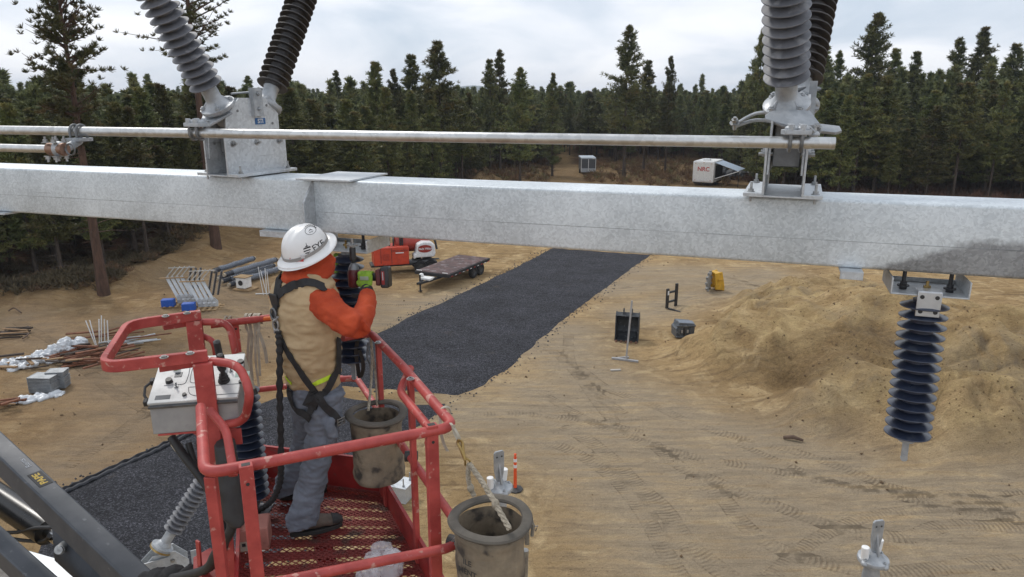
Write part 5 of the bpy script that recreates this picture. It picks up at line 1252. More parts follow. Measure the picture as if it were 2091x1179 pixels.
# plastic bag
PLB = bpy.data.materials.new('clear_plastic'); PLB.use_nodes = True; b_ = PLB.node_tree.nodes['Principled BSDF']; b_.inputs['Base Color'].default_value = (.75, .73, .76, 1); b_.inputs['Roughness'].default_value = .22; b_.inputs['Alpha'].default_value = .34
m = MB(); q = P(785, 1175, z=-2.46); 
for i in range(7): m.ball(q+V(.06*math.sin(i*2.4)-.01, .07*math.cos(i*1.7), .03+.020*i), .07-.006*i, .065-.006*i, .05-.002*i)
me = fuse(m, .009, 5, [(.035, 11, 16, 9), (.014, 30, 38, 26)]); tag(link('plastic_bag', me, PLB), 'crumpled clear plastic bag on the basket floor at the near rail', 'plastic bag')
def canvas_bucket(c, r, h, label, lean=V(0, 0, 0), txt=False, ropes=None):
    root = new_empty('canvas_bucket', c-ZU*h, label, 'bucket', 'canvas tool buckets on the basket')
    m = MB(); n = 48; prof = [(r*.93, 0), (r*.955, -.02), (r*.93, -.05), (r*.90, -.12), (r*.92, -.22), (r*.90, -.33*h/.42), (r*.95, -h*.9), (r*.93, -h*.97), (r*.80, -h), (0, -h)]
    prof_in = [(0, -h+.01), (r*.80, -h+.012), (r*.87, -h*.9), (r*.86, -.3*h), (r*.86, -.05), (r*.88, 0)]
    allp = list(reversed(prof))+[(r*.97, .006), (r*1.0, .0)]
    def ring(rr, z, k):
        w_ = 1+.018*math.sin(3*k+z*14)+.014*math.sin(5*k-z*25+1)+.01*math.sin(9*k+z*40)
        if z > -.03: w_ = 1+.012*math.sin(2*k+.5)
        return c+V(rr*w_*math.cos(k), rr*w_*math.sin(k), z)+lean*(z/h)
    pr = [(0, -h), (r*.80, -h), (r*.93, -h*.97), (r*.95, -h*.9), (r*.91, -h*.8), (r*.90, -h*.7), (r*.92, -h*.5), (r*.90, -h*.35), (r*.91, -h*.2), (r*.92, -.07), (r*.95, -.045), (r*.90, -.035), (r*.87, -.07), (r*.86, -h*.3), (r*.86, -h*.5), (r*.87, -h*.7), (r*.86, -h*.9), (r*.8, -h+.012), (0, -h+.01)]
    vs = [ring(a, z, 2*PI*i/n) for a, z in pr for i in range(n)]; fs = [(i*n+j, i*n+(j+1) % n, (i+1)*n+(j+1) % n, (i+1)*n+j) for i in range(len(pr)-1) for j in range(n)]
    m.add(vs, fs); m.build('body', CANVB, root, ang=60)
    m = MB(); m.tube([c+V(r*.97*math.cos(a), r*.97*math.sin(a), -.005+.006*math.sin(2*a)) for a in np.linspace(0, 2*PI, 49)[:-1]], .024, 10, closed=True, flat=.62); m.build('rim', mat('rim_canvas', (.135, .12, .10), (.085, .077, .065), 6, .9, 0, .002, 60), root)
    if txt:
        d = (V(0, 0, CZ)-c); d.z = 0; d.normalize(); d = (d*.80+V(-.6, 0, 0)).normalized(); 
        for i, (tt, sz) in enumerate((('ILE', .036), ('MENT', .036), ('', .02))):
            if tt: link('lettering', text_mesh(tt, sz, c+d*(r*.93+.004)+lean*(-.35)+ZU*(-.13-.045*i), ZU.cross(d), ZU, .003, bold=.001), simple('faded_print', (.05, .05, .05)), root)
    return root
# near bucket hanging outside the corner
c = P(1001, 1057, D=2.66); B1 = canvas_bucket(c, .163, .40, 'large dirty canvas bucket hanging by rope outside the near right corner of the basket', V(0, 0, 0), True)
hk = P(930, 884, D=2.83); root = B1
k1 = P(948, 935, D=2.78); j0 = P(958, 948, D=2.77)
def braid(pts, r, name, mt=ROPE, root_=None, tw=60):
    sp_ = spline(pts, 14); m = MB()
    for ph in (0, 2.1, 4.2):
        q = []
        for i, p_ in enumerate(sp_):
            d = (sp_[min(i+1, len(sp_)-1)]-sp_[max(i-1, 0)]); S_, T_, _ = frame(d); a = ph+i*.75; q.append(p_+S_*(r*.5*math.cos(a))+T_*(r*.5*math.sin(a)))
        m.tube(q, r*.58, 6)
    return m.build(name, mt, root_ or root)
ra = c+V(.163*math.cos(2.4)*.97, .163*math.sin(2.4)*.97, -.02); rb = c+V(.163*math.cos(-1.1)*.97, .163*math.sin(-1.1)*.97, -.01)
ra = P(968, 1012, D=2.76); rb = P(1040, 1080, D=2.53)
braid([j0, P(956, 975, D=2.77), P(962, 1000, D=2.77), ra], .011, 'rope_handle'); braid([j0, P(985, 985, D=2.72), P(1012, 1030, D=2.62), rb], .0125, 'rope_handle')
m = MB(); m.ball(P(1012, 1030, D=2.62), .017, .017, .024); m.build('rope_knot', ROPE, root); m = MB(); m.ball(P(961, 997, D=2.765), .016, .016, .02); m.build('rope_knot', ROPE, root)
m = MB(); m.tube(spline([k1, P(940, 915, D=2.79), P(935, 905, D=2.80), P(938, 898, D=2.8), P(944, 905, D=2.8), P(946, 922, D=2.79), P(950, 940, D=2.78)], 6), .007, 8); m.tube([P(950, 940, D=2.78), P(950, 950, D=2.78), P(958, 952, D=2.78), P(960, 942, D=2.78), P(952, 936, D=2.78)], .005, 8); m.build('brass_hook', BRASS, root)
m = MB(); m.strip(spline([P(925, 868, D=2.82), P(929, 885, D=2.82), P(938, 903, D=2.80)], 4), V(.008, 0, 0), .003); m.strip(spline([P(920, 864, D=2.85), P(934, 885, D=2.80), P(941, 903, D=2.80)], 4), V(.006, 0, 0), .003); m.build('white_sling', STRAPW, root)
# shackle and hooks on the far side of the near bucket
m = MB(); q = c+V(.150, .06, -.06)
m.box(q+V(.008, 0, -.04), (.02, .05, .12)); m.tube([q+V(.02, 0, .03), q+V(.035, 0, -.02), q+V(.03, 0, -.07)], .008, 8); m.tube([q+V(.02, 0, -.03), q+V(.055, 0, -.02), q+V(.045, 0, -.045)], .003, 6); m.cyl(q+V(.0, 0, -.14), q+V(-.005, 0, -.34), .016, n=12); m.build('side_hardware', BOLT, root, .002)
# second bucket inside the far right corner
c2 = P(768, 842, D=3.83); B2 = canvas_bucket(c2, .163, .42, 'dirty canvas bucket hanging inside the far right corner of the basket'); root = B2
braid([P(757, 690, D=4.1), P(760, 735, D=4.02), P(757, 790, D=3.93), P(752, 838, D=3.75)], .008, 'rope_handle'); braid([P(757, 700, D=4.1), P(766, 760, D=4.0), P(770, 830, D=3.95)], .006, 'rope_handle')
m = MB(); m.tube(spline([P(752, 700, D=4.1), P(750, 730, D=4.05), P(755, 742, D=4.04), P(757, 765, D=4.0)], 5), .007, 8); m.build('steel_hook', STEELD, root)
# white webbing straps over the far rail
root = new_empty('webbing_straps', zt(520, 652), 'bundle of off-white webbing straps hung over the far top rail left of the worker', 'straps')
for (x, dx_, dy_, ph) in ((504, 4, 100, 0), (512, 4, 128, 1), (521, 6, 140, 2), (530, -2, 118, 3), (525, 19, 92, 4)):
    a = zt(x, 650, ZT); pts = [a+V(0, .03, -.05), a+V(0, .028, .015), a+V(0, 0, .030), a+V(0, -.03, .012), a+V(.004, -.032, -.06)]
    for t in (.33, .66, 1): pts.append(P(x+dx_*t+3*math.sin(t*5+ph), 650+dy_*t, D=a.y-.034)) 
    m = MB(); m.strip(spline(pts, 5), V(.0085, .006*math.sin(ph*2), 0), .003); m.build('strap', STRAPW, root)
for x in (462, 470): 
    m = MB(); a = zt(x, 655); m.tube([a+V(0, .027*math.cos(t), .027*math.sin(t)) for t in np.linspace(0, 2*PI, 17)[:-1]], .006, 6, closed=True); m.build('strap_loop', STRAPW, root)
m = MB(); m.strip([P(905, 842, z=ZT+.027), P(893, 848, z=ZT+.02)], V(.012, .0, 0), .004); 
a = zt(909, 842); d = (FR-NR).normalized(); n_ = d.cross(ZU)
m = MB(); m.tube([a+n_*(.0265*math.cos(t))+ZU*(.0265*math.sin(t)) for t in np.linspace(0, 2*PI, 19)[:-1]], .007, 6, closed=True, flat=.6); m.strip(spline([a-n_*.026, P(900, 880, D=2.95), P(906, 905, D=2.94), P(914, 922, D=2.93)], 4), V(.007, 0, 0), .003); o = m.build('rail_tie', STRAPW); tag(o, 'white webbing tie looped round the near right end of the top rail', 'strap')
# orange marker and white paper roll
m = MB(); a = zt(556, 650, ZT+.03); m.box(a, (.11, .03, .022), (XA, YA, ZU)); o = m.build('utility_knife', simple('orange_plastic', (.75, .16, .03)), bev=.006); tag(o, 'orange plastic knife handle lying on the far top rail beside the worker', 'knife')
m = MB(); m.box(a+XA*.02+ZU*.012, (.045, .022, .003), (XA, YA, ZU)); m.build('slider', TOOLK, o)
m = MB(); pts = [P(488, 722, D=3.62), P(512, 800, D=3.55)]; m.tube(pts, .028, 14); pts2 = [P(472, 735, D=3.60), P(497, 815, D=3.52)]; m.strip(pts2, V(.03, 0, 0), .003); o = m.build('document_roll', STRAPW, bev=0); tag(o, 'rolled off-white document tube with a black end leaning inside the guard loop', 'roll')
m = MB(); m.cyl(P(511, 797, D=3.55), P(515, 808, D=3.545), .032, n=16); m.build('end_cap', BLK, o)
# dark leather strap hanging at the far right corner
root = new_empty('hanging_lanyard', P(735, 690, D=4.1), 'dark brown lanyard strap hanging from the far right corner of the top rail', 'lanyard')
DK = simple('dark_leather', (.035, .028, .024), .8)
m = MB(); m.strip(spline([P(733, 688, D=4.12), P(727, 715, D=4.1), P(730, 745, D=4.1), P(735, 772, D=4.1), P(742, 748, D=4.1), P(734, 715, D=4.11)], 6), V(.011, .004, 0), .004); m.build('strap', DK, root)
# ------------------------------------------------------------------ the worker
fdir = V(.55, .835, 0).normalized(); rdir = V(.835, -.55, 0).normalized()
WK = new_empty('person', P(640, 1075, z=-2.5), 'worker in white hard hat, tan vest, orange-red hooded sweatshirt and grey trousers reaching up with an impact wrench', 'person')
WK['label'] = 'worker in white hard hat, tan vest and orange-red hood reaching up with an impact wrench'
def sec(c, w_, d_, A=rdir, B=fdir): return (c, A*w_, B*d_)
D0 = 3.80
def limb(m, pts, radii, n=18, k=5, flat=1.0):
    sp_ = spline(pts, k); rr = np.interp(np.linspace(0, len(pts)-1, len(sp_)), range(len(pts)), radii)
    m.tube(sp_, [float(q) for q in rr], n, flat=flat)
sR = P(662, 618, D=3.69); eR = P(733, 668, D=3.56); wR = P(751, 602, D=3.83)
sL = P(585, 605, D=3.91); eL = P(650, 650, D=4.18); wL = P(692, 560, D=4.20)
hipR, hipL = P(664, 808, D=3.74), P(630, 806, D=3.88)
kR, kL = P(652, 922, D=3.70), P(628, 898, D=3.99)
aR, aL = P(618, 1066, D=3.66), P(590, 1000, D=4.04)
HC = P(638, 522, D=3.85)
pt_ = R(16); fH = (fdir*math.cos(pt_)+ZU*math.sin(pt_)).normalized(); uH = (ZU*math.cos(pt_)-fdir*math.sin(pt_)).normalized(); rH = rdir
# body: one continuous skin under the clothes
m = MB()
m.ball(HC, .074, .094, .112, 20, 14, (rH, fH, uH)); m.ball(HC+fH*.02-uH*.065, .055, .07, .055, 16, 10, (rH, fH, uH))
m.ball(HC+fH*.098-uH*.012, .012, .018, .016, 10, 8, (rH, fH, uH)); m.ball(HC+fH*.088+uH*.012, .009, .012, .03, 10, 8, (rH, fH, uH))
m.ball(HC+fH*.086-uH*.05, .026, .012, .007, 12, 6, (rH, fH, uH)); m.ball(HC+fH*.088-uH*.063, .022, .012, .007, 12, 6, (rH, fH, uH)); m.ball(HC+fH*.075-uH*.10, .022, .02, .018, 12, 6, (rH, fH, uH))
m.ball(HC+fH*.080+uH*.035, .05, .018, .010, 12, 6, (rH, fH, uH))
for s_ in (-1, 1): m.ball(HC+rH*(.078*s_)-fH*.01-uH*.01, .010, .02, .032, 10, 8, (rH, fH, uH))
nk = P(631, 562, D=3.81)
limb(m, [nk-ZU*.08, nk, HC-uH*.05], [.075, .058, .055])
m.loft([sec(P(645, 805, D=D0), .14, .10), sec(P(636, 720, D=D0), .15, .105), sec(P(620, 620, D=D0), .17, .11), sec(P(622, 580, D=D0), .13, .09), sec(nk, .06, .06)])
for a, b, c in ((sR, eR, wR), (sL, eL, wL)): limb(m, [a, b], [.055, .042]); limb(m, [b, c], [.044, .03])
for a, b, c in ((hipR, kR, aR), (hipL, kL, aL)): limb(m, [a, b], [.08, .055]); limb(m, [b, c], [.055, .036])
me = fuse(m, .0085, 3); link('body', me, SKIN, WK)
for s_ in (-1, 1):
    m = MB(); m.ball(HC+fH*.083+rH*(.031*s_)+uH*.012, .012, .010, .009, 12, 8, (rH, fH, uH)); e_ = m.build('eye', WHT, WK)
    m = MB(); m.ball(HC+fH*.0915+rH*(.031*s_)+uH*.012, .005, .003, .005, 10, 6, (rH, fH, uH)); m.build('iris', KWT, e_)
# trousers
m = MB()
m.loft([sec(P(640, 765, D=D0), .150, .115), sec(P(642, 790, D=D0), .160, .125), sec(P(645, 812, D=D0-.0), .165, .13), sec(P(647, 838, D=D0), .15, .12)], 26)
limb(m, [hipR-ZU*-.03, hipR.lerp(kR, .35), kR, kR.lerp(aR, .5), aR+ZU*.035, aR-ZU*.012], [.105, .100, .080, .079, .083, .087], 22, 6)
limb(m, [hipL-ZU*-.03, hipL.lerp(kL, .35), kL, kL.lerp(aL, .5), aL+ZU*.035, aL-ZU*.012], [.100, .095, .080, .078, .084, .088], 22, 6)
m.ball(P(676, 880, D=3.64), .035, .03, .085, 12, 8, (rdir, fdir, ZU))
TRO = fuse(m, .0075, 2, [(.014, 7, 7, 14), (.009, 15, 15, 32)])
# sweatshirt: sleeves, collar core and hood as one surface
m = MB()
limb(m, [sR+V(-.05, .03, -.0), sR, sR.lerp(eR, .55)+V(0, -.02, -.01), eR+V(.006, -.0, .0)], [.088, .085, .074, .064], 22, 6)
limb(m, [eR+V(-.01, 0, -.005), eR.lerp(wR, .45)+V(.004, 0, 0), wR+V(0, 0, .0)], [.064, .056, .043], 20, 6)
limb(m, [sL+V(.03, -.02, 0), sL, sL.lerp(eL, .5), eL], [.09, .09, .075, .062], 20, 6); limb(m, [eL, eL.lerp(wL, .5), wL], [.064, .055, .042], 18, 6)
m.loft([sec(P(636, 720, D=D0), .16, .115), sec(P(622, 620, D=D0), .175, .125), sec(P(622, 575, D=D0), .13, .10), sec(nk, .08, .08)])
# hood: a cowl around head and neck, open at the face
hood = []
for t, w_, d_, back in ((0, .118, .118, .0), (.25, .120, .122, .005), (.5, .116, .124, .0), (.8, .110, .122, -.0), (1.1, .10, .115, -.0)):
    hood.append((nk.lerp(HC, t)+fdir*(back+.012)+ZU*-.02, rH*w_, (fH*.6+fdir*.4)*d_))
m.loft(hood, 26); m.ball(HC-uH*.02+fH*.01, .098, .115, .115, 20, 12, (rH, fH, uH)); m.ball(nk-fdir*.085-ZU*.005, .10, .06, .05, 16, 10, (rdir, fdir, ZU))
HOO = fuse(m, .0075, 2, [(.013, 7, 7, 12), (.007, 17, 17, 26)])
# open the face side of the hood so the face shows inside
bm = bmesh.new(); bm.from_mesh(HOO)
fc_ = HC+fH*.12-uH*.01
kill = [f for f in bm.faces if (f.calc_center_median()-fc_).dot(fH) > -.055 and ((f.calc_center_median()-fc_-rH*((f.calc_center_median()-fc_).dot(rH))*.25).length < .085)]
bmesh.ops.delete(bm, geom=kill, context='FACES'); bm.to_mesh(HOO); bm.free()
# vest
m = MB()
m.loft([sec(P(641, 782, D=D0), .163, .128), sec(P(638, 765, D=D0), .172, .135), sec(P(631, 715, D=D0), .196, .150), sec(P(626, 670, D=D0), .208, .157), sec(P(621, 625, D=D0), .215, .160), sec(P(620, 595, D=D0), .212, .150), sec(P(622, 574, D=D0), .175, .125), sec(P(627, 562, D=D0), .125, .10), sec(P(629, 554, D=D0), .10, .09)], 34)
m.ball(sR+V(-.055, .045, .035), .085, .09, .06, 16, 10); m.ball(sL+V(.05, -.03, .035), .075, .085, .06, 16, 10)
VES = fuse(m, .0075, 2, [(.014, 6, 6, 11), (.008, 13, 13, 24)])
def bvh(*ms):
    v = []; p = []
    for me_ in ms:
        b = len(v); v += [x.co.copy() for x in me_.vertices]; p += [tuple(i+b for i in q.vertices) for q in me_.polygons]
    return BVHTree.FromPolygons(v, p)
CL = bvh(TRO, HOO, VES)
trs = link('trousers', TRO, DENIM, WK); swt = link('hooded_sweatshirt', HOO, HOOD, WK); vst = link('vest', VES, VEST, WK)
def hit(x, y, tree=CL, off=.004):
    o = V(0, 0, CZ); q = tree.ray_cast(o, ray(x, y).normalized())
    if q[0] is None: return None, None
    return q[0]+q[1]*off, q[1]
def strap(pts, hw, name, mt=WEB, par=WK, th=.005, off=.006, tree=None):
    dense = spline([V(x, y, 0) for x, y in pts], 7); P_ = []; N_ = []
    for p_ in dense:
        h_, n_ = hit(p_.x, p_.y, tree or CL, off)
        if h_ is None: continue
        P_.append(h_); N_.append(n_)
    if len(P_) < 2: return
    for _ in range(2):
        P_ = [P_[0]]+[(P_[i-1]+P_[i]*2+P_[i+1])/4 for i in range(1, len(P_)-1)]+[P_[-1]]
        N_ = [N_[0]]+[(N_[i-1]+N_[i]*2+N_[i+1]).normalized() for i in range(1, len(N_)-1)]+[N_[-1]]
    m = MB(); W = []
    for i, (p_, n_) in enumerate(zip(P_, N_)):
        d = P_[min(i+1, len(P_)-1)]-P_[max(i-1, 0)]; W.append(n_.cross(d).normalized()*hw)
    m.strip([p_+n_*.003 for p_, n_ in zip(P_, N_)], W, th); return m.build(name, mt, par, ang=60)
hs = new_empty('safety_harness', WK.location, None) if False else None
strap([(583, 545), (574, 565), (568, 597), (564, 632), (562, 655)], .023, 'harness_strap')
strap([(570, 603), (584, 592), (600, 583), (622, 578), (642, 580), (664, 590)], .023, 'harness_strap')
strap([(566, 660), (575, 690), (592, 724), (608, 748), (625, 775), (646, 802)], .018, 'harness_strap')
strap([(640, 800), (660, 822), (680, 848), (692, 862)], .022, 'harness_strap', off=.012)
strap([(688, 690), (688, 720), (686, 750), (676, 778), (660, 804), (644, 822), (634, 846)], .020, 'harness_strap', off=.010)
strap([(592, 790), (597, 815), (606, 835), (625, 846), (636, 856)], .020, 'harness_strap', off=.010)
strap([(626, 812), (650, 824)], .045, 'harness_pad', off=.008)
strap([(690, 700), (690, 730), (689, 765)], .016, 'harness_strap', off=.008)
strap([(584, 768), (589, 776), (596, 783)], .008, 'hi_vis_hem', HIVIS, off=.002)
strap([(640, 784), (655, 779), (676, 768)], .012, 'hi_vis_hem', HIVIS, off=.002)
h_, n_ = hit(563, 612)
m = MB(); m.box(h_+n_*.006, (.065, .012, .075), frame(n_)[:2][::1]+(n_,) if False else (frame(n_)[0], n_, frame(n_)[1])); m.build('back_pad', BLK, WK, .004)
h2, n2 = hit(563, 640)
s_, t_, _ = frame(n2); m = MB(); m.tube([h2+n2*.012+s_*(.024*math.cos(a))+t_*(.030*math.sin(a)) for a in np.linspace(0, 2*PI, 20)[:-1]], .005, 8, closed=True); m.build('d_ring', STEELD, WK)
m = MB(); c_ = P(563, 664, D=3.66); m.tube([c_+V(.014*math.cos(a), -.0, .030*math.sin(a)) for a in np.linspace(0, 2*PI, 18)[:-1]], .006, 8, closed=True); m.box(c_+V(.003, 0, -.035), (.03, .018, .022)); m.cyl(c_+V(.0, 0, .02), c_+V(.02, -.01, .05), .007, n=8); m.build('snap_hook', BOLT, WK, .002)
# buckle on the thigh
h3, n3 = hit(690, 858); s_, t_, _ = frame(n3); m = MB()
for q in (-.018, .0, .018): m.box(h3+n3*.018+t_*q, (.052, .008, .007), (s_, n3, t_))
for q in (-.024, .024): m.box(h3+n3*.018+s_*q, (.007, .009, .045), (s_, n3, t_))
m.build('buckle', BOLT, WK, .001)
# lanyard with gathered sleeve hanging down the back to the floor
lp = spline([P(568, 676, D=3.66), P(571, 720, D=3.65), P(571, 800, D=3.64), P(573, 880, D=3.64), P(574, 950, D=3.66), P(572, 985, D=3.70), P(560, 1015, D=3.74), P(545, 1032, D=3.78), P(520, 1048, D=3.80)], 16)
m = MB(); m.tube(lp, [.017+.0035*math.sin(i*1.35) for i in range(len(lp))], 12, flat=.8); m.build('shock_lanyard', WEB, WK, ang=80)
# boots
def boot(heel, toe, ank, nm='boot'):
    d = (toe-heel); d.z = 0; Ln = d.length; d.normalize(); s_ = d.cross(ZU); z0 = CZ-2.497; b = V(heel.x, heel.y, z0); m = MB()
    secs = []
    for t, w_, h_ in ((0, .026, .06), (.06, .036, .085), (.25, .041, .105), (.45, .043, .085), (.62, .048, .072), (.8, .048, .060), (.93, .038, .048), (1.0, .018, .03)):
        secs.append((b+d*(Ln*t)+ZU*(.028+h_/2), s_*w_, ZU*(h_/2)))
    m.loft(secs, 18); m.tube([b+d*.06+ZU*.06, V(ank.x, ank.y, z0+.17)], [.050, .052], 16)
    me = fuse(m, .006, 3, [(.003, 20, 20, 26)]); o = link(nm, me, BOOT, WK)
    m = MB(); n = 24; out_ = []
    for k in range(n):
        a = 2*PI*k/n; u = .5-.5*math.cos(a); wd_ = .043*math.sin(a)*(1 if u > .45 else .86); out_.append(b+d*(Ln*1.0*u-.0)+s_*wd_)
    m.prism([q+ZU*.014 for q in out_], ZU*.027); m.build('sole', BLK, o, .003)
    m = MB(); secs = [(b+d*(Ln*t)+ZU*(.030+h_/2), s_*w_, ZU*(h_/2+.001)) for t, w_, h_ in ((.80, .0495, .062), (.93, .0395, .05), (1.005, .020, .033))]; m.loft(secs, 18); m.build('toe_cap', BLK, o)
    m = MB()
    for i in range(4): q = b+d*(Ln*(.36+.075*i))+ZU*(.128-.013*i); m.tube([q-s_*.022, q+ZU*.004, q+s_*.022], .003, 6)
    m.build('laces', KWT, o)
boot(P(592, 1097, z=-2.5), P(700, 1074, z=-2.5), aR); boot(P(571, 1022, z=-2.5), P(668, 1004, z=-2.5), aL)
# hard hat
pth = R(23); NH = (ZU*math.cos(pth)-fdir*math.sin(pth)+rdir*-.03).normalized(); FH = (fdir-NH*fdir.dot(NH)).normalized(); RH = FH.cross(NH).normalized()
HB = P(626, 512, D=3.825)
def hatpt(a, ph):
    ca, sa = math.cos(a), math.sin(a); k = math.cos(ph)**.78; x = .116*k*ca; y = .138*k*sa; z = .140*math.sin(ph)
    rid = sum(math.exp(-((x-c)/.010)**2) for c in (-.042, 0, .042))*.006*min(1, max(0, (z-.035)/.04))*(1 if abs(y) < .12 else .4)
    return HB+RH*x+FH*y+NH*(z+rid)
n, k = 64, 20; vs = []; fs = []
brim = [(1.36, 1.30, -.010), (1.34, 1.31, -.004), (1.17, 1.15, .004), (1.03, 1.03, .010)]
for (bx_, by_, bz) in brim:
    for i in range(n):
        a = 2*PI*i/n; dd = 1+.02*math.sin(a); vs.append(HB+RH*(.116*bx_*math.cos(a))+FH*(.138*by_*math.sin(a)*dd)+NH*(bz-.006*math.cos(2*a)))
for j in range(k):
    for i in range(n): vs.append(hatpt(2*PI*i/n, .08+(PI/2-.08)*j/(k-.35)))
vs.append(hatpt(0, PI/2)); rows_ = len(brim)+k
for j in range(rows_-1):
    for i in range(n): fs.append((j*n+i, j*n+(i+1) % n, (j+1)*n+(i+1) % n, (j+1)*n+i))
for i in range(n): fs.append(((rows_-1)*n+i, (rows_-1)*n+(i+1) % n, len(vs)-1))
# underside
b0_ = len(vs)
for (s_, z_) in ((1.34, -.014), (1.0, .002)):
    for i in range(n): a = 2*PI*i/n; vs.append(HB+RH*(.116*s_*math.cos(a))+FH*(.138*s_*math.sin(a))+NH*(z_-.004*math.cos(2*a)))
for i in range(n): fs.append((i, (i+1) % n, b0_+(i+1) % n, b0_+i)); fs.append((b0_+i, b0_+(i+1) % n, b0_+n+(i+1) % n, b0_+n+i))
m = MB(); m.add(vs, fs); hm = m.mesh('hat'); shade(hm, 60); HT = bvh(hm); hat = link('hard_hat', hm, HAT, WK)
bd = [hatpt(2*PI*i/60, .17)+(hatpt(2*PI*i/60, .17)-HB).normalized()*.003 for i in range(60)]
m = MB(); m.strip(bd+[bd[0]], NH*.009, .003); m.build('goggle_strap', simple('grey_elastic', (.32, .31, .30), .8), hat, ang=70)
def pix_decal(me_, x, y, ang, tree, off, name, mt, par):
    c_, s_ = math.cos(ang), math.sin(ang)
    for v in me_.vertices:
        px_ = x+v.co.x*c_-v.co.y*s_; py_ = y-(v.co.x*s_+v.co.y*c_); h_, n_ = hit(px_, py_, tree, off)
        if h_ is not None: v.co = h_
    me_.update(); return link(name, me_, mt, par)
def flat_text(s_, size, bold=0): return text_mesh(s_, size, (0, 0, 0), (1, 0, 0), (0, 1, 0), 0, bold=bold)
pix_decal(flat_text('FYF', 17.5, .12), 650, 502, R(33), HT, .0016, 'lettering', KWT, hat)
def flat_mesh(polys):
    v = []; f = []
    for p_ in polys:
        b = len(v); v += [(x, y, 0) for x, y in p_]; f.append(tuple(range(b, b+len(p_))))
    me_ = bpy.data.meshes.new('decal'); me_.from_pydata(v, [], f); me_.update(); return me_
def ringp(cx, cy, r0, r1, n=20, sx=1, sy=1, a0=0, a1=2*PI):
    o = []
    for i in range(n):
        p_, q_ = a0+(a1-a0)*i/n, a0+(a1-a0)*(i+1)/n
        o.append([(cx+r0*math.cos(p_)*sx, cy+r0*math.sin(p_)*sy), (cx+r1*math.cos(p_)*sx, cy+r1*math.sin(p_)*sy), (cx+r1*math.cos(q_)*sx, cy+r1*math.sin(q_)*sy), (cx+r0*math.cos(q_)*sx, cy+r0*math.sin(q_)*sy)])
    return o
em = [[(-8, -1), (8, 1), (7, 4), (-7, 2)], [(-8, -6), (7, -4), (6, -2), (-8, -3.5)], [(-4, 3), (4, 4.5), (2, 6), (-2, 5.5)], [(-.8, 5), (.8, 5), (.5, 12), (-.2, 12)], [(-5, -10), (4, -8.5), (5, -7), (-6, -8)], [(-.8, -12), (.8, -12), (.8, -9), (-.8, -9)]]
pix_decal(flat_mesh(em), 627, 508, R(12), HT, .0016, 'emblem', KWT, hat)
pix_decal(flat_mesh(ringp(0, 0, 9.5, 10.3, 24, 1.15, .85)+[[(-6, -2), (0, 3), (6, -2), (0, 1)], [(-4, -4), (4, -4), (4, -3), (-4, -3)]]), 634, 471, R(18), HT, .0016, 'round_sticker', KWT, hat)
for i, ch in enumerate('LABORERS'):
    a = R(150-17*i); pix_decal(flat_text(ch, 4.6, .12), 633+13*math.cos(a), 471-10.5*math.sin(a), a-PI/2+R(8), HT, .0016, 'lettering', KWT, hat)
st = pix_decal(flat_mesh([[(-14, -4.5), (14, -4.5), (14, 4.5), (-14, 4.5)]]), 606, 531, R(3), HT, .0014, 'brim_sticker', RWT, hat)
pix_decal(flat_mesh([[(-13, -3.5), (13, -3.5), (13, 3.5), (-13, 3.5)]]), 606, 531, R(3), HT, .0020, 'sticker_field', WWT, st)
pix_decal(flat_mesh([[(-10, -2), (-4, -2), (-4, 2), (-10, 2)], [(-2, -1.5), (10, -1.5), (10, 1.8), (-2, 1.8)]]), 606, 531, R(3), HT, .0026, 'sticker_print', RWT, st)
m = MB(); hp_, hn_ = hit(618, 524, HT, .004); m.box(hp_, (.02, .006, .02), (frame(hn_)[0], hn_, frame(hn_)[1])); m.build('strap_clip', simple('clear_clip', (.6, .6, .62), .2), hat, .002)
m = MB(); q = P(592, 546, D=3.74); m.ball(q, .018, .012, .014); m.build('blue_neck_tab', simple('blue_cloth', (.03, .13, .45), .8), WK)
# hands
def hand(name, palm_c, X, Z, Y, grip, gr, mt, thumb_side=-1, parent=WK, wrist=None):
    """X across the knuckles, Z towards the knuckles, Y from the back of the hand towards the gripped bar; grip = centre of the bar"""
    m = MB(); m.loft([(palm_c-Z*.050, X*.030, Y*.018), (palm_c-Z*.02, X*.040, Y*.018), (palm_c+Z*.02, X*.044, Y*.016), (palm_c+Z*.038, X*.042, Y*.013)], 18)
    for i, (o_, ln, rr) in enumerate(((-.033, .94, .0098), (-.011, 1.05, .0104), (.011, 1.0, .0100), (.032, .82, .0088))):
        k0 = palm_c+X*o_+Z*.034; g = grip+X*o_*.9; pts = [k0-Z*.012, k0+Z*.006]
        for a in (120, 80, 35, -10, -50)[:5 if ln > .9 else 4]:
            aa = R(a); pts.append(g+(-Y*math.cos(aa)*-1*-1+Z*math.sin(aa))*(gr+rr*.9) if False else g+(Y*math.cos(aa)+Z*math.sin(aa))*(gr+rr*.85))
        sp_ = spline(pts, 4); m.tube(sp_, [rr*(1.05-.25*j/len(sp_)) for j in range(len(sp_))], 10)
    t0 = palm_c-Z*.028+X*(.030*thumb_side); t1 = t0+X*(.020*thumb_side)+Y*.022+Z*.012; t2 = grip-Z*(gr+.010)+X*(.030*thumb_side)+Y*.004; t3 = t2+X*(.016*-thumb_side)*-.2+Y*.026+Z*.006
    m.tube(spline([t0, t1, t2, t3], 4), [.0135]*5+[.012]*4+[.0105]*4, 10)
    if wrist is not None: m.tube([palm_c-Z*.045, wrist], [.028, .031], 14)
    me_ = fuse(m, .0035, 2, [(.0012, 40, 40, 40)]); return link(name, me_, mt, parent)
gx_ = V(.985, -.12, .03).normalized(); gz_ = V(-.03, .10, .99).normalized(); gy_ = gz_.cross(gx_).normalized()
if gy_.y < 0: gy_ = -gy_
GRP = P(750, 566, D=3.925)
pc_ = GRP-gy_*.036-gz_*.012
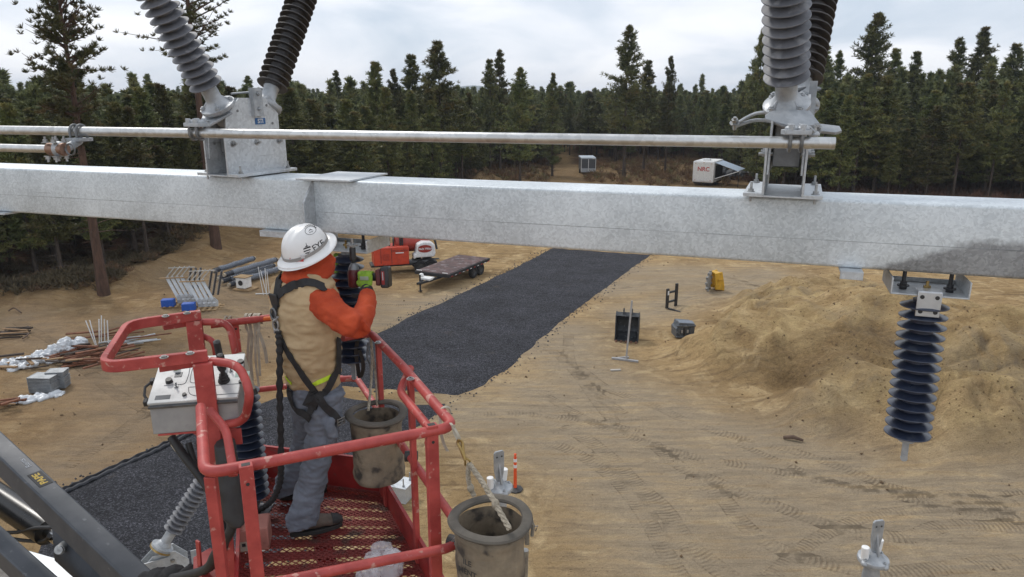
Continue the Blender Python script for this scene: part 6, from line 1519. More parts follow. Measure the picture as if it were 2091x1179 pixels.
h_ = hand('right_glove', pc_, gx_, gz_, gy_, GRP, .020, GLOVE, -1, WK, wR.lerp(pc_, .25))
h_.name = 'glove'
m = MB(); m.box(pc_-gy_*.0185+gz_*.012, (.05, .005, .022), (gx_, gy_, gz_)); m.build('knuckle_pad', simple('silver_patch', (.30, .34, .26), .7), h_, .003)
m = MB(); q0_ = wR.lerp(pc_-gz_*.045, .25); q1_ = pc_-gz_*.052; m.tube([wR+ZU*-.005, q0_, q1_], [.042, .039, .037], 18); cf = fuse(m, .005, 2, [(.003, 30, 30, 60)]); link('glove_cuff', cf, WEB, WK)
m = MB(); m.strip(spline([wR+V(-.03, -.02, .004), wR+V(-.065, -.025, -.002), wR+V(-.085, -.02, .002)], 4), ZU*.012, .004); m.build('cuff_tab', WEB, WK)
# left hand steadies the insulator, mostly hidden behind the hood
gl = P(700, 545, D=4.255); lz = V(.1, .25, .96).normalized(); lx = V(.9, -.4, 0).normalized(); ly = lz.cross(lx).normalized(); ly = ly if ly.y > 0 else -ly
h2_ = hand('glove', wL+V(.0, .01, .055), lx, lz, ly, wL+V(0, .055, .075), .024, GLOVE, 1, WK, wL)
# ------------------------------------------------------------------ impact wrench (held, its own thing)
root = new_empty('impact_wrench', P(724, 590, D=3.95), 'dark red and black cordless impact wrench held upright against the bolt under the beam', 'impact wrench')
hc_ = P(723, 566, D=3.955)
m = MB(); m.loft([(hc_-ZU*.062, gx_*.020, gy_*.022), (hc_-ZU*.056, gx_*.033, gy_*.034), (hc_-ZU*.01, gx_*.036, gy_*.037), (hc_+ZU*.03, gx_*.036, gy_*.037), (hc_+ZU*.045, gx_*.030, gy_*.031)], 24)
m.build('motor_housing', TOOLR, root, ang=50)
m = MB(); m.lathe([(.031, .040), (.031, .052), (.024, .066), (.017, .078), (.014, .082)], hc_, ZU, 24); m.build('gear_nose', STEELD, root)
m = MB(); m.cyl(hc_+ZU*.080, hc_+ZU*.100, .009, n=12); m.lathe([(.013, .098), (.018, .104), (.018, .165), (.015, .172), (.001, .172)], hc_, ZU, 22); m.build('socket', TOOLK, root)
m = MB(); m.tube([GRP-gx_*.055, GRP, GRP+gx_*.055], [.020, .0185, .021], 16, flat=1.15); m.box(GRP-gx_*.035+gy_*.02+ZU*.0, (.02, .012, .022), (gx_, gy_, gz_)); m.build('handle', TOOLK, root, .003)
bc = GRP+gx_*.098; m = MB(); m.box(bc-gx_*.026, (.03, .070, .092), (gx_, gy_, gz_)); m.build('battery_foot', TOOLR, root, .008)
m = MB(); m.box(bc+gx_*.012, (.050, .078, .118), (gx_, gy_, gz_)); bt = m.build('battery', TOOLK, root, .010)
m = MB(); m.box(bc+gx_*.006-gy_*.0396, (.018, .002, .075), (gx_, gy_, gz_)); m.build('battery_stripe', simple('red_stripe', (.28, .02, .02)), bt)
m = MB(); m.box(bc+gx_*.006-gy_*.0408+gz_*.01, (.006, .002, .045), (gx_, gy_, gz_)); m.build('battery_mark', simple('grey_mark', (.42, .42, .42)), bt)
# bolt being tightened and the bracket plate above it
m = MB(); tb_ = hc_+ZU*.172; m.cyl(tb_, tb_+ZU*.012, .014, n=6); m.cyl(tb_, tb_+ZU*.05, .008, n=8); m.cyl(tb_+ZU*.012, tb_+ZU*.018, .032, n=18); o = m.build('bracket_bolt', BOLT); tag(o, 'bolt under the beam being tightened by the wrench socket', 'bolt')
# ------------------------------------------------------------------ things on the ground
class Fr:
    def __init__(s, o, u):
        s.k = 1.0
        s.o = Vector(o); s.u = Vector((u[0], u[1], 0)).normalized(); s.v = ZU.cross(s.u); s.ax = (s.u, s.v, ZU)
    def __call__(s, a, b, c): return s.o+(s.u*a+s.v*b+ZU*c)*s.k
TYRE = simple('tyre_rubber', (.022, .022, .022), .9); RIM = simple('wheel_rim', (.10, .10, .10), .5, .5); CHAS = simple('black_chassis', (.022, .022, .024), .5)
ORG = mat('orange_red_machine_paint', (.52, .05, .018), (.40, .035, .012), 3, .45, c3=(.25, .06, .03), s3=9, t3=.64)
def wheel(root, c, ax, r, w_, rim=RIM, n=22):
    c = Vector(c); ax = Vector(ax).normalized()
    m = MB(); m.lathe([(r*.55, -w_/2), (r*.92, -w_/2), (r, -w_*.32), (r, w_*.32), (r*.92, w_/2), (r*.55, w_/2), (r*.55, -w_/2)], c, ax, n); wh = m.build('tyre', TYRE, root)
    m = MB(); m.lathe([(0.001, w_*.30), (r*.18, w_*.32), (r*.2, w_*.15), (r*.48, w_*.12), (r*.56, w_*.42), (r*.56, -w_*.42), (r*.4, -w_*.2), (.001, -w_*.2)], c, ax, n); m.build('rim', rim, wh)
# --- flatbed trailer
f1, f2, b2_, b1_ = P(850, 554, z=-CZ+.85), P(920, 560, z=-CZ+.85), P(1003, 526, z=-CZ+.85), P(937, 522.5, z=-CZ+.85)
ux = (b2_-f2).normalized(); F = Fr(V(f1.x, f1.y, hz(f1.x+1, f1.y+2)), (ux.x, ux.y)); LL = ((b2_-f2).length+(b1_-f1).length)/2; WW = -2.15
root = new_empty('flatbed_trailer', F(LL/2, WW/2, 0), 'black flatbed trailer with a dark wooden deck standing beside the gravel road', 'trailer')
DECK = mat('worn_deck_boards', (.11, .055, .05), (.055, .035, .035), 2, .7, c3=(.20, .17, .17), s3=3, t3=.55)
for k in range(12):
    w1 = WW/12; m = MB(); m.box(F(LL/2, w1*(k+.5), .86), (LL, abs(w1)-.025, .05), F.ax); m.build('deck_board', DECK, root)
m = MB(); m.box(F(LL/2, .04, .77), (LL, .06, .17), F.ax); m.box(F(LL/2, WW-.04, .77), (LL, .06, .17), F.ax); m.box(F(-.03, WW/2, .77), (.06, abs(WW)+.14, .18), F.ax); m.box(F(LL+.03, WW/2, .80), (.06, abs(WW)+.14, .12), F.ax)
for k in range(9): m.box(F(.3+k*LL/9, WW/2, .76), (.06, abs(WW), .08), F.ax)
for b in (-.55, WW+.55): m.box(F(LL*.5, b, .66), (LL*.98, .09, .16), F.ax)
m.build('frame', CHAS, root, .004)
for k in range(11):
    m = MB(); m.box(F(.3+k*LL/11, WW-.075, .70), (.16, .008, .045), F.ax); m.build('reflector', WHT if k % 2 else RWT, root)
for a in (LL*.62, LL*.62+.85):
    for b in (-.22, WW+.10): wheel(root, F(a, b-.02, .38), F.v*(-1 if b < -1 else 1), .38, .24)
m = MB(); box_beam(m, F(.1, -.6, .62), F(-1.35, WW/2, .52), .10, .12); box_beam(m, F(.1, WW+.6, .62), F(-1.35, WW/2, .52), .10, .12); m.build('tongue', CHAS, root)
m = MB(); m.cyl(F(-1.05, WW/2+.12, 0.02), F(-1.05, WW/2+.12, .95), .05, n=10); m.box(F(-1.05, WW/2+.12, .02), (.2, .2, .03), F.ax); m.cyl(F(-1.5, WW/2, .55), F(-1.3, WW/2, .55), .07, n=10); m.build('jack', CHAS, root)
m = MB(); m.ball(F(-.55, WW/2+.35, .82), .13, .13, .10); m.box(F(-.55, WW/2, .66), (.5, .7, .10), F.ax); m.build('toolbox', WHT, root)
m = MB(); m.box(F(.0, -.2, .92), (.03, .35, .04), F.ax); m.box(F(.0, WW+.2, .92), (.03, .35, .04), F.ax); m.build('front_marker', WHT, root)
# --- vacuum excavator trailer
q = G(768, 563); F = Fr(q, (.955, .29)); root = new_empty('vacuum_trailer', F(2, .6, 0), 'orange-red vacuum excavator trailer with white water tank parked left of the flatbed', 'vacuum trailer')
m = MB(); m.box(F(1.0, .75, 1.12), (2.15, 1.45, 1.12), F.ax); eb = m.build('engine_box', ORG, root, .05)
m = MB(); m.box(F(1.0, .01, 1.15), (.02, .012, 1.0), F.ax); m.box(F(.35, .01, 1.2), (.02, .012, 1.0), F.ax); m.build('door_seam', CHAS, eb)
m = MB(); m.box(F(2.08, .55, 1.22), (.02, .75, .72), F.ax); m.build('radiator_grille', CHAS, eb)
for k in range(6): m = MB(); m.box(F(.65, .015, .9+.07*k), (.42, .01, .02), F.ax); m.build('louvre', simple('louvre_red', (.25, .03, .012)), eb)
link('lettering', text_mesh('DITCH WITCH', .15, F(1.5, .012, 1.45), F.u, ZU, .012), KWT, eb); m = MB(); m.box(F(1.5, .012, 1.32), (.5, .01, .06), F.ax); m.build('white_mark', WWT, eb)
m = MB(); m.lathe([(0.01, -.1), (.35, -.06), (.56, 0), (.60, .1), (.60, 2.0), (.52, 2.12), (.25, 2.2), (.01, 2.22)], F(1.35, 1.15, 1.75), F.u, 26); m.build('debris_tank', simple('tank_red', (.36, .04, .025), .45), root)
m = MB(); m.cyl(F(2.3, .9, 2.3), F(2.3, 1.1, 2.42), .14, n=14); m.build('tank_lid', ORG, root)
for a, h_ in ((.95, .45), (1.2, .38), (1.62, .52), (1.75, .5)): m = MB(); m.tube(fillet([F(a, .5, 1.68), F(a, .5, 1.68+h_), F(a+.05, 1.0, 1.75+h_)], .1), .055, 8); m.build('exhaust_pipe', CHAS, root)
WTK = simple('white_poly_tank', (.72, .72, .72), .35)
m = MB(); prof = [(2.35, .85), (2.55, .95), (3.65, .95), (3.72, 1.2), (3.68, 1.72), (3.45, 1.88), (2.95, 1.92), (2.6, 1.78), (2.5, 1.2), (2.35, 1.15)]
m.prism([F(a, .30, c) for a, c in prof], F.v*.75); wt = m.build('water_tank', WTK, root, .07)
m = MB(); m.prism([F(3.05+.46*math.cos(t), -.082, 1.50+.24*math.sin(t)) for t in np.linspace(0, 2*PI, 25)[:-1]], F.v*.01); bd_ = m.build('oval_badge', simple('badge_red', (.28, .03, .02)), wt)
link('lettering', text_mesh('Ditch Witch', .19, F(3.05, -.089, 1.50), F.u, ZU, .006, bold=.004), WWT, bd_)
m = MB(); m.box(F(1.8, .75, .52), (4.1, 1.1, .14), F.ax); m.box(F(3.1, .06, .80), (1.7, .35, .03), F.ax); m.build('frame', CHAS, root, .01)
for a in (2.75, 3.42):
    for b in (.0, 1.4): wheel(root, F(a, b, .38), -F.v if b < 1 else F.v, .38, .25)
m = MB(); m.tube(fillet([F(1.2, 1.4, 2.3), F(2.3, 1.4, 2.75), F(3.2, 1.3, 2.6), F(3.9, 1.2, 1.9), F(4.0, 1.0, 1.2)], .3), .07, 10); m.build('suction_hose', CHAS, root)
# --- black hose coil left of it
# --- excavator bucket with teeth
q = G(1280, 693); F = Fr(q, (.97, -.24)); root = new_empty('excavator_bucket', q, 'upright dark excavator bucket with rusty teeth behind the pipe stand', 'bucket')
BUCK = mat('scuffed_bucket_steel', (.045, .05, .055), (.025, .027, .03), 4, .5, .2, c3=(.14, .15, .16), s3=9, t3=.6)
hw = .50; side = [(0, -.35, .02), (0, -.02, .0), (0, .38, .25), (0, .48, .65), (0, .35, 1.1), (0, .05, 1.28), (0, -.22, 1.15)]
for a in (-hw, hw): m = MB(); m.prism([F(a, b, c) for _, b, c in side], F.u*.045); m.build('side_plate', BUCK, root)
m = MB(); arc = [(-.02, .02), (.18, .10), (.38, .28), (.46, .5), (.46, .78), (.34, 1.08), (.05, 1.24), (-.2, 1.15)]
for (b0, c0), (b1, c1) in zip(arc[:-1], arc[1:]): m.prism([F(-hw, b0, c0), F(hw, b0, c0), F(hw, b1, c1), F(-hw, b1, c1)], V(0, .03, .02))
m.prism([F(-hw, -.35, .04), F(hw, -.35, .04), F(hw, .02, .04), F(-hw, .02, .04)], ZU*.04); m.build('curved_shell', BUCK, root)
for k in range(5): m = MB(); a = -.44+.22*k; m.prism([F(a-.05, -.34, .03), F(a+.05, -.34, .03), F(a+.025, -.52, .0), F(a-.025, -.52, .0)], ZU*.06); m.build('tooth', simple('rusty_tooth', (.16, .075, .045), .9), root)
for a in (-.18, .18): m = MB(); m.prism([F(a, -.12, 1.15), F(a, .2, 1.1), F(a, .12, 1.42), F(a, -.05, 1.45)], F.u*.05); m.build('hanger_ear', BUCK, root)
# --- pipe stand
q = G(1276, 737); F = Fr(q, (.93, -.36)); root = new_empty('pipe_stand', q, 'tall thin silver pipe standing on a T-shaped foot in front of the dark bucket', 'pipe stand')
GPI = simple('silver_pipe', (.42, .42, .43), .45, .4)
m = MB(); m.cyl(F(.05, 0, .05), F(.16, .1, 2.55), .038, n=12); m.build('upright', GPI, root)
m = MB(); m.box(F(-.0, 0, .04), (1.1, .10, .07), F.ax); m.build('foot_bar', GPI, root); m = MB(); m.box(F(-.15, .22, .035), (.55, .08, .06), (F.u*.8+F.v*.6, F.v*.8-F.u*.6, ZU)); m.build('foot_bar', GPI, root)
q = G(1257, 757); m = MB(); m.box(q+ZU*.03, (.42, .09, .05), (V(.98, .1, 0), V(-.1, .98, 0), ZU)); o = m.build('plank', simple('pale_wood', (.45, .42, .38))); tag(o, 'small pale plank lying on the sand below the pipe stand', 'plank')
# --- pallet fork frame
q = G(1370, 629); F = Fr(q, (.80, .60)); root = new_empty('pallet_forks', q, 'black pallet fork frame standing on its back with tines lying to the right', 'forks')
for a in (-.32, .36): m = MB(); m.box(F(a, 0, .55 if a < 0 else .62), (.15, .10, 1.05 if a < 0 else 1.25), F.ax); m.build('frame_post', CHAS, root, .01)
for c_ in (.35, .85): m = MB(); m.box(F(0, .02, c_), (.75, .07, .10), F.ax); m.build('frame_bar', BUCK, root)
for a in (-.25, .30):
    m = MB(); m.prism([F(a, -.05, .0), F(a, -.05, .06), F(a+.0, -1.3, .03), F(a, -1.3, .0)], F.u*.12); m.build('tine', CHAS, root)
m = MB(); m.box(F(-.32, -.055, .85), (.10, .01, .22), F.ax); m.build('white_sticker', WWT, root)
# --- small grey bucket
q = G(1399, 693); F = Fr(q, (.99, .1)); root = new_empty('trench_bucket', q, 'small blue-grey bucket lying on its side right of the dark upright bucket', 'bucket')
BG2 = mat('blue_grey_steel', (.11, .125, .145), (.06, .07, .08), 5, .5, .2, c3=(.22, .24, .26), s3=9, t3=.58)
pr_ = [(-.42, 0), (.40, 0), (.42, .45), (.38, .62), (-.30, .70), (-.36, .5), (-.44, .42)]
m = MB(); m.prism([F(a, .35, c) for a, c in pr_], F.v*.7); m.build('shell', BG2, root, .03)
m = MB(); m.prism([F(-.32, .0, .70), F(.40, .0, .62), F(.42, .40, .64), F(-.30, .40, .72)], ZU*.05); m.build('lid_plate', simple('light_blue_steel', (.16, .19, .23), .4, .3), root, .01)
for c_ in (.06, .56): m = MB(); m.box(F(0, -.03, c_), (.86, .08, .07), F.ax); m.build('rib', BG2, root, .01)
for a in (-.3, -.08, .2): m = MB(); m.box(F(a, -.03, .3), (.09, .05, .34), F.ax); m.build('rib', CHAS if a == -.08 else BG2, root, .01)
m = MB(); m.box(F(.07, -.07, .32), (.08, .02, .14), F.ax); m.box(F(-.19, -.07, .32), (.06, .02, .14), F.ax); m.build('bright_plates', GPI, root)
# --- yellow compaction wheel
q = G(1458, 595); F = Fr(q, (.96, .25)); root = new_empty('compaction_wheel', q, 'yellow compaction wheel attachment with grey padded rollers at the foot of the heaps', 'compactor wheel')
YEL = mat('yellow_machine_paint', (.62, .36, .03), (.48, .27, .025), 4, .5, c3=(.25, .16, .04), s3=9, t3=.62)
m = MB(); m.prism([F(.05, 0, .10), F(.62, 0, 0), F(.62, 0, .25), F(.42, 0, 1.1), F(.0, 0, 1.02)], F.v*.10); m.build('side_bracket', YEL, root, .02)
m = MB(); m.prism([F(.05, .55, .10), F(.62, .55, 0), F(.62, .55, .25), F(.42, .55, 1.1), F(.0, .55, 1.02)], F.v*.10); m.build('side_bracket', YEL, root, .02)
m = MB(); m.box(F(.2, .28, 1.0), (.36, .5, .10), F.ax); m.box(F(.30, -.07, .66), (.26, .10, .1), F.ax); m.box(F(.45, .28, .16), (.36, .6, .1), F.ax); m.build('head_plate', YEL, root, .02)
for kk, a in enumerate((-.34, -.12)):
    ax = (F.u*.70+F.v*-.72).normalized(); c = F(a, .05+.3*kk, .56); m = MB(); m.cyl(c-ax*.03, c+ax*.03, .40, n=20)
    for i in range(9):
        t = 2*PI*i/9+kk*.3; S_, T_, _ = frame(ax); d_ = S_*math.cos(t)+T_*math.sin(t); m.box(c+d_*.46, (.13, .10, .16), (ax, ax.cross(d_), d_))
    w_ = m.build('padded_wheel', simple('wheel_steel', (.27, .27, .26), .6, .3), root, .01)
    for i in range(8):
        t = 2*PI*i/8; d_ = S_*math.cos(t)+T_*math.sin(t); m = MB(); m.box(c+d_*.18-ax*.035, (.01, .05, .22), (ax, ax.cross(d_), d_)); m.build('spoke', YEL, w_)
# --- delineator post and others
def delineator(q, h_, label, cut=False):
    root = new_empty('delineator_post', q, label, 'traffic post')
    m = MB(); m.lathe([(.22, 0), (.22, .03), (.12, .06), (.05, .075), (.0, .075)], q, ZU, 8); m.build('rubber_base', BLK, root)
    OR = simple('safety_orange', (.75, .09, .02), .5)
    if cut: m = MB(); m.cyl(q+ZU*.06, q+ZU*.12, .06, n=14); m.build('stub', OR, root); return
    m = MB(); m.cyl(q+ZU*.06, q+ZU*h_, .048, .042, n=18); m.lathe([(.028, h_), (.026, h_+.05), (.038, h_+.06), (.038, h_+.09), (.02, h_+.10), (0, h_+.10)], q, ZU, 14); t = m.build('tube', OR, root)
    for z_ in (.68, .86): m = MB(); m.cyl(q+ZU*z_, q+ZU*(z_+.09), .0475, n=18); m.build('reflective_band', WWT, t)
delineator(G(1052, 1000), 1.0, 'orange traffic delineator post with two white bands behind the near canvas bucket')
delineator(G(812, 970), .1, 'black octagonal delineator base with orange stub seen between the red basket posts', True)
q = G(820, 1018); F = Fr(q, (.93, -.35)); root = new_empty('anchor_block', q, 'small galvanised steel box with upright studs on the sand between the basket posts', 'steel box')
m = MB(); m.box(F(0, 0, .24), (.52, .5, .46), F.ax); m.build('box', GALV, root, .01)
m = MB(); m.box(F(0, 0, .48), (.60, .58, .025), F.ax); m.build('top_plate', GALV, root, .004)
for a in (-.18, .18):
    for b in (-.18, .18): m = MB(); m.cyl(F(a, b, .48), F(a, b, .72), .018, n=8); m.cyl(F(a, b, .49), F(a, b, .53), .035, n=6); m.build('stud', BOLT, root)
# --- pallets with switch parts at the left
WOOD = mat('pallet_wood', (.36, .24, .12), (.26, .17, .085), 6, .85)
BLUE = simple('blue_box', (.015, .09, .42), .5)
def switch_pallet(q, label):
    F = Fr(q, (.98, .18)); F.k = .80; root = new_empty('switch_pallet', q, label, 'pallet', 'pallets of switch parts on the left')
    for b in (-.5, 0, .5): m = MB(); m.box(F(0, b, .05), (2.0, .1, .1), F.ax); m.build('pallet_runner', WOOD, root)
    for k in range(6): m = MB(); m.box(F(-.9+.36*k, 0, .12), (.14, 1.2, .03), F.ax); m.build('pallet_board', WOOD, root)
    for k in range(4):
        a0 = -.15+.30*k; m = MB(); box_beam(m, F(a0, .1, .35), F(a0-.72, .5, 1.85), .10, .15, F.u); m.build('channel_arm', GALV, root)
        m = MB(); box_beam(m, F(a0-.72, .45, 1.85), F(a0-.15, .55, 2.5), .05, .05); m.build('top_rod', ALU, root)
        m = MB(); m.prism([F(a0-.12, .1, .14), F(a0+.2, .1, .14), F(a0+.22, .1, .5), F(a0, .1, .75), F(a0-.15, .1, .6)], F.v*.06); m.build('foot_plate', GALV, root)
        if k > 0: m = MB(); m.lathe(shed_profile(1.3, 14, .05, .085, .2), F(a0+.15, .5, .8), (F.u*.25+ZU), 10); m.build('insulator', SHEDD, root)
    m = MB(); m.box(F(-.42, .35, 1.80), (1.4, .09, .05), F.ax); m.build('tie_board', WOOD, root)
    m = MB(); m.box(F(-.72, -.35, .33), (.62, .42, .38), F.ax); m.build('blue_crate', BLUE, root, .02)
    m = MB(); m.box(F(.1, .55, 2.42), (1.3, .04, .04), F.ax); m.build('tie_bar', ALU, root)
switch_pallet(G(372, 624), 'left pallet of slanted galvanised switch arms with a blue crate')
switch_pallet(G(414, 632), 'right pallet of slanted galvanised switch arms with a blue crate')
# --- wrapped insulator bundles
WRAP = bpy.data.materials.new('bluish_plastic_wrap'); WRAP.use_nodes = True; b_ = WRAP.node_tree.nodes['Principled BSDF']; b_.inputs['Base Color'].default_value = (.45, .5, .58, 1); b_.inputs['Roughness'].default_value = .1; b_.inputs['Alpha'].default_value = .28
TUBK = mat('dark_wrapped_tube', (.03, .033, .045), (.055, .06, .075), 5, .3, 0, .01, 14)
for i, (x0, y0, x1, y1, h_, lb) in enumerate([(470, 590, 572, 556, .25, 'front dark wrapped tube of the bundle by the white drum'), (455, 583, 560, 550, .25, 'second dark wrapped tube lying in the bundle on the sand'), (447, 577, 550, 545, .25, 'third dark wrapped tube lying in the bundle on the sand'), (462, 584, 566, 551, .66, 'dark tube with shiny plastic wrap lying on top of the bundle'), (438, 572, 520, 545, .55, 'dark wrapped tube at the back of the bundle, half resting on the others'), (590, 600, 640, 585, .25, 'short dark wrapped tube at the right end of the bundle')]):
    a, b = G(x0, y0), G(x1, y1); a.z += h_; b.z += h_; root = new_empty('wrapped_tube', (a+b)/2-ZU*.2, lb, 'wrapped tube', 'dark wrapped tubes on the sand')
    m = MB(); m.lathe(shed_profile((b-a).length, 26, .13, .165, .15), a, b-a, 14); m.build('sheds', TUBK, root)
    m = MB(); pts = [a+(b-a)*t+V(0, 0, .02*math.sin(t*20+i)) for t in np.linspace(.12, .95, 14)]; m.tube(pts, [.185+.018*math.sin(k*2.7+i) for k in range(14)], 14, cap=False); m.build('plastic_wrap', WRAP, root)
    for e_, d_ in ((a, a-b), (b, b-a)): d_ = d_.normalized(); m = MB(); m.cyl(e_, e_+d_*.12, .10, n=12); m.build('end_cap', simple('cream_cap', (.45, .38, .28)), root)
q = G(492, 594); F = Fr(q, (.95, -.3)); root = new_empty('white_drum', q, 'small white square drum housing with a dark round hole in front of the wrapped tubes', 'drum')
m = MB(); m.box(F(0, .3, .42), (.62, .6, .62), F.ax); m.build('housing', WHT, root, .04)
m = MB(); m.cyl(F(.02, .01, .44), F(.02, -.02, .44), .15, n=20); m.build('hole', BLK, root)
m = MB(); m.box(F(.1, .3, .05), (1.1, .9, .08), F.ax); m.build('wooden_base', WOOD, root); m = MB(); m.box(F(0, .3, .76), (.8, .7, .04), F.ax); m.build('wooden_top', WOOD, root)
# --- bare rods standing
def rods(name, pts, label, cat, r=.018):
    root = new_empty(name, G(*pts[0][0]), label, cat)
    for (g, t) in pts:
        a = G(*g); y_ = a.y; b = P(t[0], t[1], D=y_); m = MB(); m.cyl(a, b, r, n=6); m.build('rod', WWT, root)
rods('rod_rack', [((538, 603), (527, 545)), ((545, 603), (541, 548)), ((545, 603), (532, 552)), ((550, 602), (545, 555))], 'thin white rods propped together in front of the wrapped tubes', 'rods', .02)
a, b = G(522, 602), G(553, 601); m = MB(); m.cyl(a+ZU*.04, b+ZU*.04, .03, n=6); o = m.build('foot_bar', WWT, None); tag(o, 'short white bar on the ground under the propped rods', 'bar')
rods('marker_rods', [((195, 706), (175, 655)), ((197, 706), (183, 654)), ((203, 702), (202, 652)), ((207, 702), (207, 645)), ((214, 700), (213, 652)), ((222, 710), (219, 655))], 'cluster of thin upright white rods behind the red guard hoop', 'rods', .022)
# --- grey channel stacks
STK = galv('stacked_steel', (.36, .38, .40), (.20, .215, .23), sp=30)
def stack(q, n, w_, l_, label, u=(.98, .15)):
    F = Fr(q, u); root = new_empty('steel_stack', q, label, 'steel stack', 'stacks of grey steel at the left edge')
    for k in range(n):
        m = MB(); m.box(F(random.uniform(-.03, .03), 0, .08+.055*k), (w_, l_, .035), F.ax); m.box(F(-w_/2, 0, .08+.055*k), (.03, l_, .05), F.ax); m.build('steel_plate', STK, root)
stack(G(95, 800), 11, .85, .6, 'front stack of grey galvanised steel plates on the sand at left', (.99, -.05)); stack(G(122, 792), 12, .6, .5, 'back stack of grey galvanised plates just behind the front stack')
# --- crumpled plastic sheets
def sheet(pxs, label, hgt=.12, name='plastic_sheet'):
    pts = [G(*p) for p in pxs]; m = MB()
    for a, b in zip(pts[:-1], pts[1:]):
        for t in np.linspace(0, 1, 6): c = a.lerp(b, t); m.ball(c+V(random.uniform(-.12, .12), random.uniform(-.12, .12), hgt*random.uniform(.2, .9)), random.uniform(.14, .30), random.uniform(.12, .26), hgt*random.uniform(.6, 1.3), 10, 6)
    me = fuse(m, .035, 1, [(.12, 3.5, 3.5, 3.5), (.05, 9, 9, 9)]); o = link(name, me, mat('white_plastic_sheet', (.62, .64, .66), (.45, .48, .51), 5, .35) if 'white_plastic_sheet' not in MATS else MATS['white_plastic_sheet']); tag(o, label, 'plastic sheet', 'white plastic sheets at the left edge')
sheet([(36, 824), (60, 818), (95, 812), (120, 806)], 'flat crumpled white plastic sheet in front of the grey steel stacks', .08)
sheet([(0, 745), (30, 742), (60, 735), (100, 738), (75, 722)], 'longest crumpled white plastic sheet over the debris at the left edge')
sheet([(105, 728), (130, 720), (170, 714), (140, 722)], 'crumpled white plastic sheet on the pallet right of the longest sheet', .3)
sheet([(35, 752), (60, 750)], 'small crumpled white plastic scrap below the longest sheet', .1)
# --- lumber, angle irons and pallets heaped at the left
LUM = [mat('old_lumber', (.34, .22, .12), (.22, .14, .075), 5, .9), mat('rusty_angle', (.20, .075, .035), (.11, .045, .025), 6, .85), mat('dark_lumber', (.06, .042, .032), (.035, .026, .02), 6, .9), GALV]
def heap(n, cx, cy, rx, ry, ang, lmin, lmax, mi, label, name, cat, group=None, th=.09, levels=3):
    for i in range(n):
        q = G(cx+random.uniform(-rx, rx), cy+random.uniform(-ry, ry)); a = R(ang+random.gauss(0, 22)); l_ = random.uniform(lmin, lmax)
        d = V(math.cos(a), math.sin(a), random.uniform(-.03, .10)).normalized(); s_ = d.cross(ZU).normalized(); u = s_.cross(d)
        m = MB(); m.box(q+ZU*(.06+.10*(i % levels)+.05), (l_, th*random.uniform(.8, 1.6), th*random.uniform(.4, .8)), (d, s_, u)); o = m.build(name, LUM[random.choice(mi)]); tag(o, label, cat, group)
heap(26, 190, 735, 55, 16, 28, 1.2, 2.6, [1, 1, 2], 'rusty or dark steel angle lying in the heap left of the basket', 'angle_iron', 'angle iron', 'rusty angle irons')
heap(16, 90, 745, 75, 10, 10, .5, 1.2, [0, 0, 2], 'scrap of lumber lying among the white plastic sheets', 'lumber_scrap', 'lumber', 'lumber scraps')
heap(9, 22, 688, 22, 8, 8, 1.0, 2.0, [0, 2], 'pale board on the small pile at the left edge', 'board', 'board', 'boards at the left edge')
heap(7, 12, 832, 20, 6, 30, .5, 1.2, [0, 1], 'brown board on the low pallet at the left edge', 'board', 'board', 'boards on the low pallet')
heap(9, 270, 703, 32, 7, 15, 1.0, 1.8, [3], 'galvanised bar of the flat pile seen through the red guard hoop', 'galvanised_bar', 'steel bar', 'galvanised bars', th=.07, levels=2)
heap(7, 240, 700, 70, 22, 20, 1.0, 2.2, [1], 'rusty angle lying apart from the heap near the guard hoop', 'angle_iron', 'angle iron', 'scattered rusty angles')
for i, pp in enumerate([[(0, 690), (20, 678), (45, 682), (60, 690), (48, 700)], [(12, 676), (36, 684), (58, 680)], [(18, 640), (30, 636), (44, 643)]]):
    m = MB(); m.tube(spline([G(*q)+ZU*(.10+.08*(k % 2)) for k, q in enumerate(pp)], 4), .035, 6); o = m.build('dead_branch', DEADM); tag(o, ['largest bent dead branch on the sand at the left edge', 'dead branch crossing the bent one at the left edge', 'small dead branch lying alone on the sand at upper left'][i], 'branch')
for i, (x, y, l_) in enumerate([(1625, 848, .55), (710, 880, .1), (250, 880, .35), (1050, 640, .05)][:1]):
    q = G(x, y); m = MB(); m.tube([q+V(-l_/2, .1, .06), q+V(0, 0, .12), q+V(l_/2, -.12, .06)], [.05, .07, .04], 8); o = m.build('log', DEADM); tag(o, 'short rotten log at the foot of the dark soil patch', 'log')
# --- site trailers in the clearing
q = G(1447, 379); F = Fr(q, (.97, -.10)); root = new_empty('white_trailer', q, 'white box trailer with red marking on its end and a blue awning on its side', 'trailer')
q0_ = G(1412, 379); wdt = 3.0
F = Fr(q0_, (.87, -.49)); wdt = 2.7
m = MB(); m.box(F(wdt/2-.05, 2.4, 1.72), (wdt-.1, 4.6, 2.6), F.ax); bd_ = m.build('box', WHT, root, .12)
m = MB(); m.box(F(wdt/2-.05, .075, 1.70), (wdt-.5, .03, 2.2), F.ax); dr_ = m.build('end_door', simple('door_white', (.74, .74, .72)), bd_)
link('lettering', text_mesh('NRC', .72, F(wdt/2+.0, .05, 2.05), F.u, ZU+F.u*.0, .012, bold=.012), RWT, bd_)
for a, c_ in ((.35, 2.75), (wdt-.45, 2.75), (.35, .7), (wdt-.45, .7), (wdt/2, 2.85)): m = MB(); m.box(F(a, .055, c_), (.12, .03, .06), F.ax); m.build('marker_light', RWT if c_ < 1 else simple('lamp_amber', (.5, .2, .03)), bd_)
m = MB(); m.box(F(wdt/2, 1.5, 3.12), (.8, .8, .28), F.ax); m.build('roof_vent', WHT, root, .05)
m = MB(); m.box(F(wdt/2, 2.4, .32), (wdt-.4, 4.2, .2), F.ax); m.build('frame', CHAS, root)
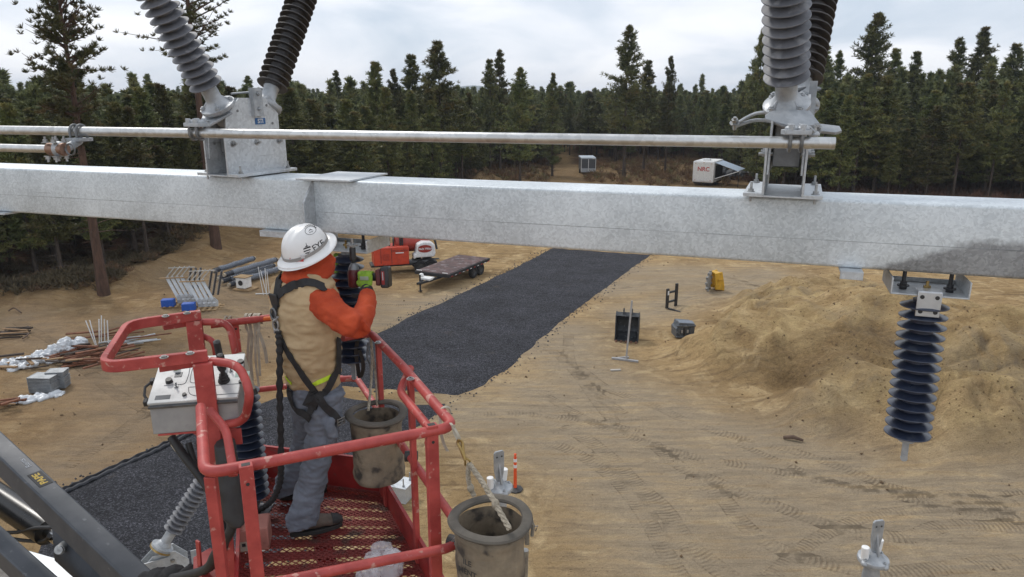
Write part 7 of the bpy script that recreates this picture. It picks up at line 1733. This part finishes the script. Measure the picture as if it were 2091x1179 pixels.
for a in (.2, wdt-.3):
    for b in (2.2, 3.1): wheel(root, F(a, b, .38), F.u*(-1 if a < 1 else 1), .38, .25)
m = MB(); m.prism([F(wdt-.06, .6, 2.85), F(wdt-.06, 4.5, 2.85), F(wdt+2.7, 4.5, 1.95), F(wdt+2.7, .6, 1.95)], ZU*.05); m.build('awning', simple('pale_blue_awning', (.42, .50, .60), .5), root)
m = MB()
m.cyl(F(wdt-.06, .6, .9), F(wdt+2.8, .6, 1.95), .05, n=6); m.build('awning_arm', WHT, root); m = MB(); m.cyl(F(wdt+2.8, .6, 1.95), F(wdt+2.8, .6, 0), .04, n=6); m.build('awning_arm', CHAS, root)
m = MB(); m.box(F(wdt-.04, 2.5, 1.7), (.02, 3.6, 1.6), F.ax); m.build('open_side', CHAS, root)
# dark covered pile beside the awning
m = MB(); q = G(1500, 366)
for i in range(12): m.ball(q+V(random.uniform(-2.4, 2.4), random.uniform(-.8, 1.0), .5), random.uniform(.6, 1.2), .9, random.uniform(.5, 1.0), 10, 6)
me = fuse(m, .12, 2, [(.2, 1.5, 1.5, 1.5)]); tag(link('tarped_pile', me, BLK), 'black tarpaulin-covered pile under and right of the awning', 'pile')
# grey enclosed trailer on the forest track
q = G(1201, 357); F = Fr(q, (1, .0)); root = new_empty('cargo_trailer', q, 'small grey enclosed cargo trailer with a pale roof on the dirt track into the forest', 'trailer')
s_ = .82
m = MB(); m.box(F(0, 1.9, 1.45*s_+.15), (2.5*s_, 3.9, 2.1*s_), F.ax); bd_ = m.build('body', simple('charcoal_panel', (.075, .08, .09), .4), root, .05)
m = MB(); m.box(F(0, 1.9, 2.62*s_+.15), (2.6*s_, 4.0, .22), F.ax); m.build('roof', simple('pale_roof', (.50, .56, .62), .4), root, .05)
m = MB(); m.box(F(0, -.08, .62), (2.5*s_, .05, .55), F.ax); m.build('stone_guard', simple('tread_plate', (.42, .44, .46), .4, .5), root)
for a in (-1.02, 0, 1.02): m = MB(); m.box(F(a, -.085, 1.45*s_+.15), (.07, .05, 2.1*s_), F.ax); m.build('corner_trim', WHT, root)
for a in (-1.0, 1.0): wheel(root, F(a, 2.2, .33), F.u*(1 if a > 0 else -1), .33, .2)
m = MB(); m.box(F(0, -.7, .40), (.12, 1.4, .10), F.ax); m.build('tongue', CHAS, root); m = MB(); m.box(F(.75, -.09, 2.25), (.4, .03, .12), F.ax); m.build('white_sticker', WHT, root)
# --- clods and stones on the heaps
rs = np.random.RandomState(3); vs_, fs_ = [], []; b = 0
for i in range(1000):
    if i < 620: k = rs.randint(len(PILES)-1); cx, cy, h_, ra, rb, ro = PILES[k]; x, y = cx+rs.normal()*ra*.5, cy+rs.normal()*rb*.6
    else: x, y = rs.uniform(-20, 25), rs.uniform(14, 46)
    s_ = .012+.045*rs.uniform()**4; 
    vv_ = rs.normal(size=(6, 3))*.25+np.array([[1, 0, 0], [-1, 0, 0], [0, 1, 0], [0, -1, 0], [0, 0, 1], [0, 0, -1]]); vs_.append((x, y, s_, vv_))
xs_ = np.array([v[0] for v in vs_]); ys_ = np.array([v[1] for v in vs_]); zs_ = height(xs_, ys_)
av = np.concatenate([v[3]*v[2]+np.array([v[0], v[1], z_+v[2]*.4]) for v, z_ in zip(vs_, zs_)])
tf_ = np.array([[0, 2, 4], [2, 1, 4], [1, 3, 4], [3, 0, 4], [2, 0, 5], [1, 2, 5], [3, 1, 5], [0, 3, 5]]); af = np.concatenate([tf_+6*i for i in range(len(vs_))])
CLO = mat('earth_clod', (.11, .068, .036), (.18, .12, .065), 2, .95)
tag(link('clods', npmesh('clods', av, af, CLO), CLO, keep=True), 'small brown clods and stones scattered over the sand and heaps', 'clods', kind='stuff')

# --- loose dark stones spilling over the gravel edges
rs = np.random.RandomState(9); E_ = []
for pix in ([(1128, 508), (1050, 548), (960, 592), (860, 638), (775, 680), (680, 726)], [(1328, 520), (1290, 548), (1200, 614), (1120, 680), (1052, 742), (985, 790), (935, 812)], [(915, 828), (872, 866), (800, 905), (720, 990), (610, 1090), (520, 1180)], [(700, 790), (800, 798), (880, 806)], [(130, 1006), (250, 955), (362, 902), (470, 850)]):
    q = [gp(*p) for p in pix]
    for (ax_, ay_), (bx_, by_) in zip(q[:-1], q[1:]):
        for k in range(int(math.hypot(ax_-bx_, ay_-by_)*18)): t = rs.uniform(); E_.append((ax_+(bx_-ax_)*t+rs.normal()*.30, ay_+(by_-ay_)*t+rs.normal()*.30, rs.uniform(.015, .045)))
xs_ = np.array([v[0] for v in E_]); ys_ = np.array([v[1] for v in E_]); ss_ = np.array([v[2] for v in E_]); zs_ = height(xs_, ys_)
oc = np.array([[1, 0, 0], [-1, 0, 0], [0, 1, 0], [0, -1, 0], [0, 0, 1], [0, 0, -1.]])
av = ((oc[None]+rs.normal(size=(len(E_), 6, 3))*.22)*ss_[:, None, None]+np.stack([xs_, ys_, zs_+ss_*.5], 1)[:, None]).reshape(-1, 3)
af = (tf_[None]+6*np.arange(len(E_))[:, None, None]).reshape(-1, 3)
STN = mat('dark_stone', (.03, .031, .036), (.09, .09, .10), 3, .9)
tag(link('loose_gravel', npmesh('loose_gravel', av, af, STN), STN, keep=True), 'loose dark stones scattered along the edges of the gravel', 'gravel', kind='stuff')
# --- thin haze in the air
hzm = bpy.data.materials.new('haze'); hzm.use_nodes = True; N = hzm.node_tree; N.nodes.remove(N.nodes['Principled BSDF'])
pv_ = N.nodes.new('ShaderNodeVolumePrincipled'); pv_.inputs['Density'].default_value = .00022; pv_.inputs['Color'].default_value = (.80, .88, 1, 1)
N.links.new(pv_.outputs[0], N.nodes['Material Output'].inputs['Volume'])
m = MB(); m.box((0, 1700, 31), (9000, 3900, 96)); hb_ = m.build('haze', hzm, keep=True); tag(hb_, 'thin pale haze lying over the whole site and forest', 'haze', kind='stuff')
